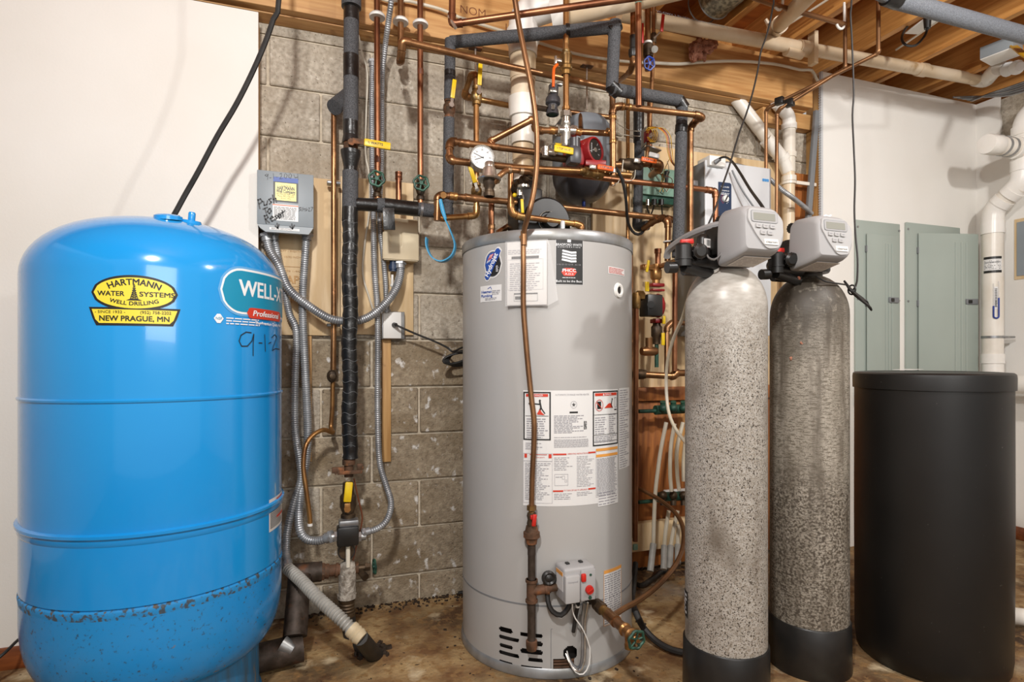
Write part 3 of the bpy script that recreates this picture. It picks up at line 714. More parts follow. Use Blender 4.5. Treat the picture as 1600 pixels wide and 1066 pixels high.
# --- round blue emblem sticker
mp, q = hm(770, 413); b0, b1, b2, b3, b4, b5 = B(), B(), B(), B(), B(), B()
k = scl(770, 1.80)
def rc(u0, v0, L, w_, rot, n=10):
    pts = []
    for sgn, c0 in ((1, L/2), (-1, -L/2)):
        for i in range(n+1):
            t_ = -math.pi/2+math.pi*i/n; pts.append((c0+sgn*w_*math.cos(t_), sgn*w_*math.sin(t_)))
    c, s_ = math.cos(rot), math.sin(rot); return [(u0+x*c-y*s_, v0+x*s_+y*c) for x, y in pts]
rt = math.radians(60)
polyp(b0, mp, ell(0, 0, .040, .0475), .001); polyp(b0, mp, rc(0, 0, .098, .0145, rt), .0011)
polyp(b1, mp, ell(0, 0, .036, .0435), .0016)
polyp(b2, mp, ell(.002, -.002, .0325, .039), .0021)
half = ell(0, 0, .033, .040)
c_, sn = math.cos(rt), math.sin(rt)
polyp(b3, mp, [p for p in half if (-p[0]*sn+p[1]*c_) > .004], .0026)
polyp(b4, mp, rc(0, 0, .094, .0115, rt), .0031)
b6 = B(); textp(b6, mp, 'Hydrojet', -.004, -.003, .026, .004, .03, width=.085, rot=rt)
fineprint(b6, mp, .016, .026, -.028, -.006, 5, .0034, .4, 2); 
for i in range(3): strokep(b6, mp, [(-.024+i*.006, .006+i*.002), (-.010+i*.006, .030+i*.002)], .0022, .0034)
b7 = B()
for i in range(3): strokep(b7, mp, [(-.019+i*.006, .014+i*.002), (-.006+i*.006, .033+i*.0005)], .0024, .0035)
st = obj('emblem_sticker', b0, 'sticker', t, smooth=False); obj('grey_ring', b1, 'steel', st, smooth=False); obj('black_field', b2, 'ink', st, smooth=False)
obj('flag_field', b3, 'blueink', st, smooth=False); obj('blue_bar', b4, 'blueink', st, smooth=False); obj('lettering', b6, 'whiteink', st, smooth=False); obj('red_stripes', b7, 'redink', st, smooth=False)
# --- installer's business card sticker
mp, q = hm(767, 459); u0, v1 = q(751, 448); u1, v0 = q(784, 470); b0, b1, b2 = B(), B(), B()
rectp(b0, mp, u0, u1, v0, v1, .001); textp(b1, mp, 'Heeman', u0*.38, v1*.25, .014, .002, .02, width=(u1-u0)*.5); textp(b1, mp, 'Plumbing', u0*.38, v0*.25, .014, .002, .02, width=(u1-u0)*.55)
fineprint(b2, mp, u1*.15, u1*.9, v0*.2, v1*.4, 3, .002); fineprint(b2, mp, u0*.5, u1*.6, v0*.85, v0*.5, 2, .002)
strokep(b1, mp, [(u0*.25, v1*.6), (u0*.0, v1*.8), (u1*.1, v1*.5)], .002, .002)
sticker(t, 'installer_card', [('', b0, 'sticker'), ('blue_lettering', b1, 'blueink'), ('fine_print', b2, 'fineink')])
# --- maker's black label
mp, q = hm(889, 408); u0, v1 = q(868, 371); u1, v0 = q(911, 446); b0, b1, b2, b3, b4 = B(), B(), B(), B(), B(); wd = u1-u0; hh = v1-v0
rectp(b0, mp, u0, u1, v0, v1, .001); rectp(b1, mp, u0+.0015, u1-.0015, v0+.0015, v1-.0015, .0016)
textp(b2, mp, 'BRADFORD WHITE', 0, v1-hh*.155, .0115, .0026, .03, width=wd*.92, shear=.1); textp(b2, mp, 'C O R P O R A T I O N', 0, v1-hh*.205, .005, .0026, .01, width=wd*.80)
rectp(b2, mp, -.006, .006, v1-hh*.10, v1-hh*.045, .0026)
for i in range(4):
    w_ = .0075; y = v1-hh*(.30+.062*i); pts = [(-wd*.22+i*-.0006, y+.003), (-wd*.07, y), (wd*.08, y-.003), (wd*.24, y-.002)]
    strokep(b2, mp, pts, w_*.85, .0026)
textp(b2, mp, 'Built to be the Best', 0, v0+hh*.075, .010, .0026, .03, width=wd*.92)
textp(b4, mp, 'I N D O O R  A I R', 0, v1-hh*.575, .006, .0026, .0, width=wd*.85)
polyp(b3, mp, rc(0, v0+hh*.27, wd*.28, hh*.085, 0), .0026); textp(b2, mp, 'PHCC', 0, v0+hh*.30, .0145, .0036, .02, width=wd*.48); textp(b2, mp, 'A.D.S', 0, v0+hh*.225, .009, .0036, .02, width=wd*.3)
fineprint(b2, mp, -wd*.24, wd*.24, v0+hh*.14, v0+hh*.16, 1, .0026, ragged=0)
st = obj('maker_label', b0, 'sticker', t, smooth=False); obj('black_field', b1, 'ink', st, smooth=False); obj('white_lettering', b2, 'whiteink', st, smooth=False); obj('red_emblem', b3, 'redink', st, smooth=False); obj('grey_lettering', b4, 'fineink', st, smooth=False)
# --- small red warning sticker and inspection grommet
mp, q = hm(962, 424); u0, v1 = q(950, 416); u1, v0 = q(975, 432); b0, b1 = B(), B()
rectp(b0, mp, u0, u1, v0, v1, .001); fineprint(b1, mp, u0+.003, u1-.003, v0+.002, v1-.002, 5, .002, .4, 8)
sticker(t, 'warning_sticker', [('', b0, 'sticker'), ('red_print', b1, 'redink')])
a_, z_, p_ = hit(966, 454, *HC, HR); n_ = Vector((math.cos(a_), math.sin(a_), 0))
bm = B(); lathe(bm, [(.013, .001), (.013, .006), (.017, .008), (.024, .006), (.027, .0)], p_, n_, 24); obj('grommet', bm, 'outlet', t)
bm = B(); lathe(bm, [(0, .002), (.013, .002)], p_, n_, 24); obj('grommet_hole', bm, 'dark', t)
# --- the large rating and instruction sheets
mp, q = hm(892, 690); u0, v1 = q(818, 610); u1, v0 = q(965, 778)
X = lambda f: u0+(u1-u0)*f; Y_ = lambda f: v1+(v0-v1)*f
b0, bk, bf, br, bo, bw = B(), B(), B(), B(), B(), B()
rectp(b0, mp, u0-.001, u1, v0-.004, v1, .0008)
framep(bk, mp, X(.0), X(.255), Y_(.435), Y_(.012), .0045, .0018); framep(bk, mp, X(.665), X(.995), Y_(.50), Y_(.012), .0045, .0018)
rectp(br, mp, X(.025), X(.23), Y_(.055), Y_(.03), .0018); rectp(br, mp, X(.69), X(.975), Y_(.055), Y_(.03), .0018)
textp(bw, mp, 'DANGER', X(.14), Y_(.043), .0085, .0026, .03, width=.03); textp(bw, mp, 'DANGER', X(.85), Y_(.043), .0085, .0026, .03, width=.03)
polyp(bw, mp, [(X(.78), Y_(.052)), (X(.80), Y_(.052)), (X(.79), Y_(.033))], .0026)
fineprint(bf, mp, X(.03), X(.23), Y_(.42), Y_(.24), 9, .0018, .45, 11); fineprint(bf, mp, X(.69), X(.83), Y_(.40), Y_(.24), 8, .0018, .4, 12); fineprint(bf, mp, X(.86), X(.975), Y_(.40), Y_(.22), 10, .0018, .4, 13, .5)
fineprint(bf, mp, X(.69), X(.975), Y_(.475), Y_(.41), 4, .0018, .45, 14)
for y in (.225, ): rectp(bk, mp, X(.02), X(.235), Y_(y), Y_(y-.004), .0018); rectp(bk, mp, X(.68), X(.98), Y_(y), Y_(y-.004), .0018)
rectp(bk, mp, X(.68), X(.98), Y_(.405), Y_(.401), .0018); rectp(bk, mp, X(.68), X(.98), Y_(.465), Y_(.461), .0018)
# pictograms: figure near a flame, burner picture, crossed out can, running person, heater outline
polyp(bk, mp, ell(X(.058), Y_(.115), .0035, .005), .002); strokep(bk, mp, [(X(.075), Y_(.115)), (X(.15), Y_(.12))], .004, .0021); polyp(bk, mp, ell(X(.155), Y_(.088), .0042, .0042), .0021); strokep(bk, mp, [(X(.155), Y_(.10)), (X(.165), Y_(.15)), (X(.15), Y_(.185))], .0055, .0022); strokep(bk, mp, [(X(.165), Y_(.15)), (X(.20), Y_(.20))], .0035, .0023)
polyp(br, mp, [(X(.13), Y_(.20)), (X(.15), Y_(.16)), (X(.17), Y_(.19)), (X(.20), Y_(.215)), (X(.13), Y_(.21))], .0026)
rectp(bk, mp, X(.715), X(.76), Y_(.17), Y_(.105), .002); strokep(br, mp, [(p0*1.0, p1) for p0, p1 in ell(X(.738), Y_(.138), .0155, .0185, 24)+[(X(.738)+.0155, Y_(.138))]], .0018, .0028); strokep(br, mp, [(X(.71), Y_(.115)), (X(.765), Y_(.165))], .0022, .0029)
polyp(br, mp, [(X(.80), Y_(.165)), (X(.86), Y_(.12)), (X(.90), Y_(.13)), (X(.915), Y_(.165))], .0025); polyp(bk, mp, ell(X(.905), Y_(.088), .0035, .0035, 12), .0026); strokep(bk, mp, [(X(.90), Y_(.10)), (X(.89), Y_(.14)), (X(.905), Y_(.165))], .0035, .0028)
framep(bk, mp, X(.94), X(.972), Y_(.165), Y_(.075), .001, .002); rectp(bk, mp, X(.937), X(.974), Y_(.19), Y_(.18), .002)
# middle column
textp(bf, mp, 'AUTOMATIC STORAGE WATER HEATER', X(.46), Y_(.038), .0075, .0018, .01, width=(u1-u0)*.33)
strokep(bf, mp, ell(X(.47), Y_(.125), .0105, .0115, 26)+[(X(.47)+.0105, Y_(.125))], .0009, .0018)
star = [(X(.47)+(.0075 if i % 2 == 0 else .003)*math.sin(i*math.pi/5), Y_(.125)+(.0075 if i % 2 == 0 else .003)*math.cos(i*math.pi/5)) for i in range(10)]
for i in range(5): polyp(bk, mp, [star[i*2], star[(i*2+1) % 10], (X(.47), Y_(.125)), star[(i*2-1) % 10]], .002)
rectp(bk, mp, X(.43), X(.51), Y_(.20), Y_(.185), .0018)
fineprint(bf, mp, X(.285), X(.60), Y_(.375), Y_(.215), 12, .0018, .5, 21, .6); fineprint(bk, mp, X(.57), X(.60), Y_(.345), Y_(.27), 8, .0019, .6, 22, 0)
fineprint(bf, mp, X(.285), X(.62), Y_(.50), Y_(.425), 9, .0018, .4, 23, .02); fineprint(bf, mp, X(.285), X(.60), Y_(.415), Y_(.405), 1, .0018, .5, 24, .02); fineprint(bf, mp, X(.02), X(.2), Y_(.52), Y_(.455), 4, .0018, .4, 25, .5)
# lower half
framep(bf, mp, X(.0), X(.27), Y_(.985), Y_(.55), .0008, .0018); framep(bf, mp, X(.70), X(.99), Y_(.955), Y_(.535), .0008, .0018)
for (x0, x1, y) in ((.01, .035, .57), (.235, .262, .57)): rectp(br, mp, X(x0), X(x1), Y_(y+.02), Y_(y-.015), .0022)
rectp(br, mp, X(.06), X(.22), Y_(.563), Y_(.558), .0022); textp(br, mp, 'FOR YOUR SAFETY', X(.135), Y_(.585), .0055, .0022, .02, width=.045)
fineprint(bf, mp, X(.015), X(.255), Y_(.96), Y_(.63), 22, .0018, .4, 31, .4); rectp(bf, mp, X(.0), X(.27), Y_(.62), Y_(.616), .0018)
for y in (.557, .877): rectp(br, mp, X(.275), X(.37 if y > .6 else .40), Y_(y+.007), Y_(y-.007), .0022); rectp(br, mp, X(.615), X(.695), Y_(y+.002), Y_(y-.012), .0022)
textp(br, mp, 'OPERATING INSTRUCTIONS', X(.51), Y_(.555), .0068, .0022, .02, width=(u1-u0)*.20); textp(br, mp, 'TO TURN OFF GAS TO APPLIANCE', X(.49), Y_(.874), .0068, .0022, .02, width=(u1-u0)*.23)
fineprint(bf, mp, X(.285), X(.46), Y_(.70), Y_(.58), 8, .0018, .35, 41, .5); fineprint(bf, mp, X(.50), X(.68), Y_(.85), Y_(.575), 20, .0018, .3, 42, .6); fineprint(bf, mp, X(.285), X(.46), Y_(.955), Y_(.895), 4, .0018, .35, 43, .3); fineprint(bf, mp, X(.50), X(.66), Y_(.93), Y_(.89), 3, .0018, .35, 44, .5)
framep(bf, mp, X(.29), X(.415), Y_(.83), Y_(.73), .0009, .0019); framep(bf, mp, X(.36), X(.385), Y_(.775), Y_(.745), .0007, .0019); framep(bf, mp, X(.385), X(.405), Y_(.80), Y_(.78), .0007, .0019); fineprint(bf, mp, X(.30), X(.36), Y_(.76), Y_(.75), 1, .0019)
for y in (.535, .588): rectp(bo, mp, X(.70), X(.99), Y_(y+.012), Y_(y-.012), .0022)
fineprint(bf, mp, X(.71), X(.98), Y_(.945), Y_(.61), 30, .0018, .5, 51, .15)
st = obj('instruction_sheet', b0, 'sticker', t, smooth=False)
for nm, b_, m_ in (('black_borders', bk, 'ink'), ('fine_print', bf, 'fineink'), ('red_print', br, 'redink'), ('orange_bars', bo, 'orangeink'), ('white_lettering', bw, 'whiteink')): obj(nm, b_, m_, st, smooth=False)
mp, q = hm(978, 670); u0, v1 = q(967, 607); u1, v0 = q(985, 726); b0, b1 = B(), B()
rectp(b0, mp, u0, u0+.09, v0, v1, .0006); fineprint(b1, mp, u0+.004, u0+.085, v0+.003, v1-.004, 34, .0016, .4, 61, .6)
sticker(t, 'side_instruction_sheet', [('', b0, 'sticker'), ('fine_print', b1, 'fineink')])
mp, q = hm(949, 778); u0, v1 = q(934, 768); u1, v0 = q(965, 785); b0, b1 = B(), B()
rectp(b0, mp, u0, u1, v0, v1, .0014); fineprint(b1, mp, u0+.003, u1-.003, v0+.002, v1-.002, 5, .002, .35, 62, .3)
sticker(t, 'small_rating_sticker', [('', b0, 'sticker'), ('fine_print', b1, 'fineink')])
mp, q = hm(957, 930); u0, v1 = q(943, 892); u1, v0 = q(970, 966); b0, b1, b2 = B(), B(), B()
rectp(b0, mp, u0, u1, v0, v1, .001); rectp(b2, mp, u0+.002, u1-.002, v1-.012, v1-.002, .0018); framep(b2, mp, u0, u1, v0, v1, .0014, .0018)
fineprint(b1, mp, u0+.003, (u0+u1)/2-.001, v0+.004, v1-.016, 22, .0018, .5, 71, .1); fineprint(b1, mp, (u0+u1)/2+.001, u1-.003, v0+.004, v1-.016, 22, .0018, .5, 72, .1)
sticker(t, 'orange_edged_sticker', [('', b0, 'sticker'), ('fine_print', b1, 'fineink'), ('orange_edge', b2, 'orangeink')])
WH = t
# --- manuals in a clear pouch taped to the jacket (a thing of its own)
mp, a, z = cm(825, 428, HC, HR); q = lambda x, y: ((hit(x, y, *HC, HR)[0]-a)*HR, hit(x, y, *HC, HR)[1]-z)
u0, v1 = q(794, 381); u1, v0 = q(857, 477)
o_ = mp(0, 0, .004); n_ = Vector((math.cos(a), math.sin(a), 0)); rgt = Vector((-math.sin(a), math.cos(a), 0))
t = thing('manual_pouch', 'white manuals in a clear plastic pouch on the grey water heater', 'manual', mp(0, v0, .002))
rotm = Matrix((rgt, -n_, Vector((0,0,1)))).transposed()
bm = B(); box(bm, Vector(o_)+rgt*(u0+u1)/2+n_*.004+Vector((0,0,(v0+v1)/2)), (u1-u0-.004, .012, v1-v0), rotm, bev=.002); pg = obj('booklet', bm, 'paper', t)
pm = planemap(Vector(o_)+n_*.0102, rgt, (0,0,1)); b1, b2 = B(), B(); wd, hh = u1-u0, v1-v0
fineprint(b1, pm, u0+.006, u1-.014, v1-hh*.20, v1-hh*.12, 3, .0006, .35, 81, .1); fineprint(b1, pm, u0+.012, u1-.022, v1-hh*.78, v1-hh*.33, 14, .0006, .35, 82, .3)
rectp(b2, pm, u0+.018, u1-.028, v1-hh*.27, v1-hh*.23, .0008); framep(b1, pm, u0+.005, u1-.014, v1-hh*.76, v1-hh*.28, .0006, .0006)
framep(b2, pm, u0+.026, u1-.032, v0+hh*.06, v0+hh*.19, .0008, .0008); rectp(b2, pm, u0+.026, u1-.032, v0+hh*.17, v0+hh*.19, .0008); rectp(b2, pm, u0+.03, u0+.05, v0+hh*.09, v0+hh*.14, .0009)
obj('fine_print', b1, 'fineink', pg, smooth=False); obj('black_print', b2, 'ink', pg, smooth=False)
bm = B(); V = lambda u, v, h: bm.verts.new(Vector(o_)+rgt*u+Vector((0,0,v))+n_*h)
fs = [[(u0-.003, v1+.003, .0115), (u1+.001, v1+.004, .012), (u1+.001, v0-.004, .012), (u0-.003, v0-.003, .0115)], [(u1+.001, v1+.004, .012), (u1+.010, v1-.02, .006), (u1+.034, v0+.015, .0), (u1+.001, v0-.004, .012)]]
for f in fs: bm.faces.new([V(*p) for p in f])
obj('pouch_film', bm, 'film', t, smooth=False)

# ================================================================== SOFTENER TANKS
def resin(c, r, label, mats, ztop, zsh, zbase, clean=None, tab=None):
    t = thing('resin_tank', label, 'tank', (c[0], c[1], 0))
    zs = .06
    if clean:
        bm = B(); lathe(bm, [(r, zs), (r, clean)], (*c, 0), seg=64); obj('body', bm, mats[0], t)
        bm = B(); lathe(bm, [(r, clean)]+[(p, h) for p, h in dome(r, zsh, ztop+.012, 12, 1) if p > .045]+[(.043, ztop+.004), (.042, ztop+.02)], (*c, 0), seg=64); obj('shoulder', bm, mats[1], t)
    else:
        bm = B(); lathe(bm, [(r, zs), (r, zsh)], (*c, 0), seg=64); obj('body', bm, mats[0], t)
        bm = B(); lathe(bm, [(r, zsh)]+[(p, h) for p, h in dome(r, zsh, ztop+.012, 12, 1) if p > .045]+[(.043, ztop+.004), (.042, ztop+.02)], (*c, 0), seg=64); obj('shoulder', bm, mats[1], t)
    bm = B(); lathe(bm, [(r*.9, 0), (r+.0065, 0), (r+.008, .004), (r+.006, zbase-.004), (r+.003, zbase), (r, zbase)], (*c, 0), seg=64); obj('base_boot', bm, 'blackp', t)
    return t
C1, C2, RR = (1.2316, 1.482), (1.612, 1.520), .123
t1 = resin(C1, RR, 'nearer speckled grey softener tank with glossy clean top', ('resin1', 'resin_clean'), 1.335, 1.205, .163, clean=1.165)
mp, a, z = cm(1076, 948, C1, RR); u0 = (hit(1072, 948, *C1, RR)[0]-a)*RR; z3 = lambda py: hit(1076, py, *C1, RR)[1]-z
b0, b1 = B(), B(); rectp(b0, mp, u0-.03, u0+.018, z3(968), z3(927), .001); fineprint(b1, mp, u0-.028, u0+.014, z3(964), z3(930), 5, .002, .6, 4)
sticker(t1, 'black_tag', [('', b0, 'ink'), ('fine_print', b1, 'whiteink')])
t2 = resin(C2, RR, 'dirtier streaked grey softener tank behind and right of the speckled one', ('resin2', 'resin_dirty'), 1.325, 1.195, .166)
# bits of pink fluff on tank
b0 = B(); rr_ = random.Random(3)
for (x, y) in ((1252, 537), (1236, 560), (1248, 435)):
    p = hit(x, y, *C2, RR)[2] if y > 500 else P(x, y, C2[1]-.06)
    for i in range(5): sph(b0, p+Vector((rr_.uniform(-.004,.004), -.001, rr_.uniform(-.004,.004))), rr_.uniform(.002,.004), 6)
obj('fluff', b0, 'insul', t2, kind='stuff')
# ------------------------------------------------------------------ control heads
def head(origin, label, k):
    """local frame: x to the right, -y to the front, z up; origin at the centre of the cover's bottom rear edge"""
    t = thing('control_valve_head', label, 'control valve', origin, local=True)
    prof = [(x*.93, z) for x, z in [(-.076, .0), (.050, .0), (.074, .038), (.081, .095), (.073, .138), (.050, .166), (.02, .172), (-.055, .172), (-.078, .150), (-.083, .09), (-.083, .012)]]
    base = [(v.x, v.z) for v in fillet([Vector(((prof[0][0]+prof[1][0])/2, 0, 0))]+[Vector((a, 0, b)) for a, b in prof[1:]+prof[:1]]+[Vector(((prof[0][0]+prof[1][0])/2, 0, 0))], .020, 4)[:-1]]
    bm = B(); rings = []
    for (y, sx, ins) in ((0.0, .96, .004), (-.008, 1.0, 0), (-.07, 1.0, 0), (-.098, .985, .002), (-.110, .95, .006), (-.116, .90, .012)):
        z0 = -y/.118*.026+ins; z1 = .172+y/.118*.006-ins
        rings.append([bm.verts.new((x*sx, y+(.0 if y > -.08 else z*.05), z0+(z/.172)*(z1-z0))) for x, z in base])
    n = len(rings[0])
    for A, Bq in zip(rings, rings[1:]):
        for i in range(n): j = (i+1) % n; bm.faces.new((A[i], A[j], Bq[j], Bq[i]))
    bm.faces.new(rings[0][::-1]); bm.faces.new(rings[-1]); bmesh.ops.recalc_face_normals(bm, faces=bm.faces)
    cov = obj('cover', bm, 'head', t)
    def fp(x, z, h=0.0): return Vector((x, -.116+z*.05-h, .038+(z/.172)*.116))
    def plate(pts, h0, h1, m_, nm, par, bev=.0):
        bm = B(); f0 = [bm.verts.new(fp(x, z, h0)) for x, z in pts]; f1 = [bm.verts.new(fp(x*.985, .086+(z-.086)*.985, h1)) for x, z in pts]
        bm.faces.new(f1)
        for i in range(len(pts)): j = (i+1) % len(pts); bm.faces.new((f0[i], f0[j], f1[j], f1[i]))
        bmesh.ops.recalc_face_normals(bm, faces=bm.faces); return obj(nm, bm, m_, par)
    sh = [(v.x, v.z) for v in fillet([Vector(p) for p in ((-.030,0,.172),(.036,0,.172),(.064,0,.130),(.062,0,.070),(.044,0,.006),(.000,0,.000),(-.036,0,.060),(-.064,0,.125),(-.058,0,.172),(-.030,0,.172))], .016, 4)[:-1]]
    pl = plate(sh, -.001, .004, 'headlight', 'face_plate', t)
    def rr_(x0, x1, z0, z1, r=.004): return [(v.x, v.z) for v in fillet([Vector(p) for p in (((x0+x1)/2,0,z1),(x1,0,z1),(x1,0,z0),(x0,0,z0),(x0,0,z1),((x0+x1)/2,0,z1))], r, 3)[:-1]]
    plate(rr_(-.052, .044, .112, .163, .010), .0038, .0050, 'greyside', 'bezel_line', pl)
    plate(rr_(-.0505, .0425, .1135, .1615, .009), .0040, .0056, 'head', 'screen_bezel', pl)
    plate(rr_(-.044, .034, .121, .153, .003), .0050, .0062, 'lcd', 'screen', pl)
    for (x, z) in ((-.028,.098),(-.003,.098),(.022,.098),(-.013,.070),(.012,.070)):
        plate(rr_(x-.0100, x+.0105, z-.0105, z+.0090, .003), .0038, .0046, 'greyside', 'button_shadow_gap', pl) if False else None
        bt = plate(rr_(x-.0095, x+.0095, z-.0090, z+.0090, .003), .003, .0080, 'headlight', 'button', pl)
        q_ = B(); c_ = fp(x, z, .0083); box(q_, c_, (.009, .0006, .0022)); ov_ = obj('button_mark', q_, 'fineink', pl, smooth=False)
    lb = plate(rr_(-.010, .040, .018, .042, .002), .003, .0066, 'outlet', 'badge', pl)
    b_ = B(); vs, fs = textmesh('clearion', .03); xs = [v[0] for v in vs]; wv = max(xs)-min(xs)
    ov = [b_.verts.new(fp(.015+x*.040/wv, .030+y*.014, .0072)) for x, y in vs]
    for f in fs:
        try: b_.faces.new([ov[i] for i in f])
        except Exception: pass
    obj('badge_lettering', b_, 'ink', lb, smooth=False)
    # printed label under the cover
    b_ = B(); rb = B(); und = lambda u, v, h=0.0: Vector((u, -.056-v, (.056+v)/.118*.026-.0008-h))
    n_ = [und(u, v, d_) for d_ in (0, .0008) for u, v in ((-.056,-.036),(.040,-.036),(.040,.036),(-.056,.036))]; vv = [b_.verts.new(p) for p in n_]
    b_.faces.new(vv[:4]); b_.faces.new(vv[4:][::-1])
    for i in range(4): j_ = (i+1) % 4; b_.faces.new((vv[i], vv[j_], vv[4+j_], vv[4+i]))
    lo = obj('underside_label', b_, 'paper', t, smooth=False)
    fineprint(rb, lambda u, v, h=0: und(u, v, .0014), -.050, .034, -.03, .03, 6, fill=.18, seed=k, ragged=.5); obj('fine_print', rb, 'fineink', lo, smooth=False)
    return t
def valvebody(c, ztop, root, k):
    """black body between tank neck and cover, with bypass valve and red handles to the left"""
    cx, cy = c
    o = lambda x, y, z: Vector((x, y, z))
    return o
hd1 = head((1.218, 1.412, 1.323), 'grey digital control head on the nearer softener tank', 1)
hd2 = head((1.543, 1.462, 1.333), 'grey digital control head on the farther softener tank', 2)
def body(c, hx, hy, ztop, label, k):
    cx, cy = c; t = thing('softener_valve', label, 'valve', (cx, cy, ztop))
    bm = B(); lathe(bm, [(0, ztop+.016), (.062, ztop+.016), (.066, ztop+.022), (.066, ztop+.034), (.058, ztop+.040), (.05, ztop+.042), (.045, ztop+.06), (0, ztop+.06)], (cx, cy, 0), seg=28); obj('collar', bm, 'blackp', t)
    bm = B(); bx(bm, hx-.055, hx+.055, hy+.0005, cy+.01, ztop+.03, ztop+.12, bev=.012); obj('housing', bm, 'blackp', t)
    bm = B(); cyl(bm, (hx-.02, cy, ztop+.035), (hx-.10, cy-.01, ztop+.035), .018, seg=16)
    cyl(bm, (hx-.03, cy-.02, ztop+.06), (hx-.03, cy-.02, ztop+.12), .020, .017, seg=16)
    obj('ports', bm, 'blackp', t)
    return t
b1_ = body(C1, 1.213, 1.412, 1.335, 'black valve body under the nearer grey control head', 1)
b2_ = body(C2, 1.538, 1.462, 1.325, 'black valve body under the farther grey control head', 2)
# bypass assemblies (black, red handles)
def bypass(Q, label, k, full=True):
    t = thing('bypass_valve', label, 'valve', Q(0, 0, 0))
    bm = B(); cyl(bm, Q(.0, .0, -.028), Q(0, 0, .034), .024, seg=18); cyl(bm, Q(0,0,.034), Q(0,0,.040), .024, .020, seg=18)
    for z_ in (-.008,): cyl(bm, Q(0,0,z_), Q(0,0,z_+.006), .0265, seg=18)
    obj('inlet_body', bm, 'blackp', t)
    bm = B(); cyl(bm, Q(.045, -.004, .018), Q(.036, -.034, .014), .022, seg=18); cyl(bm, Q(.036,-.034,.014), Q(.034,-.040,.013), .022, .014, seg=18)
    for i in range(10):
        a = i*math.pi/5; bx_ = Q(.041, -.020, .016)+Vector((math.cos(a)*.022, 0, math.sin(a)*.022)); sph(bm, bx_, .004, 6)
    obj('union_nut', bm, 'blackp', t)
    bm = B(); cyl(bm, Q(-.02,.01,-.03), Q(-.05,.012,-.032), .017, seg=14); cyl(bm, Q(.0,.012,-.012), Q(.13,.02,-.012), .019, seg=14); cyl(bm, Q(.03,.04,-.03), Q(.14,.04,-.03), .018, seg=14); cyl(bm, Q(.0,.0,-.03), Q(.12,.02,-.045), .015, seg=12)
    obj('crossover_body', bm, 'blackp', t)
    for (x, y, z_, r_) in ((.012, .0, .047, .35), (.060, -.004, .030, .9)):
        bm = B(); box(bm, Q(x, y, z_), (.046, .010, .016), Matrix.Rotation(-r_*.35, 3, 'Y'), bev=.004); cyl(bm, Q(x, y+.004, z_-.012), Q(x, y+.004, z_), .012, seg=12); obj('red_handle', bm, 'red', t)
    bm = B(); box(bm, Q(.076, -.012, .045), (.024, .003, .026), Matrix.Rotation(.2, 3, 'Z')); tg = obj('white_tag', bm, 'sticker', t)
    bm = B()
    for i in range(6): box(bm, Q(.0685+i*.003, -.0142-i*.0, .046), (.0012, .0006, .018))
    obj('bar_marks', bm, 'ink', tg, smooth=False)
    bm = B(); cyl(bm, Q(.080, .014, .01), Q(.080, .014, .060), .022, .019, seg=16); sph(bm, Q(.080, .014, .060), .019, 12); obj('bypass_dome', bm, 'blackp', t)
    bm = B(); sweep(bm, spline([Q(.055,-.03,.018), Q(.058,-.04,-.004), Q(.075,-.045,-.010), Q(.095,-.045,.004), Q(.112,-.04,.032)]), .003, 8); obj('grey_hose', bm, 'steel', t)
    return t
base1 = P(1068, 402, 1.44)
bypass(lambda x, y, z: base1+Vector((x, y, z)), 'black bypass valve with red handles beside the nearer control head', 1)
base2 = P(1212, 414, 1.47)
bypass(lambda x, y, z: base2+Vector((x*.95, y, z)), 'black bypass valve with red handles beside the farther control head', 2)
# drain elbows (black knobs)
for (px, py, Y, lab) in ((1128, 347, 1.47, 'black drain fitting on the nearer control valve where grey tube ends'), (1240, 357, 1.54, 'black ribbed drain fitting left of the farther control head')):
    p = P(px, py, Y); bm = B(); cyl(bm, p+Vector((-.014,0,0)), p+Vector((.022,0,0)), .016, seg=18)
    for i in range(12):
        a = i*math.pi/6; cyl(bm, p+Vector((-.014, math.cos(a)*.016, math.sin(a)*.016)), p+Vector((.010, math.cos(a)*.016, math.sin(a)*.016)), .0022, seg=5)
    cyl(bm, p, p+Vector((0,0,-.03)), .009, seg=10); o = obj('drain_fitting', bm, 'blackp', center=True); tag(o, lab, 'fitting')
# ================================================================== BRINE TANK
BC, BR = (2.05, 1.414), .23
t = thing('brine_tank', 'large black round brine tank with lid at the right', 'tank', (BC[0], BC[1], 0))
bm = B(); lathe(bm, [(.21, 0), (.222, .02), (.2265, .06), (.2285, .5), (.2275, .955), (.2275, .96)], (*BC, 0), seg=80); obj('body', bm, 'brine', t)
bm = B(); lathe(bm, [(.2285, .944), (.233, .945), (.2335, .985), (.232, .996), (.226, 1.001), (.20, 1.003), (.19, 1.000), (0, 1.002)], (*BC, 0), seg=80); obj('lid', bm, 'brine', t)
p = PZ(1385, 576.5, 1.004); bm = B(); box(bm, (p.x+.05, p.y-.06, 1.0020), (.19, .07, .0008), Matrix.Rotation(.4, 3, 'Z')); o = obj('paper_slip', bm, 'paper', center=True); tag(o, 'white paper slip lying on the black brine tank lid', 'paper')
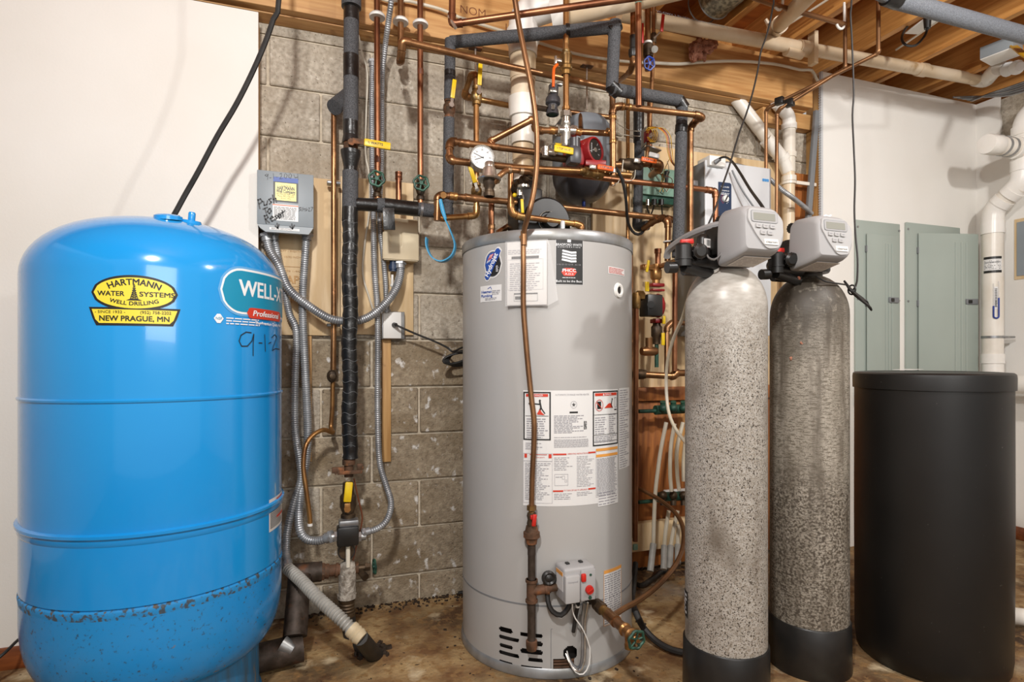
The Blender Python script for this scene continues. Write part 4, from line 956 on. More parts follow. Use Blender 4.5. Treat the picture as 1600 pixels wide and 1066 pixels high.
# ================================================================== LEFT CLUSTER: tall taped pipe, conduits, boxes
def band(root, p, q, r, m='tape', name='tape_band', r2=None, seg=20):
    bm = B(); cyl(bm, p, q, r, r2, seg=seg); return obj(name, bm, m, root)
def seglist(root, items, Y, seg=20, wrap=False):
    """items: (px0,py0,px1,py1,r0,r1,material,name)"""
    for it in items:
        (x0, y0, x1, y1, r0, r1, m_, nm) = it
        bm = B(); a, b = P(x0, y0, Y), P(x1, y1, Y); cyl(bm, a, b, r0, r1, seg=seg); obj(nm, bm, m_, root)
YV = 2.25; k_ = scl(548, YV); R_ = 11.6*k_
t = thing('insulated_riser', 'tall grey foam and black tape wrapped pipe beside the grey control box', 'pipe', P(548, 320, YV))
seglist(t, [(549,-92,549,12,R_*1.3,R_*1.3,'foam','foam_sleeve'),(549,12,549,14,R_*1.3,R_*1.02,'tape','tape_band'),(549,14,549,33,R_*1.03,R_*1.03,'tape','tape_band'),
  (549,33,548.5,88,R_,R_,'foam','foam_sleeve'),(548.5,87,548.5,122,R_*1.03,R_*1.03,'tape','tape_band'),(548.5,121,548,192,R_,R_,'foam','foam_sleeve'),
  (548,190,548,212,R_*1.03,R_*1.0,'tape','tape_band'),(548,212,548,224,R_*1.0,R_*1.18,'tape','tape_band'),(548,236,548,241,R_*1.34,R_*1.3,'tape','tape_band'),(548,241,547.5,262,R_*1.3,R_*.9,'tape','tape_band'),(547.5,260,547.5,272,R_*.9,R_*.92,'tape','tape_band'),
  (547.5,268,547,326,R_*1.04,R_*1.05,'foam','foam_sleeve'),(547,325,546.5,346,R_*1.07,R_*1.07,'tape','tape_band')], YV)
# wrapped tape with slight folds
rnd = random.Random(5); pts = []; rr = []
for i in range(61):
    y = 344+(716-344)*i/60; pts.append(P(546.5+1.2*math.sin(i*.35), y, YV)); rr.append(R_*(1.0+.05*math.sin(i*1.9)+rnd.uniform(-.012,.012)))
bm = B(); sweep(bm, pts, rr, 20); wr_ = obj('tape_wrap', bm, 'tape', t)
bm = B()
for i in range(22):
    y = 350+i*16.5; c = P(546.5, y, YV); n = 20; q = [c+Vector((math.cos(-math.pi*k/n)*R_*1.06, math.sin(-math.pi*k/n)*R_*1.06, .004*math.sin(k*.6+i)+.006*k/n)) for k in range(n+1)]
    sweep(bm, q, .0006, 4)
obj('tape_edges', bm, 'greyside', wr_, kind='stuff')
# valve in the riser with long yellow handle pointing right
c = P(548, 229, YV)
bm = B(); cyl(bm, c+Vector((0,0,.02)), c-Vector((0,0,.02)), R_*.95, seg=16); vb = obj('ball_valve', bm, 'rust', t)
bm = B(); cyl(bm, c, c+Vector((0,-.045,0)), .012, seg=12); hexnut(bm, c+Vector((0,-.046,0)), (0,1,0), .014, .012); obj('stem', bm, 'rust', vb)
bm = B(); box(bm, c+Vector((.028,-.052,.004)), (.05, .004, .02)); obj('lever', bm, 'rust', vb)
bm = B(); box(bm, c+Vector((.094,-.054,.001)), (.098, .008, .028), Matrix.Rotation(.05, 3, 'Y'), bev=.004); hd_ = obj('handle', bm, 'yellow', vb)
bm = B(); pmh = planemap(c+Vector((.094,-.0585,.001)), (1,0,-.05), (.05,0,1)); textp(bm, pmh, '\\\\ WATTS', -.008, 0, .013, .0004, .02, width=.055); obj('handle_lettering', bm, 'ink', t, smooth=False)
# fitting, lower valve, pressure switch, gauge, cross below the tape
x = lambda px, py: P(px, py, YV)
bm = B(); cyl(bm, x(545,716), x(545,745), .017, seg=14); cyl(bm, x(545,718), x(545,726), .024, seg=14); obj('bronze_adapter', bm, 'rust', t)
bm = B(); box(bm, x(528,733)+Vector((0,-.02,0)), (.045,.012,.022), bev=.003); box(bm, x(562,728)+Vector((0,-.02,0)), (.024,.012,.024), bev=.003); box(bm, x(546,736)+Vector((0,-.03,0)), (.09,.008,.014), bev=.002)
cyl(bm, x(524,737)+Vector((0,-.04,0)), x(524,737)+Vector((0,.02,0)), .005, seg=8); obj('pipe_clamp', bm, 'rust', t)
bm = B(); lathe(bm, [(0,-.075),(.027,-.075),(.027,-.05),(.021,-.045),(.030,-.02),(.030,.02),(.021,.03),(.02,.07),(0,.07)], x(544,783), (0,0,1), 16); vb = obj('ball_valve', bm, 'darkbrass', t)
bm = B(); hexnut(bm, x(542,792)+Vector((0,-.032,0)), (0,1,0), .013, .02); box(bm, x(542,789)+Vector((0,-.038,0)), (.022,.004,.03), bev=.002); obj('lever', bm, 'copper_gold', vb)
bm = B(); box(bm, x(543,765)+Vector((0,-.046,0)), (.028,.009,.075), Matrix.Rotation(.1,3,'Y'), bev=.005); obj('handle', bm, 'yellow', vb)
bm = B(); cyl(bm, x(543,806), x(543,818), .008, seg=10); obj('nipple', bm, 'nickel', t)
# pressure switch (its own thing)
ps = thing('pressure_switch', 'black pressure switch box between two grey conduits low on the riser', 'switch', x(543,850))
c = x(542.5, 830)+Vector((0,-.03,0)); bm = B(); box(bm, c+Vector((0,0,-.006)), (.078,.055,.072), bev=.007); obj('cover', bm, 'blackp', ps)
bm = B(); box(bm, c+Vector((.004,.006,.040)), (.072,.05,.024), bev=.006); obj('clear_top', bm, 'steel', ps)
for s_, px_ in ((-1, 523), (1, 562)):
    bm = B(); p = x(px_, 835)+Vector((0,-.03,0)); cyl(bm, p-Vector((.022,0,0)), p+Vector((.02,0,0)), .015, seg=12); hexnut(bm, p-Vector((s_*.004,0,0)), (1,0,0), .020, .014); obj('conduit_connector', bm, 'steel', ps)
# gauge behind the strip
g = thing('pressure_gauge', 'small black rimmed gauge under the black pressure switch', 'gauge', x(542,860))
c = x(541, 860)+Vector((0,-.005,0)); bm = B(); cyl(bm, c+Vector((0,.02,0)), c+Vector((0,-.014,0)), .032, seg=24); obj('case', bm, 'blackp', g)
bm = B(); cyl(bm, c+Vector((0,-.0142,0)), c+Vector((0,-.0148,0)), .027, seg=24); obj('dial', bm, 'darkbrass', g)
bm = B(); cyl(bm, x(543,850)+Vector((0,-.03,0)), x(543,882)+Vector((0,-.03,0)), .0085, seg=12); obj('white_tube', bm, 'pex', g)
# bottom cross and tees
cr = thing('pipe_cross', 'corroded bronze cross fitting with small green wheel valve near the floor', 'pipe fitting', x(543,893))
bm = B(); cyl(bm, x(505,893), x(560,887), .021, seg=16); cyl(bm, x(505,893), x(514,892.5), .027, seg=16); cyl(bm, x(524,891), x(528,891), .026, seg=16); obj('cross_arm', bm, 'rust', cr)
bm = B(); cyl(bm, x(500,894), x(507,893.5), .033, seg=8); obj('hex_bushing', bm, 'rust', cr)
bm = B(); cyl(bm, x(558,888), x(577,886), .012, seg=12); hexnut(bm, x(574,886), (1,0,0), .016, .018); cyl(bm, x(562,892), x(570,897)+Vector((0,-.04,0)), .012, .014, seg=12); obj('drain_spout', bm, 'darkbrass', cr)
gate_wheel(cr, x(585,885.5), (1,.1,0), .026, 'greenv')
bm = B(); pts = [x(543,886), x(542.5,900), x(542,930)]; cyl(bm, x(543,884)+Vector((0,-.0,0)), x(542.5,930), .034, .031, seg=18); sph(bm, x(543,890), .036, 16); obj('crusted_tee', bm, 'crust', cr)
bm = B(); cyl(bm, x(542,928), x(542,934), .035, seg=18); obj('white_collar', bm, 'crust', cr)
bm = B(); lathe(bm, [(0,0),(.031,0),(.031,.012),(.027,.014),(.030,.022),(.027,.026),(.030,.034),(.027,.038),(.030,.046),(.027,.05),(.031,.06),(.031,.075),(0,.075)], x(542,962), (0,0,1), 18); obj('ribbed_adapter', bm, 'darkbrass', cr)
bm = B(); fpt = PZ(572, 1022, .0); sweep(bm, spline([x(543,958), x(545,975), (x(552,1000)+Vector((0,-.04,0))), Vector((fpt.x, fpt.y-.02, .0))]), .028, 14); obj('black_poly_pipe', bm, 'rubber', cr)
# black insulated pipe left of the cross going down and under the tank
pl = thing('insulated_pipe', 'black foam wrapped pipe elbowing to the floor behind the blue tank', 'pipe', x(470,890))
pA, pB_, pC, pD = x(503,893.5), x(452,895)+Vector((-.03,0,0)), x(466,1000), x(400,1020)
Yl = 2.2
bm = B(); sweep(bm, fillet([P(503,893,YV), P(455,897,YV)], 0), .036, 18); obj('foam_sleeve', bm, 'iron', pl)
p0, p1 = P(468,912,2.14), P(468,1030,1.95); p0 = Vector((p0.x, 2.16, p0.z)); k1 = PZ(455,1035,.045)
bm = B(); a_ = P(468,900,2.2); b_ = Vector((a_.x-.012, a_.y-.12, .10)); cyl(bm, a_, b_, .04, seg=18); obj('foam_sleeve', bm, 'iron', pl)
bm = B(); c_ = Vector((b_.x-.22, b_.y-.03, .05)); cyl(bm, b_+Vector((.025,0,-.04)), c_, .046, seg=18); obj('foam_sleeve', bm, 'iron', pl)
bm = B(); cyl(bm, b_+Vector((-.04,-.02,-.01)), b_+Vector((-.005,-.032,-.030)), .03, .02, seg=12); obj('grey_tape', bm, 'steel', pl)
# tee arm: black taped horizontal pipe to the right
t = thing('taped_branch_pipe', 'black taped horizontal pipe running right from the tall riser', 'pipe', P(560,320,YV))
seglist(t, [(556,319,590,321,R_*.88,R_*.88,'tape','tape_band'),(589,320.5,601,321.5,R_*1.0,R_*1.0,'foam','foam_sleeve'),(600,321,652,327,R_*1.02,R_*1.02,'tape','tape_band'),(651,327,684,330,R_*.95,R_*.95,'foam','foam_sleeve'),(656,327.5,660,328,R_*1.02,R_*1.02,'steel','duct_tape'),(683,330,707,332.5,R_*.80,R_*.80,'foam','foam_sleeve')], YV)
bm = B(); p = P(607.5,342,YV-.035); box(bm, p, (.045,.006,.085), Matrix.Rotation(-.05,3,'Y'), bev=.002); obj('hanging_tape_flap', bm, 'tape', t)
# foam end behind the riser, and thin copper drop
t = thing('insulated_stub', 'grey foam pipe stub bending behind the tall riser', 'pipe', P(530,165,2.4))
bm = B(); a_, b_ = P(550,145,2.44), P(522,168,2.36); cyl(bm, a_, b_, .031, seg=18); obj('foam_sleeve', bm, 'foam', t)
t = run('copper_pipe', 'thin copper pipe dropping down the wall left of the taped riser', [(521.5,172,2.40),(521.5,508,2.40),(520.5,578,2.40)], .011, 'copper', elbows=False)
for yy in (285, 508):
    bm = B(); p = P(521.5, yy, 2.40); box(bm, p+Vector((0,.018,0)), (.052,.04,.012), bev=.003); obj('pipe_strap', bm, 'steel', t)
bm = B(); p = P(518.5, 588, 2.385); lathe(bm, [(0,-.02),(.012,-.016),(.016,0),(.012,.016),(0,.02)], p, (.2,-1,0), 14); sph(bm, p, .02, 12, (1,.7,1.3)); obj('brass_oval_fitting', bm, 'darkbrass', t)
bm = B(); sweep(bm, spline([P(520,596,2.40), P(519,640,2.40), P(517,668,2.40), P(520,676,2.36), P(505,672,2.33), P(487,682,2.30), P(477,700,2.28), P(474,730,2.27), P(479,770,2.26), P(484,808,2.26), P(484.5,819,2.26)]), .0088, 12); obj('bent_copper_tube', bm, 'copper_gold', t)
bm = B(); cyl(bm, P(484.4,818,2.26), P(484.5,822,2.26), .0095, seg=12); obj('tube_end', bm, 'outlet', t)
# flexible conduits
def conduit(label, pts, r, m='steel', cat='conduit', pitch=.0085, ends=True, name='flexible_conduit'):
    pts = PP(pts); t = thing(name, label, cat, pts[0]); bm = B(); flex(bm, pts, r, pitch); obj('ribbed_tube', bm, m, t)
    if ends:
        for a, b in ((pts[0], pts[1]), (pts[-1], pts[-2])):
            d = (b-a).normalized(); bm = B(); cyl(bm, a-d*.004, a+d*.026, r*1.18, seg=12); hexnut(bm, a+d*.004, d, r*1.5, .009); obj('connector', bm, m, t)
    return t
M['conduit'] = mat('silver_flexible_conduit', '#b4b6b8', '#929497', 20, rough=.38, metal=.55)
M['liquid'] = mat('grey_liquidtight_conduit', '#a5a39c', '#8e8b84', 20, rough=.45)
conduit('thick flexible conduit swooping from the control box across to the beige box', [(415,366,2.40),(421,390,2.40),(436,416,2.39),(450,450,2.38),(474,472,2.37),(511,496,2.36),(540,502,2.36),(568,499,2.36),(592,484,2.36),(615,458,2.37),(625,430,2.39),(625,411,2.40)], .0175, 'conduit')
conduit('flexible conduit dropping from the left of the control box behind the tank', [(427,366,2.42),(434,400,2.42),(443,445,2.42),(452,490,2.42),(463,520,2.41),(461,600,2.40),(461,670,2.38),(468,720,2.34),(470,750,2.32),(458,790,2.30),(449,830,2.28),(447,860,2.25),(449,888,2.20)], .015, 'conduit')
conduit('thick straight flexible conduit from the control box down to the pressure switch', [(480,366,2.41),(477,400,2.40),(473,470,2.40),(475,540,2.40),(478,600,2.39),(481,670,2.38),(479,715,2.36),(471,760,2.32),(467,800,2.29),(469,830,2.26),(480,843,2.25),(498,845,2.24),(519,838,2.22)], .0165, 'conduit')
conduit('slim flexible conduit from overhead down the wall to the pressure switch', [(582,95,2.40),(581,200,2.40),(583,330,2.40),(585,420,2.40),(590,500,2.39),(590,640,2.38),(593,720,2.36),(603,757,2.32),(611,786,2.28),(605,812,2.25),(590,826,2.23),(567,833,2.22)], .0128, 'conduit')
conduit('slim flexible conduit coming from the ceiling to the white outlet', [(612,-14,2.20),(606,40,2.28),(601,80,2.36),(597,130,2.40),(596,250,2.41),(593,340,2.41),(598,395,2.41),(602,440,2.41),(604,487,2.42)], .0115, 'conduit')
# liquid-tight whip in front, ending in the floor stub
pts = [P(449,888,2.18), P(470,907,2.10), P(500,938,2.0), P(530,965,1.93), P(552,986,1.90)]
t = thing('liquidtight_whip', 'light grey ribbed flexible hose slanting down to the floor stub', 'conduit', pts[-1]); bm = B(); flex(bm, pts, .0215, .012, 14, .22); obj('ribbed_tube', bm, 'liquid', t)
d = (pts[-1]-pts[-2]).normalized(); bm = B(); lathe(bm, [(0,0),(.025,0),(.026,.012),(.024,.016),(.027,.022),(.024,.028),(.027,.034),(.022,.05),(0,.05)], pts[-1]-d*.012, d, 18); obj('yellowed_tape_end', bm, 'beige', t)
e = PZ(583, 1020, .0); q = pts[-1]+d*.03
t = thing('floor_stub_pipe', 'black plastic pipe stub coming up out of the stained floor', 'pipe', (e.x, e.y, 0)); bm = B(); cyl(bm, Vector((e.x+.02, e.y+.02, -.04)), q, .030, .025, seg=16); obj('stub', bm, 'rubber', t)
bm = B(); rnd = random.Random(9)
for i in range(26):
    a = rnd.uniform(0, 6.28); rr_ = rnd.uniform(.03,.065); box(bm, (e.x+math.cos(a)*rr_, e.y+math.sin(a)*rr_, .004), (rnd.uniform(.006,.022), rnd.uniform(.006,.02), rnd.uniform(.006,.02)), Matrix.Rotation(a,3,'Z'))
obj('sealant_crumbs', bm, 'iron', t, kind='stuff')
# control box
Yc = 2.345
cb = thing('control_box', 'grey metal pump control box with handwriting on the wall', 'control box', P(445, 365, Yc))
a, b = P(401.5, 300, Yc), P(490, 300, Yc); zt_, zbm = P(445, 269, Yc).z, P(445, 353, Yc).z
bm = B(); bx(bm, a.x, b.x, Yc, 2.461, zbm, zt_, bev=.003); obj('cover', bm, 'greybox', cb)
bm = B(); z2_ = P(445, 364, Yc).z; f = [(a.x+.001, zbm), (b.x-.001, zbm), (b.x-.008, zbm-.012), (b.x-.018, z2_), (a.x+.03, z2_), (a.x+.012, zbm-.014)]
A = [bm.verts.new((x_, Yc, z_)) for x_, z_ in f]; Bq = [bm.verts.new((x_, Yc+.02, z_)) for x_, z_ in f]
bm.faces.new(A[::-1]); bm.faces.new(Bq)
for i in range(6): j = (i+1) % 6; bm.faces.new((A[i], A[j], Bq[j], Bq[i]))
bmesh.ops.recalc_face_normals(bm, faces=bm.faces); obj('bottom_flap', bm, 'greybox', cb, smooth=False)
pm = planemap(P(445, 320, Yc), (1,0,0), (0,0,1)); o0 = P(445, 320, Yc); q = lambda x_, y_: ((P(x_, y_, Yc)-o0).x, (P(x_, y_, Yc)-o0).z)
b0, b1, b2, b3, b4, b5 = B(), B(), B(), B(), B(), B()
(u0, v1), (u1, v0) = q(427, 276), q(466, 318)
rectp(b0, pm, u0, u1, v0, v1, .001); rectp(b1, pm, u0, u1, v1-.018, v1, .0015); rectp(b2, pm, u0+.007, u1-.007, v0+.006, v1-.021, .0016)
cxx = (u0+u1)/2
for s_, fy, sz, wf in (('For Service Call', .83, .008, .5), ('HARTMANN', .66, .020, .84), ('Well Company', .47, .018, .92), ('NEW PRAGUE, MINN. 56071', .31, .009, .92), ('Phone (952) 758-2202', .19, .009, .80), ('Since 1932', .07, .008, .5)):
    textp(b3, pm, s_, cxx, v0+.006+(v1-v0-.03)*fy+.004, sz, .0022, .02, width=(u1-u0-.016)*wf)
(w0, t1_), (w1, t0_) = q(426, 318), q(466, 347); rectp(b4, pm, w0, w1, t0_, t1_, .0012)
fineprint(b3, pm, w0+.004, w1-.004, t0_+.004, t1_-.010, 10, .0018, .4, 3, .1); rectp(b5, pm, w0, w1, t1_-.006, t1_-.002, .0018)
st = obj('service_label', b0, 'ink', cb, smooth=False); obj('blue_stripe', b1, 'blueink', st, smooth=False); obj('yellow_field', b2, 'yellowink', st, smooth=False); obj('lettering', b3, 'ink', st, smooth=False)
st = obj('instruction_label', b4, 'sticker', cb, smooth=False); obj('orange_bar', b5, 'orange', st, smooth=False)
b0, b1 = B(), B(); (w0, t1_), (w1, t0_) = q(421, 355), q(468, 362); rectp(b0, pm, w0, w1, t0_, t1_, .0014); textp(b1, pm, 'BEFORE SERVICING', (w0*.6+w1*.4), (t0_+t1_)/2, .009, .002, .02, width=.07); fineprint(b1, pm, w1-.03, w1-.004, t0_+.004, t1_-.004, 2, .002, .4, 3)
st = obj('strip_label', b0, 'sticker', cb, smooth=False); obj('lettering', b1, 'ink', st, smooth=False)
b0 = B(); rot = .35
hw = [[(403,312),(406,326)],[(403,313),(407,311),(410,315),(405,319)],[(412,315),(413,321),(417,320),(418,314)],[(424,310),(420,312),(424,316),(421,319)],[(426,305),(428,318)],[(427,312),(431,310),(432,316)],
      [(411,327),(418,324)],[(414,326),(416,333)],[(420,327),(418,331),(421,334),(424,330),(422,326),(420,327)],
      [(413,337),(416,349)],[(413,338),(417,336),(419,340),(415,343),(421,348)],[(423,342),(427,340),(425,338),(422,342),(425,346),(429,343)],[(432,336),(430,339),(433,341),(430,344)],[(435,339),(439,336),(436,334),(434,338),(437,341),(440,338)],[(441,329),(443,339)],[(439,334),(445,330)],
      [(433,349),(434,357)],[(430,353),(434,357),(436,351)],[(456,350),(457,358)],[(453,354),(457,358),(460,352)]]
for ln in hw: strokep(b0, pm, [q(*p) for p in ln], .0045, .0026)
for ln in ([(417,272),(414,274),(417,276),(419,272),(418,281)],[(421,278),(424,278)],[(427,271),(428,280)],[(431,277),(434,277)],[(437,272),(440,271),(440,275),(437,280),(442,279)],[(445,272),(444,277),(447,279),(449,274),(446,271)],[(452,272),(451,277),(454,279),(456,274),(453,271)],[(459,273),(461,278),(465,277)],[(465,272),(466,281)]):
    strokep(b0, pm, [q(*p) for p in ln], .0012, .0022)
for ln in ([(467,325),(470,324),(468,327),(470,328),(467,330)],[(472,324),(471,330)],[(474,324),(473,330)],[(474,327),(477,326),(476,330)],[(479,325),(478,330),(481,327)],[(482,325),(484,325),(482,330),(485,330)],[(486,324),(489,324),(486,330)]):
    strokep(b0, pm, [q(*p) for p in ln], .0013, .0022)
obj('handwriting', b0, 'marker', cb, smooth=False)
# black cable from the ceiling to the tank top
def cord(name, label, pts, r, m='rubber', cat='cable', world=False, **kw):
    pts = [Vector(p) for p in pts] if world else PP(pts); bm = B(); sweep(bm, spline(pts, .02), r, 8); o = obj(name, bm, m, center=True); tag(o, label, cat, kw.get('group')); return o
cord('black_cable', 'black cable slanting from the ceiling down to the blue tank top', [(436,-6,2.05),(427,30,2.06),(413,70,2.07),(392,118,2.08),(368,165,2.09),(340,212,2.10),(310,268,2.11),(289,305,2.12),(272,336,2.12),(262,350,2.13)], .0085)
cord('thin_black_cable', 'thin black cable leaving the bottom left corner of the photo', [(-12,1036,2.2),(8,1020,2.22),(22,1006,2.26),(34,995,2.3)], .005)
# beige box
Yb_ = 2.37
bb = thing('beige_box', 'beige plastic control box under the black taped branch pipe', 'control box', P(628, 405, Yb_))
a, b = P(598.5, 370, Yb_), P(654.5, 370, Yb_); zt_, zb_2 = P(628, 340, Yb_).z, P(628, 407, Yb_).z
bm = B(); bx(bm, a.x+.006, b.x-.001, Yb_+.012, 2.461, zb_2+.004, zt_, bev=.006); obj('back_shell', bm, 'beige', bb)
nx0, nx1, nz = P(610, 370, Yb_).x, P(628, 370, Yb_).x, P(618, 385, Yb_).z; zs_ = P(618, 362, Yb_).z
f = [(a.x, zs_), (nx0, zs_), (nx0, nz), (nx1, nz), (nx1, zs_+.004), (b.x, zs_), (b.x, zb_2), (a.x, zb_2)]
bm = B(); A = [bm.verts.new((x_, Yb_, z_)) for x_, z_ in f]; Bq = [bm.verts.new((x_, Yb_+.03, z_)) for x_, z_ in f]
bm.faces.new(A[::-1]); bm.faces.new(Bq)
for i in range(len(f)): j = (i+1) % len(f); bm.faces.new((A[i], A[j], Bq[j], Bq[i]))
bmesh.ops.recalc_face_normals(bm, faces=bm.faces); bmesh.ops.bevel(bm, geom=[e for e in bm.edges if abs(e.verts[0].co.y-e.verts[1].co.y) > .01 or (e.verts[0].co.y < Yb_+.001 and e.verts[1].co.y < Yb_+.001)], offset=.004, segments=2, affect='EDGES'); obj('front_cover', bm, 'beige', bb)
bm = B(); p = P(614, 416, 2.40); cyl(bm, p+Vector((0,0,.03)), p-Vector((0,0,.022)), .014, seg=12); cyl(bm, p+Vector((0,0,.004)), p-Vector((0,0,.014)), .018, seg=10); obj('blue_cable_gland', bm, 'navy', bb)
bm = B(); p = P(613, 437, 2.40); cyl(bm, p+Vector((0,0,.02)), p-Vector((0,0,.02)), .005, seg=8); sph(bm, p-Vector((0,0,.024)), .009, 10); obj('white_plug', bm, 'outlet', bb)
# outlet with cord
Yo = 2.43
ot = thing('outlet_box', 'white square outlet box with a black cord at the plywood edge', 'outlet', P(617, 530, Yo))
a, b = P(597, 508, Yo), P(632, 508, Yo); z1_, z0_ = P(617, 488, Yo).z, P(617, 529, Yo).z
bm = B(); bx(bm, a.x-.002, b.x+.002, Yo+.004, Yo+.034, z0_-.003, z1_+.003, bev=.003); obj('back_box', bm, 'steel', ot)
bm = B(); bx(bm, a.x+.004, b.x-.014, Yo-.004, Yo+.004, z0_, z1_, bev=.002); obj('cover_plate', bm, 'outlet', ot)
pc = P(616, 508, Yo-.006); bm = B(); cyl(bm, pc, pc+Vector((.004,-.028,.0)), .011, .007, seg=12); obj('plug', bm, 'blackp', ot)
cord('power_cord', 'black power cord drooping right from the white outlet to the coil', [(617,507,2.40),(625,511,2.385),(650,522,2.39),(680,534,2.39),(700,544,2.39),(707,550,2.38),(718,545,2.33),(730,540,2.29)], .0045)
cc = thing('cord_coil', 'bundled black cord coil hanging beside the left edge of the water heater', 'cable', P(710,570,2.38))
for i in range(5):
    c = P(712,560,2.38+.006*i-.01); bm = B(); n = 20; q = [c+Vector((.055*math.cos(2*math.pi*k/n)+.006*i, .004*math.sin(k), .020*math.sin(2*math.pi*k/n)*(1+.15*i)+.012*math.cos(2*math.pi*k/n))) for k in range(n)]; q.append(q[0]); sweep(bm, q, .0045, 6, cap=False); obj('loop', bm, 'rubber', cc)
# blue strap hook
bs = thing('blue_strap', 'blue plastic hook strap hanging from the copper elbow', 'strap', P(690,320,1.98)); bm = B()
pts = spline([P(688,316,1.97), P(692,334,1.96), P(702,356,1.95), P(711,382,1.95), P(706,400,1.95), P(690,409,1.95), (P(675,402,1.95)), P(667,385,1.95), P(667,372,1.95)], .01)
rl = []
for i, p in enumerate(pts):
    a = pts[min(i+1, len(pts)-1)]-pts[max(0, i-1)]; a.normalize(); n_ = Vector((0,1,0)).cross(a).normalized(); w = Vector((.0,1,.0))*.014+n_*.0
    rl.append([bm.verts.new(p+w*s1+n_*.0022*s2+Vector((.006*s1,0,0))) for s1, s2 in ((-1,-1),(1,-1),(1,1),(-1,1))])
for A, Bq in zip(rl, rl[1:]):
    for i in range(4): j = (i+1) % 4; bm.faces.new((A[i], A[j], Bq[j], Bq[i]))
bm.faces.new(rl[0][::-1]); bm.faces.new(rl[-1]); bmesh.ops.recalc_face_normals(bm, faces=bm.faces); obj('strap_band', bm, 'bluestrap', bs)
bm = B(); cyl(bm, P(688,312,1.965), P(696,343,1.955), .006, seg=8); obj('loose_end', bm, 'bluestrap', bs)
# romex pieces on the wall
cord('tan_wire', 'tan wire running down the wall right of the tall riser', [(560,55,2.42),(566,85,2.44),(574,114,2.45),(572,180,2.45),(571,240,2.45),(577,275,2.45),(577,330,2.45),(570,380,2.45),(567,428,2.45),(577,465,2.44),(585,490,2.44)], .004, 'wirew', 'wire')
cord('grey_capillary_wires', 'thin brown capillary tube looping beside the pressure switch', [(553,748,2.27),(560,780,2.28),(566,810,2.29),(560,840,2.29),(553,870,2.27),(548,890,2.25)], .003, 'wireb', 'wire')

# ================================================================== COPPER RISERS (left/centre)
def escutcheon(root, px, py, Y, r):
    bm = B(); lathe(bm, [(0,-.008),(r*2.6,-.008),(r*2.7,0),(r*2.2,.008),(r*1.1,.012)], P(px, py, Y), (0,0,1), 20); return obj('white_collar_ring', bm, 'outlet', root)
YR = 2.30; rp = .0118
t = run('copper_riser', 'copper riser with white collar just right of the taped pipe', [(589,-20,YR),(590,318,YR)], rp, 'copper_red'); escutcheon(t, 589.5, 25, YR, rp)
bm = B(); cyl(bm, P(590,246,YR), P(590,254,YR), rp*1.1, seg=14); obj('brown_band', bm, 'wireb', t)
gate_wheel(t, P(588.5,279,YR-.05), (0,1,0), .028); bm = B(); cyl(bm, P(589,279,YR), P(589,279,YR-.05), .008, seg=10); lathe(bm, [(0,-.04),(.017,-.04),(.017,-.03),(.013,-.02),(.02,0),(.013,.02),(.017,.03),(.017,.04),(0,.04)], P(589.5,292,YR), (0,0,1), 12); obj('gate_valve_body', bm, 'darkbrass', t)
t = run('copper_riser', 'copper riser with white collar turning back at the wall', [(626,-20,YR+.02),(626,95,YR+.02),(624,98,2.42)], rp, 'copper'); escutcheon(t, 626, 33, YR+.02, rp)
t = run('copper_riser', 'copper riser with white collar and green wheel valve beside the beige box', [(656.5,-20,YR),(657,318,YR)], rp, 'copper_red'); escutcheon(t, 657, 37, YR, rp)
bm = B(); cyl(bm, P(657,108,YR), P(657,117,YR), rp*1.06, seg=14); obj('brown_band', bm, 'wireb', t)
gate_wheel(t, P(658,286,YR-.05), (0.05,1,0), .028); bm = B(); cyl(bm, P(657.5,286,YR), P(658,286,YR-.05), .008, seg=10); lathe(bm, [(0,-.04),(.017,-.04),(.017,-.03),(.013,-.02),(.02,0),(.013,.02),(.017,.03),(.017,.04),(0,.04)], P(657,297,YR), (0,0,1), 12); obj('gate_valve_body', bm, 'darkbrass', t)
t = run('copper_stub', 'short capped copper stub standing on the black taped branch pipe', [(623,271,YR),(623,318,YR)], rp, 'copper_red', elbows=False); coupling(t, P(623,275,YR), (0,0,1), rp, .03, 'copper_red', 'cap')
# ================================================================== INSULATED LOOP
t = thing('insulated_loop', 'dark grey foam insulated pipe looping across above the heater', 'pipe', P(703,62,2.226))
ri = .0235
def foam(pts, r, m='foam', nm='foam_sleeve', par=None):
    bm = B(); sweep(bm, [Vector(p) for p in pts], r, 18); return obj(nm, bm, m, par or t)
A0 = P(704,66,2.226); A1 = P(961,42,1.915); A2 = P(956,139,1.915); A3 = P(1063,158,1.935); A4 = P(1059,402,1.935)
A3b = P(1066,162,1.935)
foam([A0, A1], ri); foam([A1+Vector((0,0,.02)), A2], ri); foam([A2, A3], ri); foam([A3b, P(1064.5,215,1.935)], ri*.95); foam([P(1064.5,215,1.935), P(1059,402,1.935)], ri*.98)
for p, q in ((P(884,48,2.0),P(890,47.5,1.995)), (P(952,50,1.925), P(966,38,1.915)), (P(953,132,1.915),P(967,146,1.918)), (P(1060,156,1.935),P(1069,170,1.935)), (P(1065,196,1.935),P(1064,208,1.935)), (P(1057,375,1.935),P(1060,395,1.935))):
    band(t, p, q, ri*1.06)
foam([P(703.5,62,2.226), P(703,102,2.226)], ri*.92); foam([P(703,102,2.226), P(702,157,2.226)], ri*.90); band(t, P(703,111,2.226), P(703,120,2.226), ri*.95)
bm = B(); cyl(bm, P(702,155,2.226), P(701.5,187,2.226), .013, seg=14); obj('copper_section', bm, 'copper', t)
ball_valve(t, P(702,170,2.226), (0,0,1), (.12,0,1), .0135, 'yellow', .075, m='rust')
foam([P(701.5,185,2.226), P(700,318,2.226)], ri*.93); foam([P(700,318,2.226), P(699,336,2.226)], ri*.85)
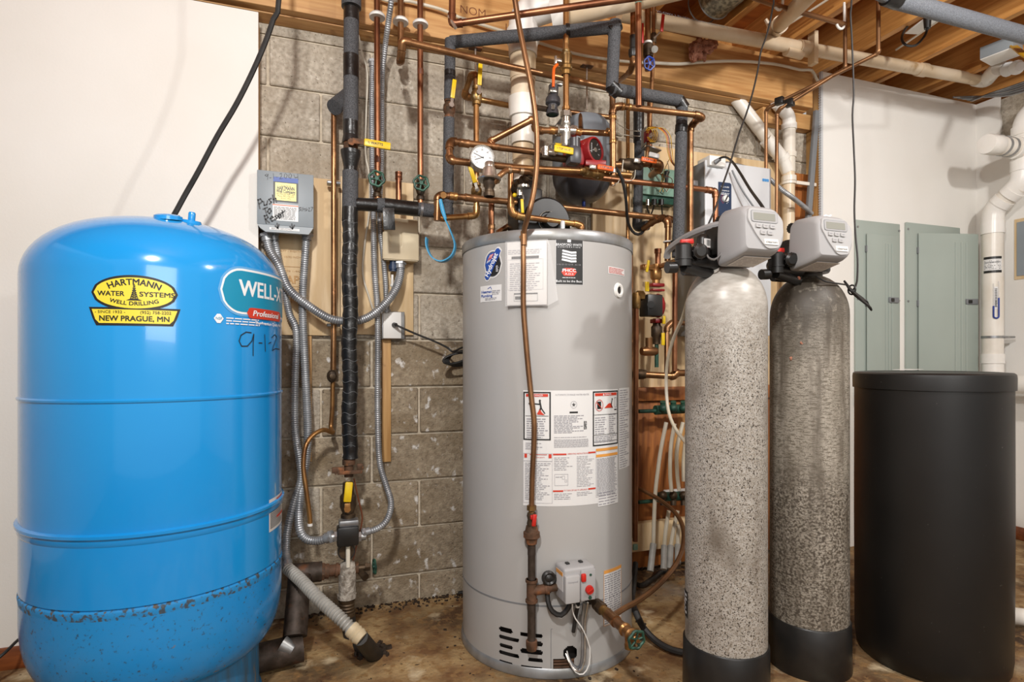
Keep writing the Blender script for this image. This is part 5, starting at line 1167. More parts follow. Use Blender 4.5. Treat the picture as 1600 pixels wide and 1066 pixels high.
# ================================================================== HOT AND COLD LINES ABOVE THE HEATER
t = run('copper_pipe', 'long copper pipe sloping right from the wall behind the foam loop', [(624,98,2.28),(626,94,2.08),(629,64,2.05),(800,105,2.08),(945,136,2.11),(957,141,2.12),(957,290,2.12)], .0125, 'copper')
t = run('copper_pipe', 'reddish copper pipe across the top of the photo in front of the beam', [(707,-15,2.0),(706,38,2.0),(1064,-14,1.70)], .0120, 'copper_red')
bm = B(); cyl(bm, P(701,25,2.0), P(712,44,1.98), .006, seg=8); obj('hanger_clip', bm, 'nickel', t)
cord('brown_wire_on_beam', 'thin brownish tube clipped along the face of the beam', [(590,-8,2.34),(640,2,2.34),(690,15,2.34),(720,28,2.34),(790,50,2.34),(840,66,2.34),(900,84,2.34),(960,94,2.34),(1005,98,2.34),(1030,99,2.34)], .0065, 'pex', 'tube')
cord('white_tube_on_beam', 'white plastic tube stapled along the timber beam to the right', [(1018,98,2.34),(1060,100,2.34),(1100,97,2.34),(1150,95.5,2.34),(1200,99,2.34),(1225,103,2.34),(1250,109,2.34),(1268,110,2.34),(1275,122,2.34),(1282,134,2.35)], .0075, 'wirew', 'tube')
# line with yellow valve left of PVC
t = run('copper_pipe', 'copper pipe with upper yellow handled valve left of the white vent', [(800,166,2.3),(737,153,2.28),(725,150,2.26),(736,118,2.2),(744,117,2.18),(744.5,300,2.18),(744.5,337,2.18),(690,341,2.18),(683,338,2.18),(684,308,2.1),(693,305,2.02)], .0115, 'copper_gold', bend=.02)
ball_valve(t, P(744.5,150,2.18), (0,0,1), (.05,0,1), .0125, 'yellow', .085)
ball_valve(t, P(744.5,300,2.18), (0,0,1), (-.4,-.15,1), .012, 'yellow', .07, stem=(-.2,-1,.0))
t = run('copper_pipe', 'copper loop pipe turning back on itself left of the dial gauge', [(838,238,2.02),(706,221,2.02),(702.5,226,2.0),(702.5,247,1.99),(706,251,1.98),(745,256,1.98),(850,266,1.98)], .0125, 'copper', bend=.022)
ball_valve(t, P(855,241,2.02), (1,0,0), (1,0,.03), .013, 'yellow', .075, m='darkbrass', stem=(0,-.6,1))
coupling(t, P(725,224,2.02), (1,0,0), .0125, .04)
t = run('copper_pipe', 'golden copper pipe with orange handled valve in front of the red pump', [(800,262,1.97),(915,268,1.97),(985,274,1.97)], .0118, 'copper_gold')
bm = B(); lathe(bm, [(0,0),(.014,0),(.014,.02),(.02,.022),(.02,.05),(.015,.052),(.021,.07),(.024,.085),(.018,.10),(0,.10)], P(905,267,1.97), (1,0,-.04), 14); obj('ball_valve', bm, 'brass', t)
bm = B(); p = P(926,261,1.93); box(bm, p, (.028,.012,.016), bev=.003); obj('lever_hub', bm, 'nickel', t)
bm = B(); p = P(946,262.5,1.92); box(bm, p, (.068,.010,.020), Matrix.Rotation(.04,3,'Y'), bev=.005); hh_ = obj('orange_handle', bm, 'orange', t)
bm = B(); pmh = planemap(p+Vector((0,-.0052,0)), (1,0,-.04), (.04,0,1)); textp(bm, pmh, '2 TOP VALVE', 0, 0, .012, .0004, .02, width=.05); obj('handle_lettering', bm, 'ink', hh_, smooth=False)
t = run('copper_pipe', 'diagonal copper pipe rising right in front of the white vent', [(765,224,2.02),(768,220,2.02),(831,187,1.96),(836,190,1.96),(836,201,1.97),(842,204,1.98),(872,204,2.0),(958,209,2.0)], .0118, 'copper', bend=.02)
for px_, w_ in ((847,.012),(862,.02),(902,.03),(950,.012)): coupling(t, P(px_,204 if px_ < 880 else 206,1.99), (1,0,-.05), .0118, w_, 'copper_gold')
bm = B(); hexnut(bm, P(873.5,204,2.0), (1,0,0), .021, .022); hexnut(bm, P(896.5,205,2.0), (1,0,0), .021, .022); obj('hex_unions', bm, 'nickel', t)
t = run('copper_pipe', 'short copper pipe with a tee high behind the silver mixing valve', [(888,175,2.2),(957,184,2.2)], .0105, 'copper'); run('', '', [(907,178,2.2),(907,200,2.1)], .009, 'copper', root=t)
# vertical with union and orange handle -> silver valve
t = run('copper_riser', 'golden copper riser with orange lever above the silver mixing valve', [(884.5,-20,2.0),(884.5,176,2.0)], .0118, 'copper_gold')
p = P(884.5,97,2.0)
bm = B(); lathe(bm, [(0,-.05),(.018,-.05),(.018,-.035),(.024,-.03),(.024,-.018),(.019,-.012),(.022,.012),(.022,.03),(.016,.035),(.016,.045),(0,.045)], p, (0,0,1), 16); vb = obj('union_valve', bm, 'brass', t)
bm = B(); box(bm, P(872,94,1.97), (.030,.008,.012), bev=.002); box(bm, P(868,94,1.965), (.008,.012,.03), bev=.002); obj('lever_hub', bm, 'nickel', vb)
bm = B(); sweep(bm, spline([P(871,101,1.965), P(866,106,1.96), P(865,114,1.955), P(864.5,136,1.955)]), [.005]*200 if False else .0055, 8); obj('orange_lever', bm, 'orange', vb)
bm = B(); lathe(bm, [(0,0),(.0155,0),(.0155,.012),(.012,.014),(.012,.02)], P(884.5,172,2.0), (0,0,1), 14); obj('adapter', bm, 'copper_gold', t)
mx = thing('mixing_valve', 'silver mixing valve body hanging below the golden copper riser', 'valve', P(884,226,1.99))
bm = B(); lathe(bm, [(0,-.07),(.016,-.07),(.0195,-.06),(.0195,-.022),(.0205,-.02),(.0205,-.006),(.0165,-.004),(.0165,.012),(.018,.014),(.018,.024),(.0155,.026),(.0155,.062),(0,.062)], P(884,201,1.99), (0,0,1), 20); hexnut(bm, P(884.3,179,1.99), (0,0,1), .022, .02); cyl(bm, P(872,204,1.99), P(897,205,1.99), .017, seg=16); obj('body', bm, 'nickel', mx)
# dark air device at left of riser
ad = thing('relief_valve', 'dark grey ribbed relief valve with a green mouth left of the copper riser', 'valve', P(864,180,2.12))
bm = B(); lathe(bm, [(0,.06),(.020,.06),(.020,.018),(.026,.012),(.030,.004),(.030,-.014),(.025,-.018),(.020,-.020),(.020,-.035),(.024,-.04),(.026,-.058),(.022,-.06),(.022,-.04)], P(864,157,2.12), (0.05,0,1), 20); obj('body', bm, 'tankdark', ad)
bm = B(); cyl(bm, P(865,177,2.12), P(865,179,2.12), .0215, seg=18); obj('green_mouth', bm, 'greenv', ad)
bm = B(); cyl(bm, P(864,163,2.08), P(864,170,2.09), .007, seg=10); obj('test_screw', bm, 'nickel', ad)
bm = B(); box(bm, P(864,143,2.10), (.03,.02,.012), bev=.003); obj('lug', bm, 'nickel', ad)
bm = B(); box(bm, P(874,132,2.11), (.025,.02,.012), bev=.003); obj('lug', bm, 'nickel', ad)
bm = B(); cyl(bm, P(838,168,2.15), P(855,171,2.12), .011, seg=12); obj('side_pipe', bm, 'darkbrass', ad)
# gauge + pressure reducing valve
Yg = 1.93
g = thing('dial_gauge', 'round silver dial gauge with white face above the water heater', 'gauge', P(753,246,Yg))
c = P(753.5,246.5,Yg); ax = Vector((-.12,-1,.05)).normalized(); rg = 20*scl(753,Yg)
bm = B(); lathe(bm, [(0,-.034),(rg*.92,-.034),(rg*.96,-.004),(rg,-.002),(rg,.006),(rg*.95,.009),(rg*.90,.006),(rg*.89,.001),(0,.001)], c, ax, 40); obj('case', bm, 'nickel', g)
bm = B(); lathe(bm, [(0,.002),(rg*.885,.002)], c, ax, 40); dl = obj('dial', bm, 'sticker', g)
up = Vector((0,0,1)); rgt = up.cross(ax).normalized()*-1; rgt = Vector((1,0,0)) - ax*ax.x; rgt.normalize(); upv = ax.cross(rgt) if ax.cross(rgt).z > 0 else -ax.cross(rgt)
pmg = planemap(c+ax*.0028, rgt, upv); bm = B()
for i in range(31):
    a = math.radians(225-270*i/30); l = .80 if i % 5 else .72; strokep(bm, pmg, [(rg*l*math.cos(a), rg*l*math.sin(a)), (rg*.86*math.cos(a), rg*.86*math.sin(a))], .0009, .0)
for i, s_ in enumerate(('0','10','20','30','40','50','60')):
    a = math.radians(225-270*i/6); textp(bm, pmg, s_, rg*.60*math.cos(a), rg*.60*math.sin(a), .0075, .0)
for a, l in ((155, .75), (200, .62)): strokep(bm, pmg, [(-rg*.12*math.cos(math.radians(a)), -rg*.12*math.sin(math.radians(a))), (rg*l*math.cos(math.radians(a)), rg*l*math.sin(math.radians(a)))], .0018, .0006)
polyp(bm, pmg, ell(0,0,.0025,.0025,12), .0008); obj('dial_marks', bm, 'ink', dl, smooth=False)
pr = thing('pressure_reducing_valve', 'bell shaped bronze pressure reducing valve in front of the gauge', 'valve', P(764,300,1.86))
c = P(764.5,277,1.86)
bm = B(); lathe(bm, [(0,.052),(.014,.052),(.017,.048),(.017,.034),(.022,.030),(.026,.008),(.028,.0),(.040,-.003),(.041,-.008),(.038,-.012),(.02,-.013),(0,-.013)], c, (.03,.05,1), 24); obj('bonnet', bm, 'nickel', pr)
bm = B(); lathe(bm, [(0,-.01),(.022,-.012),(.020,-.03),(.015,-.038),(.016,-.05),(.019,-.053),(.019,-.066),(.014,-.068),(.014,-.06)], c, (.0,.0,1), 20); obj('body', bm, 'darkbrass', pr)
bm = B(); sweep(bm, fillet([c+Vector((.004,0,-.03)), P(782,273,1.84), P(793,265,1.86), P(829,269,1.88), P(831,275,1.90)], .02), .0098, 12); obj('copper_elbow', bm, 'copper', pr)
for px_,py_ in ((776,282),(796,266),(815,268)):
    coupling(pr, P(px_,py_,1.86), (1,0,.5) if px_ < 780 else (1,0,-.05), .0098, .012, 'solder')
t = thing('check_valve', 'ribbed dark brass backflow valve slanting under the copper elbow', 'valve', P(815,300,1.92))
a_, b_ = P(829,272,1.89), P(803,298,1.96); d = (b_-a_).normalized(); L = (b_-a_).length
prf = []
for i in range(9): prf += [(.020 if i % 2 else .0155, L*i/9), (.020 if i % 2 else .0155, L*(i+.9)/9)]
bm = B(); lathe(bm, [(0,0)]+prf+[(0,L)], a_, d, 16); obj('body', bm, 'darkbrass', t)
bm = B(); lathe(bm, [(0,-.004),(.022,-.004),(.022,.004),(0,.008)], P(818,292,1.90), (0,0,1), 16); cyl(bm, P(812,296,1.92), P(812,306,1.92), .011, seg=12); obj('vent_cup', bm, 'nickel', t)
t = run('copper_pipe', 'golden copper pipe with small yellow lever feeding the heater top', [(800,262,1.97),(798,275,1.97),(798,325,1.97),(801,334,1.97),(812,338,1.97),(900,350,1.98),(908,353,1.98),(909,366,1.98)], .0112, 'copper_gold', bend=.018)
bm = B(); sweep(bm, spline([P(812,299,1.93), P(817,306,1.92), P(818,312,1.915)]), .0035, 6); obj('lever', bm, 'nickel', t)
bm = B(); box(bm, P(816,322,1.91), (.011,.006,.050), Matrix.Rotation(-.06,3,'Y'), bev=.0025); obj('yellow_handle', bm, 'yellow', t)
bm = B(); sph(bm, P(804,305,1.94), .008, 10); obj('yellow_knob', bm, 'yellow', t)
coupling(t, P(813,339,1.97), (1,0,-.1), .0112, .03, 'brass')
bm = B(); bx(bm, P(877,347,1.96).x, P(884,347,1.96).x, 1.965, 1.995, 1.47, P(880,345,1.97).z, bev=.002); obj('tape_strap', bm, 'steel', t)
t = run('copper_pipe', 'long reddish copper pipe running behind the pump to the tall cabinet', [(842,268,2.06),(850,268,2.06),(1107,297,2.06),(1117,299,2.05),(1118,305,2.05),(1118,372,2.05)], .0118, 'copper_red', bend=.02)
t = run('copper_pipe', 'long copper pipe crossing just above the heater top', [(683,345,2.05),(684,309,2.05),(690,305,2.05),(800,316,2.05),(1045,342,2.05),(1051,345,2.05)], .0122, 'copper', bend=.02)
for px_ in (708, 735, 798): coupling(t, P(px_, 305+(px_-690)*.104, 2.05), (1,0,-.04), .0122, .028 if px_ != 735 else .045, 'copper' if px_ == 735 else 'copper_gold')
t = run('copper_drop', 'copper drop pipe entering the left side of the heater top', [(768,298,2.1),(768,366,2.1)], .0115, 'copper_red'); coupling(t, P(768,355,2.1), (0,0,1), .0115, .02, 'copper')
t = run('copper_stub', 'short bent copper elbow low behind the left of the heater top', [(778,364,2.16),(800,350,2.16),(808,352,2.15),(810,360,2.15)], .012, 'copper', bend=.02)
# ================================================================== WHITE VENT AND BLOWER
Yp = 2.19
v = thing('white_vent_pipe', 'wide white plastic vent pipe rising from the heater blower', 'vent pipe', P(817,300,Yp)); kk = scl(817, Yp)
def pv(y0, y1, w0, w1, m_, nm='pipe', x0=817, x1=817):
    bm = B(); cyl(bm, P(x0,y0,Yp), P(x1,y1,Yp), w0/2*kk, w1/2*kk, seg=32); obj(nm, bm, m_, v)
pv(62,125,41,40,'pvc_old'); pv(125,158,38,39,'pvc_old'); pv(154,184,46,43,'pvc','coupling'); pv(116,121,41,40,'pvc_old','pipe_end_ring')
pv(184,225,36,36,'pvc'); pv(228,252,33,33,'pvc_old'); pv(212,226,37,36,'pvc','coupling'); pv(250,285,31,31,'pvc_old'); pv(268,284,34,34,'pvc','coupling')
pv(66,88,46,44,'pvc','coupling')
E0 = P(817,62,Yp); bm = B(); e1 = P(822,18,Yp-.02); e2 = P(868,4,2.10); e3 = P(905,-6,2.06)
sweep(bm, fillet([E0, P(818,22,Yp), e3], .12, 8), 23*kk, 28); obj('elbow', bm, 'pvc_clean', v)
bm = B(); cyl(bm, P(817,66,Yp), P(817,48,Yp), 25.5*kk, seg=28); obj('elbow_hub', bm, 'pvc_clean', v)
bm = B(); sweep(bm, [P(868,24,2.10), P(868,24,2.10)+(P(1055,-22,1.86)-P(868,24,2.10))*2.6], .052, 28); obj('sloping_pipe', bm, 'pvc_old', v)
bm = B(); sweep(bm, [P(862,26,2.11), P(885,20,2.08)], .060, 28); obj('hub', bm, 'pvc_clean', v)
bl = thing('draft_blower', 'black draft blower sitting on top of the grey water heater', 'blower', P(850,356,2.02))
c = P(851,350,2.05); bm = B(); lathe(bm, [(0,-.05),(.088,-.05),(.096,-.042),(.096,.03),(.088,.038),(0,.038)], c, (0,-1,0), 40); obj('housing', bm, 'blackp', bl)
bm = B(); lathe(bm, [(.035,.039),(.037,.045),(.040,.039)], c, (0,-1,0), 28); cyl(bm, c+Vector((0,-.04,0)), c+Vector((0,-.08,0)), .028, seg=20); obj('motor', bm, 'blackp', bl)
bm = B(); n = 28; q = [c+Vector((.040*math.cos(2*math.pi*k/n), -.041, .040*math.sin(2*math.pi*k/n))) for k in range(n+1)]; sweep(bm, q, .002, 6, cap=False); obj('silver_ring', bm, 'nickel', bl)
bm = B(); bx(bm, P(800,330,2.1).x, P(838,330,2.1).x, 2.03, 2.16, 1.465, P(820,300,2.1).z, bev=.01); cyl(bm, P(817,305,Yp-.02), P(817,286,Yp-.0), .044, seg=24); obj('outlet_box', bm, 'blackp', bl)
bm = B(); box(bm, P(877,342,2.09), (.02,.004,.10), Matrix.Rotation(-.75,3,'Y')); obj('foil_bracket', bm, 'steel', bl)
# ================================================================== PUMP, EXPANSION TANK
ex = thing('expansion_tank', 'dark bottomed grey expansion tank hanging behind the red pump', 'tank', P(909,318,2.28)); c = P(909,270,2.28)
rE = 46*scl(909,2.28)
bm = B(); zt0 = P(909,275,2.28).z; lathe(bm, [(rE, zt0-.005), (rE, P(909,215,2.28).z), (rE*.97, P(909,205,2.28).z+.01), (rE*.8, P(909,195,2.28).z+.012), (0, P(909,190,2.28).z+.02)], (c.x, c.y, 0), seg=40); obj('shell', bm, 'tankgrey', ex)
bm = B(); zz0 = P(909,318,2.28).z; lathe(bm, [(0, zz0)]+[(rE*math.sin(math.pi/2*i/10)**.9, zt0-(zt0-zz0)*math.cos(math.pi/2*i/10)) for i in range(1,11)], (c.x, c.y, 0), seg=40); obj('bottom_dome', bm, 'tankdark', ex)
bm = B(); cyl(bm, (c.x+.0, c.y-.02, zz0-.022), (c.x, c.y-.02, zz0+.01), .008, seg=10); obj('blue_cap', bm, 'bluev', ex)
pu = thing('circulator_pump', 'red circulator pump with a black round face', 'pump', P(925,262,2.02))
c = P(931,234,1.96); ax = Vector((.42,-.90,.04)).normalized()
bm = B(); lathe(bm, [(0,-.135),(.03,-.135),(.036,-.11),(.044,-.10),(.052,-.07),(.052,-.008),(.050,.0),(.043,.002),(.041,-.006),(0,-.006)], c, ax, 32); obj('motor', bm, 'redpump', pu)
bm = B(); lathe(bm, [(0,-.004),(.041,-.004)], c, ax, 32); fc = obj('face', bm, 'blackp', pu)
bm = B(); lathe(bm, [(0,.0),(.009,0),(.009,-.005)], c, ax, 16); obj('hub_screw', bm, 'nickel', fc)
rgt = Vector((1,0,0))-ax*ax.x; rgt.normalize(); pmp = planemap(c+ax*-.0034, rgt, (0,0,1)); b0 = B()
for a in (200, 235, 300, 330, 20, 60): textp(b0, pmp, '|', .027*math.cos(math.radians(a)), .027*math.sin(math.radians(a)), .012, .0, rot=math.radians(a+90))
textp(b0, pmp, 'GRUNDFOS', -.021, .004, .0075, .0, .02, rot=math.radians(90), width=.036); obj('face_print', b0, 'whiteink', fc, smooth=False)
bm = B(); box(bm, c+Vector((.0,-.0,-.056))+ax*-.006, (.080,.05,.022), Matrix.Rotation(-.25,3,'Z'), bev=.004); jb = obj('terminal_box', bm, 'redpump', pu)
bm = B(); box(bm, c+Vector((-.075,.07,-.02)), (.05,.05,.08), bev=.01); sph(bm, c+Vector((-.06,.06,-.01)), .045, 16); box(bm, c+Vector((-.075,.03,-.03)), (.06,.06,.07), bev=.01); obj('volute', bm, 'redpump', pu)
bm = B(); box(bm, c+Vector((-.095,.0,-.035)), (.05,.05,.07), bev=.012); cyl(bm, c+Vector((-.09,0,-.02)), c+Vector((-.09,0,.03)), .022, seg=14); obj('flange', bm, 'tankdark', pu)
for s_ in (-1,1):
    bm = B(); hexnut(bm, c+Vector((-.075+.0*s_,.02,.03*s_-.0)), (1,0,0), .008, .03); obj('bolt', bm, 'rust', pu)
b0 = B(); p = P(881,234,1.93); box(b0, p, (.078,.008,.026), Matrix.Rotation(.05,3,'Y'), bev=.004); t = thing('valve_handle_tag', 'yellow lever handle with black lettering left of the red pump', 'valve handle', p); yh = obj('handle', b0, 'yellow', t)
b0 = B(); textp(b0, planemap(p+Vector((0,-.0042,0)), (1,0,-.05), (.05,0,1)), '= TOP VALVE -', 0, 0, .011, .0004, .02, width=.06); obj('lettering', b0, 'ink', yh, smooth=False)
bm = B(); cyl(bm, P(845,236,1.97), P(868,239,1.96), .012, seg=12); cyl(bm, P(852,230,1.93), P(852,244,1.93), .013, seg=12); obj('valve_body', bm, 'nickel', t)
bm = B(); sweep(bm, [P(838,243,1.99), P(900,251,1.98)], .0135, 12); obj('brass_tail', bm, 'darkbrass', t)
# ================================================================== CENTRE-RIGHT VERTICALS
t = run('copper_pipe', 'golden copper pipe turning down right beside the red pump face', [(1079,400,1.95),(1079,200,1.95),(1086,190,1.93),(1097,184,1.86),(1090,180,1.86),(968,166,1.93),(960,168,1.94),(957,174,1.94),(958,275,1.94)], .0118, 'copper', bend=.02)
for py_ in (184, 222, 268): coupling(t, P(957.5,py_,1.94), (0,0,1), .0118, .014, 'copper_gold' if py_ < 260 else 'nickel')
for px_ in (973, 983, 1012): coupling(t, P(px_,166+(px_-968)*.115,1.92), (1,0,-.1), .0118, .010, 'copper_gold')
t = run('copper_riser', 'bright copper riser passing in front of the foam loop', [(997.5,-20,1.86),(998,166,1.86)], .0118, 'copper_red')
bm = B(); cyl(bm, P(997.5,-20,1.86), P(997.5,6,1.86), .0124, seg=14); obj('green_patina_section', bm, 'greenbox', t)
t = run('copper_riser', 'orange tinted thin copper riser behind the red pump pipe', [(981,140,2.3),(981,500,2.3)], .0088, 'copper_gold')
t = run('copper_riser', 'brown copper riser behind the bright one near the blue valve', [(1012,-20,2.1),(1012,110,2.1)], .0125, 'copper'); 
bm = B(); lathe(bm, [(0,-.03),(.02,-.03),(.022,-.02),(.022,.018),(.016,.024),(.014,.03),(0,.03)], P(1013,78,2.1), (0,0,1), 14); obj('valve_body', bm, 'darkbrass', t)
bm = B(); cyl(bm, P(1018,78,2.08), P(1023,77,2.03), .012, .014, seg=12); obj('side_port', bm, 'nickel', t)
bm = B(); cyl(bm, P(1012,66,2.1), P(1012,69,2.1), .019, seg=14); obj('white_sealant', bm, 'outlet', t)
gate_wheel(t, P(1014.5,99,2.04), (0,1,.25), .024, 'bluev'); bm = B(); cyl(bm, P(1014,99,2.1), P(1014.5,99,2.04), .007, seg=8); obj('stem', bm, 'brass', t)
t = run('copper_riser', 'thin copper riser with red lever close to the beam', [(1022,-20,2.12),(1021,60,2.12),(1020,90,2.12),(1018,150,2.12),(1010,260,2.12)], .0085, 'copper', elbows=False)
bm = B(); lathe(bm, [(0,-.02),(.012,-.02),(.014,0),(.012,.02),(0,.02)], P(1021,60,2.12), (0,0,1), 12); vb = obj('ball_valve', bm, 'darkbrass', t)
bm = B(); sweep(bm, [P(1022,60,2.09), P(1031,50,2.07)], .004, 6); obj('lever', bm, 'nickel', vb)
bm = B(); box(bm, P(1035,36,2.07), (.014,.006,.075), Matrix.Rotation(.12,3,'Y'), bev=.002); obj('handle', bm, 'red', vb)
t = run('copper_riser', 'copper riser with black union bending back under the beam', [(989,-20,2.12),(989,100,2.12),(985,112,2.16),(968,126,2.3)], .011, 'copper'); 
bm = B(); lathe(bm, [(0,-.03),(.015,-.03),(.019,-.02),(.019,.0),(.014,.006),(.014,.06),(0,.06)], P(989,78,2.12), (0,0,1), 14); obj('black_union', bm, 'blackp', t)
bm = B(); box(bm, P(1004,52,2.1), (.010,.006,.085), bev=.002); obj('red_handle', bm, 'red', t)
t = thing('insulated_drop', 'black foam wrapped drop pipe behind the wires and orange lever', 'pipe', P(998,350,2.22))
foam([P(998,150,2.22), P(998,222,2.22)], .024, 'tape', 'tape_wrap', t); foam([P(999,222,2.22), P(999,260,2.22)], .0225, 'foam', 'foam_sleeve', t); foam([P(998,260,2.22), P(996,350,2.22)], .0205, 'foam', 'foam_sleeve', t)
foam(fillet([P(996,335,2.22), P(995,356,2.21), P(1012,352,2.16)], .02), .0215, 'tape', 'tape_elbow', t)
t = run('copper_pipe', 'old brown copper pipe curving right then down beside the foam pipe', [(1005,358,2.12),(1022,345,2.06),(1036,340,2.02),(1043,346,2.0),(1044,352,2.0),(1043,408,2.0)], .0122, 'copper', bend=.02)
t = run('copper_riser', 'dull copper riser right of the thick grey foam pipe', [(1077,205,2.15),(1077,400,2.15)], .0118, 'copper_tube'); bm = B(); box(bm, P(1081,287,2.12), (.045,.03,.024), bev=.003); obj('pipe_clamp', bm, 'steel', t)
t = run('copper_riser', 'thick copper riser behind the zone valve', [(1015,150,2.26),(1015,232,2.26)], .0118, 'copper_red')
# zone valve with wires
zv = thing('zone_valve', 'zone valve with round silver motor and coloured wires', 'valve', P(1020,240,2.14))
bm = B(); box(bm, P(1006,215,2.14), (.004,.05,.075), Matrix.Rotation(-.15,3,'Z')); box(bm, P(1018,234,2.13), (.07,.05,.004), Matrix.Rotation(.2,3,'Y')); obj('bracket', bm, 'steel', zv)
c = P(1024,213,2.10); bm = B(); lathe(bm, [(0,-.03),(.024,-.03),(.026,0),(.024,.006),(0,.008)], c, (.55,-1,.1), 24); obj('motor', bm, 'nickel', zv)
bm = B(); box(bm, P(1012,214,2.12), (.025,.03,.05), bev=.004); obj('coil', bm, 'redpump', zv)
for i, (m_, dx) in enumerate((('wirey', 0), ('orange', 2), ('wireb', 4), ('wirey', 7))):
    bm = B(); sweep(bm, spline([P(1010+i,208,2.09), P(1016,199+i,2.08), P(1028+dx,200,2.08), P(1040+dx,212,2.09), P(1043+dx,235,2.11), P(1048+dx*.6,252,2.14), P(1056,262,2.2)]), .0016, 5); obj('wire', bm, m_, zv)
for i in range(3):
    bm = B(); sweep(bm, spline([P(1009+i*2,204,2.08), P(1014+i*4,199,2.07), P(1021+i*3,208,2.07), P(1017+i*3,222,2.07), P(1011+i,214,2.08)]), .0015, 5); obj('wire_loop', bm, 'wirey', zv)
bm = B(); box(bm, P(1020,244,2.12), (.05,.03,.02), Matrix.Rotation(.1,3,'Y'), bev=.003); obj('terminal_strip', bm, 'sticker', zv)
t = run('copper_pipe', 'stout copper elbow pipe with second orange lever below the zone valve', [(960,258,2.1),(1020,255,2.1),(1030,257,2.1),(1030,264,2.12),(1018,274,2.25)], .0155, 'copper', bend=.02)
bm = B(); lathe(bm, [(0,-.05),(.02,-.05),(.02,-.03),(.025,-.015),(.025,.015),(.02,.03),(.02,.05),(0,.05)], P(985,257,2.1), (1,0,0), 14); obj('ball_valve', bm, 'darkbrass', t)
bm = B(); box(bm, P(995,251,2.06), (.03,.012,.02), bev=.003); obj('lever_hub', bm, 'nickel', t)
bm = B(); p = P(1014,250.5,2.05); box(bm, p, (.072,.010,.020), Matrix.Rotation(.05,3,'Y'), bev=.004); oh = obj('orange_handle', bm, 'orange', t)
bm = B(); textp(bm, planemap(p+Vector((0,-.0052,0)), (1,0,-.05), (.05,0,1)), '2 TOP VALVE', 0, 0, .012, .0004, .02, width=.055); obj('handle_lettering', bm, 'ink', oh, smooth=False)
# green relay box
gb = thing('green_relay_box', 'pale green relay box mounted behind the thick grey foam pipe', 'relay box', P(1025,315,2.38))
a, b = P(1004,290,2.38), P(1060,290,2.38); bm = B(); bx(bm, a.x, b.x, 2.385, 2.454, P(1030,305,2.38).z, P(1030,262,2.38).z, bev=.003); obj('cover', bm, 'greenbox', gb)
bm = B(); bx(bm, a.x-.01, b.x, 2.40, 2.454, P(1030,316,2.38).z, P(1030,305,2.38).z, bev=.002); obj('base', bm, 'greenv', gb)
for i, px_ in enumerate((1012, 1022, 1033)):
    bm = B(); p = P(px_,312,2.36); cyl(bm, p, p-Vector((0,0,.028)), .013 if i else .009, seg=12); obj('cable_connector', bm, 'blackp' if i else 'nickel', gb)
    bm = B(); sweep(bm, spline([p-Vector((0,0,.02)), P(px_+(-1,-1,1)[i],325,2.37), P(px_+(3,-5,2)[i],336,2.40)]), .004, 6); obj('black_cable', bm, 'rubber', gb)
bm = B(); lathe(bm, [(0,0),(.006,0),(.009,.05),(.014,.065),(.012,.07),(0,.07)], P(1041,290,2.36), (.05,0,1), 10); obj('black_transformer_plug', bm, 'blackp', gb)
rnd = random.Random(21)
for i in range(7):
    x0 = rnd.uniform(1015,1050); bm = B(); sweep(bm, spline([P(x0,rnd.uniform(240,255),2.2), P(x0+rnd.uniform(-8,12),265,2.25), P(1038+rnd.uniform(-12,12),280,2.33), P(1036+rnd.uniform(-10,10),300,2.36)]), .0018, 5); obj('thin_wire', bm, ('wirey','wirew','greenv','wireb')[i % 4], gb)
for i, (pts) in enumerate(([(960,187,2.0),(970,197,2.1),(985,204,2.15),(1000,205,2.2)], [(960,205,2.0),(972,210,2.1),(985,212,2.15),(1000,213,2.2)], [(974,250,2.0),(972,270,2.0),(976,282,2.0),(990,280,2.05),(993,265,2.1)], [(957,262,1.92),(970,270,1.96),(966,285,1.98),(957,290,1.99)])):
    cord('thin_white_wire', ('upper of the two thin white wires crossing between copper pipes', 'lower of the two thin white wires crossing between copper pipes', 'thin white wire looped under the second orange lever', 'thin white wire looped behind the first orange lever')[i], pts, .0016, 'wirew', 'wire')
cord('black_lead', 'black cable looping down behind the heater from the orange lever', [(962,262,1.93),(972,280,1.95),(978,310,1.98),(980,340,2.05),(984,355,2.1),(992,365,2.12),(1002,365,2.12),(1010,352,2.15)], .0062)
# ================================================================== ON THE HEATER'S FRONT
hp = lambda px, py, off=.0: (lambda h: h[2]+Vector((math.cos(h[0]), math.sin(h[0]), 0))*off)(hit(px, py, *HC, HR))
gl = thing('gas_line', 'bent brown copper gas tube running down the front of the grey water heater', 'pipe', hp(833,785,.03))
top = [P(802,-225,1.70), P(802.5,-60,1.70), P(803,-14,1.70), P(806,8,1.70), P(811,40,1.70), P(820,85,1.69), P(829,130,1.68), P(836,175,1.68), P(839,215,1.68), P(838.5,260,1.68), P(834,300,1.68), P(826,335,1.68)]
low = [hp(821,368,.022), hp(820.5,420,.022), hp(820.5,480,.022), hp(823,520,.022), hp(827,570,.022), hp(832,620,.024), hp(836,655,.026), hp(836,690,.026), hp(834,740,.03), hp(833,786,.03)]
bm = B(); sweep(bm, spline(top+low, .02), .0088, 14); obj('copper_tube', bm, 'copper_tube', gl)
bm = B(); cyl(bm, hp(821,364,.022), hp(821,385,.022), .0105, seg=14); cyl(bm, hp(816,372,.0), hp(816,372,.016), .006, seg=8); obj('clip', bm, 'copper_tube', gl)
v0 = hp(833,784,.03); dn = Vector((0,0,-1)); zz = lambda py: Vector((v0.x, v0.y, hp(834,py,.03).z))
bm = B(); hexnut(bm, zz(790), dn, .0155, .016); cyl(bm, zz(795), zz(803), .010, seg=12); obj('flare_nut', bm, 'brass', gl)
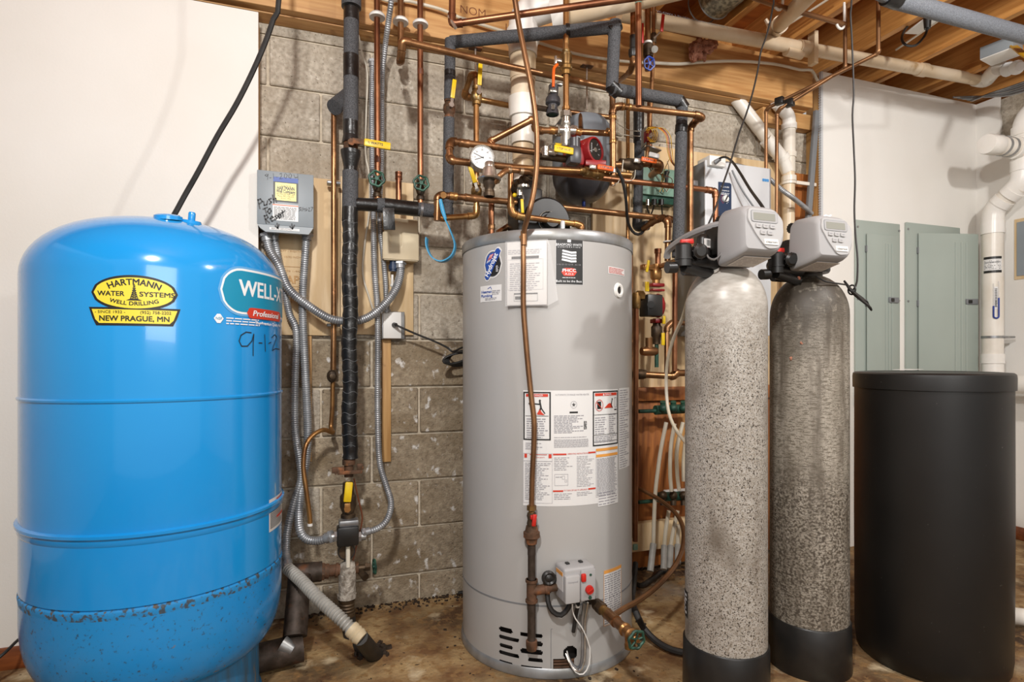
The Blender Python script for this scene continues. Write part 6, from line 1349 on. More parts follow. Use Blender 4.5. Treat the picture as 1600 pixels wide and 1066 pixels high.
bm = B(); lathe(bm, [(0,-.022),(.014,-.022),(.016,-.012),(.013,0),(.016,.012),(.014,.022),(0,.022)], zz(808), dn, 12); vb = obj('gas_valve', bm, 'darkbrass', gl)
bm = B(); p = hp(838,806,.055); box(bm, p, (.014,.008,.038), Matrix.Rotation(.12,3,'Y'), bev=.003); box(bm, p+Vector((0,.008,.008)), (.02,.01,.014), bev=.003); obj('red_lever', bm, 'red', vb)
bm = B(); hexnut(bm, zz(820), dn, .017, .014); lathe(bm, [(0,-.03),(.018,-.03),(.022,-.012),(.027,-.010),(.027,.006),(.020,.010),(.017,.028),(0,.028)], zz(832), dn, 14); obj('union', bm, 'rust', gl)
bm = B(); cyl(bm, zz(838), zz(905), .0125, seg=14)
for i in range(14): cyl(bm, zz(845+i*1.3), zz(845.6+i*1.3), .0132, seg=12)
obj('iron_pipe', bm, 'iron', gl)
tc = zz(918); bm = B(); cyl(bm, zz(900), zz(935), .0165, seg=16); cyl(bm, zz(900), zz(904), .020, seg=16); cyl(bm, zz(931), zz(935), .020, seg=16); cyl(bm, tc, hp(857,914,.03), .0155, seg=14); cyl(bm, hp(853,914.5,.03), hp(858,914,.03), .019, seg=14); obj('tee', bm, 'rust', gl)
bm = B(); cyl(bm, hp(856,914,.03), hp(870,912,.03), .0115, seg=12); cyl(bm, hp(856,914,.03), hp(860,913.7,.03), .014, seg=12); obj('branch_nipple', bm, 'rust', gl)
bm = B(); cyl(bm, zz(934), zz(996), .0135, seg=14); obj('drip_leg', bm, 'iron', gl)
bm = B(); lathe(bm, [(0,-.018),(.016,-.016),(.0185,-.004),(.0185,.014),(.015,.016),(0,.016)], zz(1001)+Vector((0,0,0)), (0,0,1), 16); obj('cap', bm, 'rust', gl)
# gas control box
gc_a, gc_z, gc_p = hit(899, 901, *HC, HR); n_ = Vector((math.cos(gc_a), math.sin(gc_a), 0)); r_ = Vector((-math.sin(gc_a), math.cos(gc_a), 0))
gc = thing('gas_control', 'grey gas control box with two red knobs low on the water heater', 'gas control', gc_p)
# box faces slightly to the left of straight out, as its left side shows
fa = gc_a+.10; n2_ = Vector((math.cos(fa), math.sin(fa), 0)); r2_ = Vector((-math.sin(fa), math.cos(fa), 0)); rot = Matrix((r2_, -n2_, Vector((0,0,1)))).transposed()
ctr = gc_p+n2_*.040+Vector((-.018,0,.002))
def G(u, v, h): return ctr+r2_*u+n2_*h+Vector((0,0,v))
bm = B(); box(bm, G(0,0,-.005), (.112,.075,.110), rot, bev=.010, seg=3); obj('housing', bm, 'head', gc)
bm = B(); box(bm, G(-.0305,-.008,.034), (.050,.02,.086), rot, bev=.004); obj('front_cover', bm, 'headlight', gc)
bm = B(); box(bm, G(.026,-.002,.032), (.052,.014,.098), rot, bev=.004); kp = obj('knob_plate', bm, 'head', gc)
bm = B(); box(bm, G(.008,.024,.040), (.016,.012,.026), rot, bev=.004); obj('red_button', bm, 'red', kp)
bm = B(); cyl(bm, G(.028,-.016,.038), G(.028,-.016,.047), .0145, .013, seg=20); box(bm, G(.028,-.016,.048), (.022,.006,.005), rot@Matrix.Rotation(-.5,3,'Y'), bev=.001); obj('red_knob', bm, 'red', kp)
bm = B(); cyl(bm, G(.033,.030,.038), G(.033,.030,.041), .004, seg=10); cyl(bm, G(.031,-.042,.036), G(.031,-.042,.041), .006, seg=8); obj('screws', bm, 'greenv', kp, kind='stuff')
bm = B(); textp(bm, planemap(G(-.030,.016,.0446), r2_, (0,0,1)), 'Honeywell', 0, 0, .009, .0, .01, width=.034); obj('lettering', bm, 'fineink', gc, smooth=False)
bm = B(); [box(bm, G(u,.057,-.01), (.012,.016,.006), rot, bev=.002) for u in (-.025,.022)]; obj('clips', bm, 'blackp', gc, kind='stuff')
bm = B(); box(bm, G(-.0565,.012,.0), (.001,.05,.06), rot); ol = obj('side_label', bm, 'sticker', gc, smooth=False)
bm = B(); box(bm, G(-.0572,.036,.0), (.001,.05,.012), rot); obj('orange_bar', bm, 'orangeink', ol, smooth=False)
# igniter disc and tubing
ig = thing('black_igniter', 'round black igniter knob left of the gas control box', 'knob', hp(858,897,.03)); bm = B(); c = hp(857,897,.035)
lathe(bm, [(0,-.012),(.020,-.012),(.0225,-.006),(.0225,.006),(.018,.010),(.012,.006),(.006,.010),(0,.010)], c, (-.1,-1,.05), 24); cyl(bm, c, hp(868,900,.02), .012, seg=12); obj('knob', bm, 'blackp', ig)
cord('black_tube', 'thick black tube hanging in a loop under the gas control box', [], .0) if False else None
def wcord(name, label, pts, r, m='rubber', cat='cable'):
    return cord(name, label, pts, r, m, cat, world=True)
wcord('black_igniter_tube', 'thick black tube hanging in a loop left under the gas control box', [hp(855,918,.02), hp(856,934,.03), hp(862,948,.035), hp(874,954,.035), hp(884,943,.035), hp(887,932,.04)], .0085)
wcord('black_lead_with_sleeve', 'short black lead with white collar under the gas control box', [hp(897,935,.04), hp(897,950,.025), hp(894,985,.012)], .0065)
wcord('grey_burner_tube', 'grey aluminium tube pair running from the gas control into the round hole', [hp(906,935,.035), hp(906,965,.02), hp(906,990,.022), hp(904,1020,.03), hp(900,1036,.03), hp(893,1036,.015), hp(888,1028,-.01)], .0055, 'steel', 'tube')
wcord('silver_burner_tube', 'second silver tube beside it curling into the round hole', [hp(911,935,.035), hp(910,965,.02), hp(909,995,.024), hp(906,1026,.034), hp(898,1041,.034), hp(890,1036,.015), hp(885,1024,-.01)], .004, 'nickel', 'tube')
wcord('white_igniter_wire', 'thin white wire hanging in a long loop from the gas control', [hp(888,925,.055), hp(888,942,.05), hp(893,958,.04), hp(902,972,.035), hp(908,985,.034), hp(914,1005,.034), hp(913,1030,.034), hp(905,1045,.034), hp(895,1043,.03), hp(888,1030,.02), hp(887,1020,-.01)], .0022, 'outlet', 'wire')
bm = B(); cyl(bm, hp(887.5,918,.058), hp(888,932,.052), .0055, seg=10); o = obj('black_plug', bm, 'blackp', center=True); tag(o, 'small black plug where the white wire enters the gas control', 'plug')
bm = B(); cyl(bm, hp(897,937,.035), hp(897,942,.033), .0075, seg=10); o = obj('white_sleeve', bm, 'outlet', center=True); tag(o, 'small white sleeve on the short black lead', 'sleeve')
# drain assembly
d0 = hp(922,935,.0); d1 = P(992,998,1.45); dd = (d1-d0).normalized(); LL = (d1-d0).length
dv = thing('drain_assembly', 'brass drain pipe with green wheel valve sticking out of the heater', 'drain valve', d0)
D_ = lambda f, o=(0,0,0): d0+dd*LL*f+Vector(o)
bm = B(); cyl(bm, hp(922,935,-.004), hp(922,935,.003), .020, seg=20); obj('jacket_hole', bm, 'dark', dv)
bm = B(); cyl(bm, D_(0), D_(.2), .012, seg=14); cyl(bm, D_(.16), D_(.24), .019, seg=16); hexnut(bm, D_(.27), dd, .020, .025); obj('dark_coupling', bm, 'darkbrass', dv)
bm = B(); cyl(bm, D_(.28), D_(.42), .0155, seg=16); cyl(bm, D_(.40), D_(.43), .018, seg=16); obj('brass_nipple', bm, 'brass', dv)
bm = B(); cyl(bm, D_(.42), D_(.60), .0175, seg=16); cyl(bm, D_(.585), D_(.615), .019, seg=16); obj('copper_tee', bm, 'copper', dv)
tee_p = D_(.50)
bm = B(); cyl(bm, D_(.61), D_(.80), .0155, seg=16); obj('copper_section', bm, 'copper_tube', dv)
bm = B(); lathe(bm, [(0,-.02),(.019,-.02),(.021,-.012),(.017,-.006),(.019,.01),(.021,.018),(.016,.022),(.014,.04),(.010,.045),(0,.045)], D_(.85), dd, 16); cyl(bm, D_(.88), D_(.90,(0,0,-.032)), .013, .015, seg=12); obj('valve_body', bm, 'copper_gold', dv)
bm = B(); cyl(bm, D_(.90,(0,0,-.030)), D_(.905,(0,0,-.042)), .0165, seg=12); obj('hose_thread', bm, 'brass', dv)
gate_wheel(dv, D_(1.03), dd, .026, 'greenv', 5); bm = B(); cyl(bm, D_(.98), D_(1.06), .006, seg=10); obj('stem', bm, 'copper_gold', dv)
# soft copper tube arcing from the tee to the right and up
q = [tee_p, tee_p+(P(970,954,1.66)-tee_p)*.5, P(975,951,1.66), P(1000,937,1.70), P(1030,913,1.76), P(1054,885,1.84), P(1066,858,1.92), P(1068,830,2.00), P(1060,808,2.08), P(1045,792,2.16), P(1026,778,2.24), P(1008,768,2.30), P(996,762,2.34)]
o = cord('soft_copper_tube', 'orange brown copper tube arcing from the heater drain up to the right', q, .0095, 'copper_tube', 'tube', world=True)
# black hoses on the floor
def fl(px, py, z=.012): return PZ(px, py, z)
wcord('black_hose', 'thick black hose curving over the floor right of the heater', [P(993,880,2.2), P(990,915,2.12), P(988,938,2.05), fl(994,958,.12), fl(1006,982,.06), fl(1025,1002,.03), fl(1050,1016,.02), fl(1080,1022,.02)], .012)
wcord('black_hose_behind', 'black hose tangle behind the heater near the white tubes', [fl(985,905,.02), fl(1000,915,.02), fl(1018,905,.02), fl(1035,893,.02), fl(1050,895,.02)], .011)
# ================================================================== PUMP STACK AND MANIFOLDS
st = thing('pump_stack', 'stack of brass valves with a black circulator box beside the heater', 'pump', P(1020,480,2.30)); Ys = 2.30
xs = lambda px, py, dy=0: P(px, py, Ys+dy)
bm = B(); cyl(bm, xs(1028,389), xs(1028,415), .0215*.62, seg=14); cyl(bm, xs(1028,389), xs(1028,396), .0165, seg=14); obj('copper_cap', bm, 'copper_red', st)
bm = B(); lathe(bm, [(0,-.045),(.018,-.045),(.018,-.03),(.026,-.02),(.027,.015),(.02,.028),(.017,.045),(0,.045)], xs(1025,428), (0,0,1), 16); box(bm, xs(1011,418), (.06,.03,.025), bev=.004); obj('brass_body', bm, 'copper_gold', st)
bm = B(); cyl(bm, xs(1030,417,-.0), P(1068,404,2.02), .012, seg=12); obj('side_pipe', bm, 'copper', st)
bm = B(); box(bm, xs(1012,416,-.04), (.012,.008,.055), Matrix.Rotation(.2,3,'Y'), bev=.002); box(bm, xs(1011,448,-.04), (.020,.008,.045), bev=.003); obj('yellow_handles', bm, 'yellow', st, kind='stuff')
bm = B(); box(bm, xs(1025,446), (.065,.05,.016), bev=.004); box(bm, xs(1025,454), (.065,.05,.010), bev=.003); obj('red_flange', bm, 'redpump', st)
bm = B(); sph(bm, xs(1028,478), .036, 14, (1,.9,1.6)); box(bm, xs(1027,502), (.05,.05,.02), bev=.004); obj('pump_casting', bm, 'redpump', st)
bm = B(); box(bm, xs(1017,478,-.06), (.080,.075,.098), bev=.006); cyl(bm, xs(1017,476,-.095), xs(1017,476,-.105), .016, seg=16); obj('black_box', bm, 'blackp', st)
bm = B(); lathe(bm, [(0,-.06),(.018,-.06),(.018,-.03),(.026,-.02),(.026,.02),(.018,.03),(.018,.06),(0,.06)], xs(1026,518), (0,0,1), 14); obj('lower_valve_body', bm, 'darkbrass', st)
bm = B(); box(bm, xs(1037,500,-.04), (.017,.008,.038), bev=.003); obj('yellow_handle', bm, 'yellow', st)
bm = B(); box(bm, xs(1036,530,-.04), (.017,.008,.058), bev=.003); obj('yellow_lever', bm, 'yellow', st)
bm = B(); cyl(bm, xs(1026,532), xs(1026,574), .0095, seg=12); obj('green_patina_pipe', bm, 'greenv', st)
bm = B(); lathe(bm, [(0,-.04),(.018,-.04),(.022,-.02),(.022,.02),(.018,.04),(0,.04)], xs(1014,549), (1,0,0), 14); cyl(bm, xs(1014,528), xs(1014,548), .017, seg=12); obj('side_fitting', bm, 'copper', st)
t = run('copper_pipe', 'copper pipe from the pump stack turning right behind the softener', [(998,585,2.30),(1052,588,2.26),(1056,583,2.26),(1095,583,2.26)], .0155, 'copper', bend=.02)
bm = B(); lathe(bm, [(0,-.03),(.02,-.03),(.024,-.01),(.024,.01),(.02,.03),(0,.03)], P(1000,585,2.30), (1,0,0), 14); obj('union', bm, 'darkbrass', t)
t = run('copper_riser', 'copper riser in front of the plywood down to the lower elbow', [(1055,414,2.24),(1054,580,2.24)], .0118, 'copper_red')
t = run('copper_loop', 'dark copper u bend between the pump stack and softener', [(1042,592,2.31),(1042,512,2.34),(1050,504,2.34),(1090,506,2.34)], .0125, 'copper_tube', bend=.025)
t = run('copper_drain', 'tall copper drain pipe ending near the floor right of the heater', [(994,478,2.22),(992.5,846,2.22)], .0118, 'copper_red', elbows=False)
bm = B(); box(bm, P(992.5,855,2.20), (.022,.012,.026), bev=.003); obj('blue_tag', bm, 'greenbox', t)
bm = B(); lathe(bm, [(0,-.035),(.017,-.035),(.02,-.02),(.02,.02),(.017,.035),(0,.035)], P(994,470,2.22), (0,0,1), 14); hexnut(bm, P(1000,462,2.22), (1,0,0), .022, .03); obj('relief_fitting', bm, 'brass', t)
t = run('copper_riser', 'darker copper riser just behind the tall copper drain pipe', [(986,380,2.34),(987,840,2.34)], .0095, 'copper', elbows=False)
for (y, lab) in ((640, 'upper green manifold with white tubes below it'), (776, 'lower green manifold with white tubes below it')):
    mf = thing('tube_manifold', lab, 'manifold', P(1040,y,2.32))
    bm = B(); cyl(bm, P(998,y+3 if y < 700 else y+9,2.32), P(1030,y+2 if y < 700 else y+6,2.32), .0095, seg=12); cyl(bm, P(1024,y+1,2.32), P(1090,y-2,2.32), .0225, seg=16); obj('bar', bm, 'greenv', mf)
    for i, px_ in enumerate((1036, 1052, 1068)):
        bm = B(); cyl(bm, P(px_,y-3,2.31), P(px_,y-12 if y < 700 else y+14,2.30), .014, seg=12); sph(bm, P(px_,y-2,2.29), .020, 12); obj('outlet_port', bm, 'greenv' if y < 700 else 'darkbrass', mf)
    if y > 700:
        bm = B(); box(bm, P(1055,y-8,2.33), (.12,.02,.02), bev=.002); obj('white_bracket', bm, 'outlet', mf)
tubes = [[(1041,660),(1033,700),(1028,735),(1024,770),(1022,810),(1021,850)], [(1054,662),(1048,700),(1047,740),(1049,768)], [(1067,660),(1058,700),(1058,740),(1061,766)], [(1072,680),(1068,720),(1068,752)],
         [(1045,798),(1040,830),(1038,853)], [(1059,798),(1052,830),(1048,853)], [(1060,820),(1059,840),(1059,852)]]
for i, tb in enumerate(tubes):
    o = cord('white_tube', ('leftmost white plastic tube from the upper manifold to the floor','second white plastic tube under the upper manifold','third white plastic tube under the upper manifold','white plastic tube just left of the softener under the upper manifold','left white tube under the lower manifold','middle white tube under the lower manifold','right short white tube under the lower manifold')[i], [(a, b, 2.26 if i != 3 else 2.3) for a, b in tb], .0092, 'pex', 'tube')
for i, (x0, y0, x1, y1) in enumerate(((1021,850,1016,893),(1038,853,1037,890),(1048,853,1046,889),(1059,852,1059,880))):
    bm = B(); cyl(bm, P(x0,y0,2.25), P(x1,y1,2.2), .0145, seg=14); o = obj('grey_sleeve', bm, 'liquid', center=True); tag(o, ('leftmost','second','third','rightmost')[i]+' grey floor sleeve holding a white tube', 'pipe sleeve')
o = cord('white_drain_tube', 'white plastic tube curving down beside the speckled softener tank', [(1074,470,1.62),(1066,498,1.70),(1052,530,1.80),(1043,565,1.86),(1041,600,1.88),(1044,640,1.86),(1054,668,1.80),(1072,692,1.66),(1085,705,1.6)], .0065, 'pex', 'tube')
o = cord('grey_drain_hose', 'grey plastic hose from the control valve arcing left to a copper pipe', [(1126,351,1.47),(1112,354,1.50),(1090,362,1.58),(1068,373,1.68),(1052,384,1.76),(1044,392,1.80),(1042,402,1.82)], .0125, 'head', 'hose')
bm = B(); q = [P(1044,378,1.995)+Vector((.018*math.cos(a*math.pi/8), .018*math.sin(a*math.pi/8), 0)) for a in range(17)]; sweep(bm, q, .003, 6, cap=False); o = obj('white_zip_tie', bm, 'outlet', center=True); tag(o, 'white zip tie round the old copper pipe by the grey hose', 'zip tie')
# ================================================================== WHITE CABINET
Yw = 2.22
wc = thing('tankless_cabinet', 'white metal appliance cabinet behind the nearer control head', 'cabinet', P(1150,470,Yw))
a, b = P(1102,300,Yw), P(1205,300,Yw); zt_ = P(1150,256,Yw).z
bm = B(); bx(bm, a.x, b.x, Yw, Yw+.012, 1.16, zt_, bev=.004); obj('front_cover', bm, 'whitebox', wc)
bm = B(); bx(bm, a.x+.002, b.x-.002, Yw+.0125, 2.452, 1.16, zt_-.002, bev=.003); obj('case', bm, 'greyside', wc)
pm = planemap((P(1132,320,Yw).x, Yw, P(1132,320,Yw).z), (1,0,0), (0,0,1)); o0 = P(1132,320,Yw); q = lambda x_, y_: ((P(x_,y_,Yw)-o0).x, (P(x_,y_,Yw)-o0).z)
(u0, v1), (u1, v0) = q(1122,284), q(1142.5,375)
b0, b1, b2 = B(), B(), B(); polyp(b0, pm, [(v.x, v.y) for v in fillet([Vector(p) for p in ((u0+.001,v1,0),(u1,v1,0),(u1,v0,0),(u0,v0,0),(u0,v1,0),(u0+.001,v1,0))], .006, 3)[1:-1]], .0015)
cxx = (u0+u1)/2; textp(b1, pm, 'WALL-CALIBRE', cxx, v1-.022, .010, .0022, .03, width=.048); textp(b1, pm, 'DYNAMIC/E', cxx, v1-.040, .010, .0022, .03, width=.048); fineprint(b1, pm, u0+.012, u1-.012, v1-.060, v1-.048, 2, .0022, .4, 4, .1)
zc = q(1132,311)[1]
for i in range(15):
    a_ = math.radians(-60+300*i/14-0); strokep(b1 if i < 9 else b2, pm, [(cxx+.021*math.cos(a_), zc+.021*math.sin(a_)), (cxx+.024*math.cos(a_), zc+.024*math.sin(a_))], .0022, .0024)
pl = obj('face_plate', b0, 'navy', wc, smooth=False); obj('lettering', b1, 'whiteink', pl, smooth=False); obj('red_marks', b2, 'redink', pl, smooth=False)
bm = B(); kc = Vector((o0.x+cxx, Yw, o0.z+zc)); cyl(bm, kc+Vector((0,-.002,0)), kc+Vector((0,-.012,0)), .0165, .015, seg=24); obj('knob', bm, 'outlet', pl)
bm = B(); box(bm, kc+Vector((0,-.014,0)), (.005,.004,.028), Matrix.Rotation(.5,3,'Y')); obj('pointer', bm, 'blackp', pl)
b0 = B(); (e0, f1), (e1, f0) = q(1191,279), q(1201,284.5); rectp(b0, pm, e0, e1, f0, f1, .0015); b1 = B(); textp(b1, pm, '[+|+]', (e0+e1)/2, (f0+f1)/2, .012, .002, .02, width=(e1-e0)*.8); em = obj('blue_emblem', b0, 'skyink', wc, smooth=False); obj('emblem_mark', b1, 'blueink', em, smooth=False)
jb = thing('junction_box', 'small white junction box with black plug on top of the white cabinet', 'electrical box', P(1122,256,2.24))
a, b = P(1109,250,2.2), P(1134,250,2.2); bm = B(); bx(bm, a.x, b.x, 2.20, 2.29, P(1120,259,2.2).z, P(1120,243.5,2.2).z, bev=.002); obj('cover', bm, 'outlet', jb)
bm = B(); bx(bm, P(1103,252,2.27).x, a.x+.01, 2.21, 2.30, P(1120,257,2.2).z, P(1120,245,2.2).z, bev=.002); obj('back_box', bm, 'steel', jb)
bm = B(); cyl(bm, P(1117,254,2.19), P(1126,248,2.17), .012, .008, seg=12); obj('plug', bm, 'greyside', jb)
cord('appliance_cord', 'black cord arching from the junction box down to the nearer control head', [(1124,248,2.17),(1130,245.5,2.15),(1137,247,2.1),(1146,255,2.0),(1158,273,1.85),(1172,296,1.7),(1190,321,1.50),(1196,332,1.45)], .0052)
cord('cabinet_cord', 'thin grey cord running down across the white cabinet front', [(1144,266,2.2),(1152,283,2.19),(1164,304,2.18),(1178,324,2.17),(1184,336,2.17)], .0042, 'greyside')
conduit('grey flexible conduit from the junction box sloping down to the right stud', [(1134,256,2.27),(1150,259,2.29),(1170,264,2.31),(1190,271,2.31),(1205,282,2.30),(1222,297,2.27),(1240,310,2.28),(1262,328,2.36),(1268,334,2.40)], .0125, 'conduit', ends=False)
# ================================================================== WHITE DRAIN WITH WYE
Yd = 2.40; dr_ = thing('white_drain_stack', 'white plastic drain stack with a slanting branch beside the right wall', 'drain pipe', P(1231,440,Yd)); kd = scl(1231,Yd)
rD = 9.3*kd
bm = B(); sweep(bm, fillet([P(1231,520,Yd), P(1232,262,Yd)], 0), rD, 24); obj('lower_pipe', bm, 'pvc_old', dr_)
bm = B(); cyl(bm, P(1232,270,Yd), P(1232.5,240,Yd), rD*1.06, rD*1.02, seg=24); cyl(bm, P(1232.5,284,Yd), P(1232.5,276,Yd), rD*1.18, seg=24); cyl(bm, P(1232.5,247,Yd), P(1233,239,Yd), rD*1.18, seg=24); obj('wye', bm, 'pvc', dr_)
bm = B(); cyl(bm, P(1233,242,Yd), P(1233,196,Yd), rD, seg=24); obj('upper_pipe', bm, 'pvc', dr_)
bm = B(); sweep(bm, fillet([P(1233,200,Yd), P(1233,182,Yd), P(1213,160,Yd-.03)], .05), rD*1.03, 24); cyl(bm, P(1233,203,Yd), P(1233,194,Yd), rD*1.2, seg=24); obj('top_elbow', bm, 'pvc_clean', dr_)
bm = B(); sweep(bm, fillet([P(1231,268,Yd), P(1222,247,Yd), P(1196,218,Yd+.0), ], .08), rD*1.05, 24); cyl(bm, P(1220,244,Yd), P(1224,250,Yd), rD*1.22, seg=24); obj('branch_hub', bm, 'pvc_clean', dr_)
bm = B(); cyl(bm, P(1218,242,Yd), P(1133,132,Yd+.055), rD*1.02, seg=24); obj('branch_pipe', bm, 'pvc', dr_)
bm = B(); cyl(bm, P(1232,289,Yd), P(1232,285,Yd), rD*1.25, seg=24); box(bm, P(1258,287,Yd), (.15,.012,.018), bev=.002); obj('hanger_strap', bm, 'pvc', dr_)
bm = B(); box(bm, P(1266,300,2.40), (.03,.02,.9), Matrix.Rotation(.10,3,'Y'), bev=.002); o = obj('grey_channel', bm, 'greyside', center=True); tag(o, 'grey metal channel leaning in the gap left of the white wall', 'channel')
t = run('copper_riser', 'left of two thin copper pipes rising beside the white drain stack', [(1197,273,2.24),(1197,174,2.24),(1201,168,2.22),(1369,85,1.84),(1372.5,80,1.83),(1372.5,-20,1.83)], .0085, 'copper_tube', bend=.02, sol=False)
t = run('copper_riser', 'right of two thin copper pipes rising beside the white drain stack', [(1213,420,2.18),(1214,178,2.18),(1219,170,2.16),(1318,108,1.95),(1320.5,104,1.94),(1320.5,-20,1.94)], .0085, 'copper_tube', bend=.02, sol=False)
for (px_, py_, Y) in ((1218,158,2.17),(1234,161,2.13)):
    bm = B(); p = P(px_, py_, Y); box(bm, p, (.03,.04,.035), Matrix.Rotation(.4,3,'Z'), bev=.005); obj('black_clip', bm, 'blackp', t)
# ================================================================== OVERHEAD
pv_ = thing('overhead_drain_pipe', 'long white plastic drain pipe slung under the ceiling joists', 'drain pipe', P(1260,75,2.19))
pts = [P(968,22,2.19), P(1256,76,2.19)]; bm = B(); sweep(bm, pts, .0315, 22); obj('pipe', bm, 'pvc_old', pv_)
bm = B(); sweep(bm, [P(1264,77,2.19), P(1530,125,2.19)], .0300, 22); obj('pipe', bm, 'pvc_old', pv_)
bm = B(); a_, b_ = P(1246,74,2.19), P(1270,78,2.19); cyl(bm, a_, b_, .0365, seg=22); cyl(bm, P(1228,78,2.19)-Vector((0,0,.004)), P(1252,80,2.19)-Vector((0,0,.018)), .024, seg=18); obj('coupling', bm, 'pvc_old', pv_)
bm = B(); cyl(bm, P(1434,108,2.19), P(1446,110,2.19), .0345, seg=22); obj('hanger', bm, 'pvc_old', pv_)
bm = B(); sweep(bm, fillet([P(1525,124,2.19), P(1540,127,2.19), P(1552,112,2.08), P(1562,106,2.0)], .05), .037, 22); obj('elbow', bm, 'pvc', pv_)
b0 = B(); p = P(1100,46,2.155)
pmv = lambda u, v, h=0: P(1130,53,2.19)+Vector((u, -.0322*math.cos(v/.0322+.2), .0322*math.sin(v/.0322+.2)+(-.0)*u))
textp(b0, pmv, 'PVC-DWV 2 IN SCH 40 ASTM D2665 NSF-dwv', -.18, .008, .020, 0, .0, width=.42); textp(b0, pmv, 'CRESLINE PVC-1120', .20, .008, .018, 0, .0, width=.22); obj('pipe_print', b0, 'fineink', pv_, smooth=False)
bm = B(); bx(bm, P(1262,80,2.2).x-.01, P(1262,80,2.2).x+.015, 2.15, 2.19, 2.5, 2.66); o = obj('strapping', bm, 'pvc_old', pv_)
# junction wires above drywall
ip = thing('overhead_insulated_pipe', 'light grey foam insulated pipe crossing the top right corner', 'pipe', P(1500,30,1.70)); bm = B(); sweep(bm, [P(1378,-14,1.70), P(1402,0,1.70), P(1640,66,1.70)], .0345, 22); obj('foam_sleeve', bm, 'foamlight', ip)
bm = B(); sweep(bm, [P(1385,-6,1.70), P(1404,1,1.70)], .0352, 22); obj('tape_band', bm, 'tape', ip)
du = thing('round_duct', 'round galvanized metal duct end between the joists', 'duct', P(1118,25,2.1)); zD = 2.755
c0 = P(1118,12,2.30); bm = B(); cx0 = 2.085-.0
cxd = P(1117,18,2.05).x
bm = B(); n0 = Vector((1.765, 2.20, 2.722)); cyl(bm, n0, n0+Vector((0,-1.6,0)), .088, seg=32, cap=False); cyl(bm, n0+Vector((0,.002,0)), n0+Vector((0,-1.6,0)), .087, seg=32, cap=False); obj('shell', bm, 'duct', du)
bm = B(); n = 28; q = [n0+Vector((.089*math.cos(2*math.pi*k/n), 0, .089*math.sin(2*math.pi*k/n))) for k in range(n+1)]; sweep(bm, q, .003, 6, cap=False); obj('end_bead', bm, 'steel', du)
bm = B(); q = [n0+Vector((-.02+.080*math.cos(2*math.pi*k/n), .06, .0+.080*math.sin(2*math.pi*k/n))) for k in range(n+1)]; sweep(bm, q, .003, 6, cap=False); obj('inner_ring', bm, 'steel', du)
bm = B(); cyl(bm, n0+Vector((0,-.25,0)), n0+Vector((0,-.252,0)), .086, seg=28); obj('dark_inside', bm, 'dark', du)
sp_ = thing('short_white_pipe', 'short white plastic pipe in a joist bay behind the hanging cord', 'drain pipe', P(1215,35,2.1)); bm = B(); cyl(bm, P(1215,42,2.15), P(1290,-34,1.55), .034, seg=22); cyl(bm, P(1211,46,2.18), P(1219,38,2.11), .040, seg=22); obj('pipe', bm, 'pvc_old', sp_)
bm = B(); cyl(bm, P(1203,42,2.2), P(1196,30,2.2), .012, .008, seg=8); obj('glue_drip', bm, 'pvc_old', sp_)
t = run('thin_copper_pipe', 'brown copper pipe held by white hooks under the joists', [(1165,-8,1.9),(1210,8,1.9),(1312,36,1.9),(1320,38,1.9)], .0105, 'copper_tube', elbows=False)
def jhook(px, py, Y, root):
    c = P(px, py, Y); bm = B(); sweep(bm, spline([c+Vector((.022,0,.10)), c+Vector((.024,0,.03)), c+Vector((.020,0,-.008)), c+Vector((.0,0,-.020)), c+Vector((-.018,0,-.010)), c+Vector((-.021,0,.004))]), .0055, 8); obj('white_hook', bm, 'outlet', root)
jhook(1216, 8, 1.9, t); jhook(1313, 38, 1.9, t)
ins = thing('insulation_tuft', 'pinkish brown fibreglass tuft stuck above the timber beam', 'insulation', P(1092,75,2.3)); bm = B(); rnd = random.Random(4)
from mathutils import noise as NZ
for (px_, py_, r_, sx, sz) in ((1088,80,.036,.8,1.1),(1098,72,.040,1.3,.8),(1112,69,.030,1.1,.8),(1083,88,.022,.8,1.2),(1101,86,.012,.5,2.4)):
    c = P(px_, py_, 2.31); g = bmesh.ops.create_icosphere(bm, subdivisions=4, radius=r_)
    for v in g['verts']:
        k = 1+.55*NZ.noise(v.co*45+Vector((px_, 0, 0)))+.35*NZ.noise(v.co*130); v.co = Vector((v.co.x*k*sx, v.co.y*k*.8, v.co.z*k*sz))+c
obj('tuft', bm, 'insul', ins, kind='stuff')
# ceiling outlet with black plug
co = thing('ceiling_outlet', 'white ceiling outlet plate with a black cord plugged in', 'outlet', P(1441,38,2.0)); zC = 2.635
a_ = [PZ(1414.5,50,zC), PZ(1431,54,zC), PZ(1469,29,zC), PZ(1448,25,zC)]
cx_ = sum((v for v in a_), Vector())/4; bm = B(); box(bm, (cx_.x, cx_.y, zC-.003), (.072, (a_[0]-a_[3]).length*.98, .006), Matrix.Rotation(math.atan2((a_[3]-a_[0]).y, (a_[3]-a_[0]).x)-math.pi/2, 3, 'Z'), bev=.002); obj('plate', bm, 'outlet', co)
pp = PZ(1449,38,zC-.03); bm = B(); cyl(bm, pp+Vector((0,0,.03)), pp+Vector((0,0,-.02)), .017, .013, seg=14); obj('plug', bm, 'blackp', co)
bm = B(); sweep(bm, spline([pp+Vector((0,0,-.02)), pp+Vector((-.02,0,-.06)), P(1430,71,pp.y), P(1415,70,pp.y+.02), P(1409,60,pp.y+.05), P(1414,46,pp.y+.08), P(1424,36,pp.y+.1)]), .0055, 8); obj('black_cord', bm, 'rubber', co)
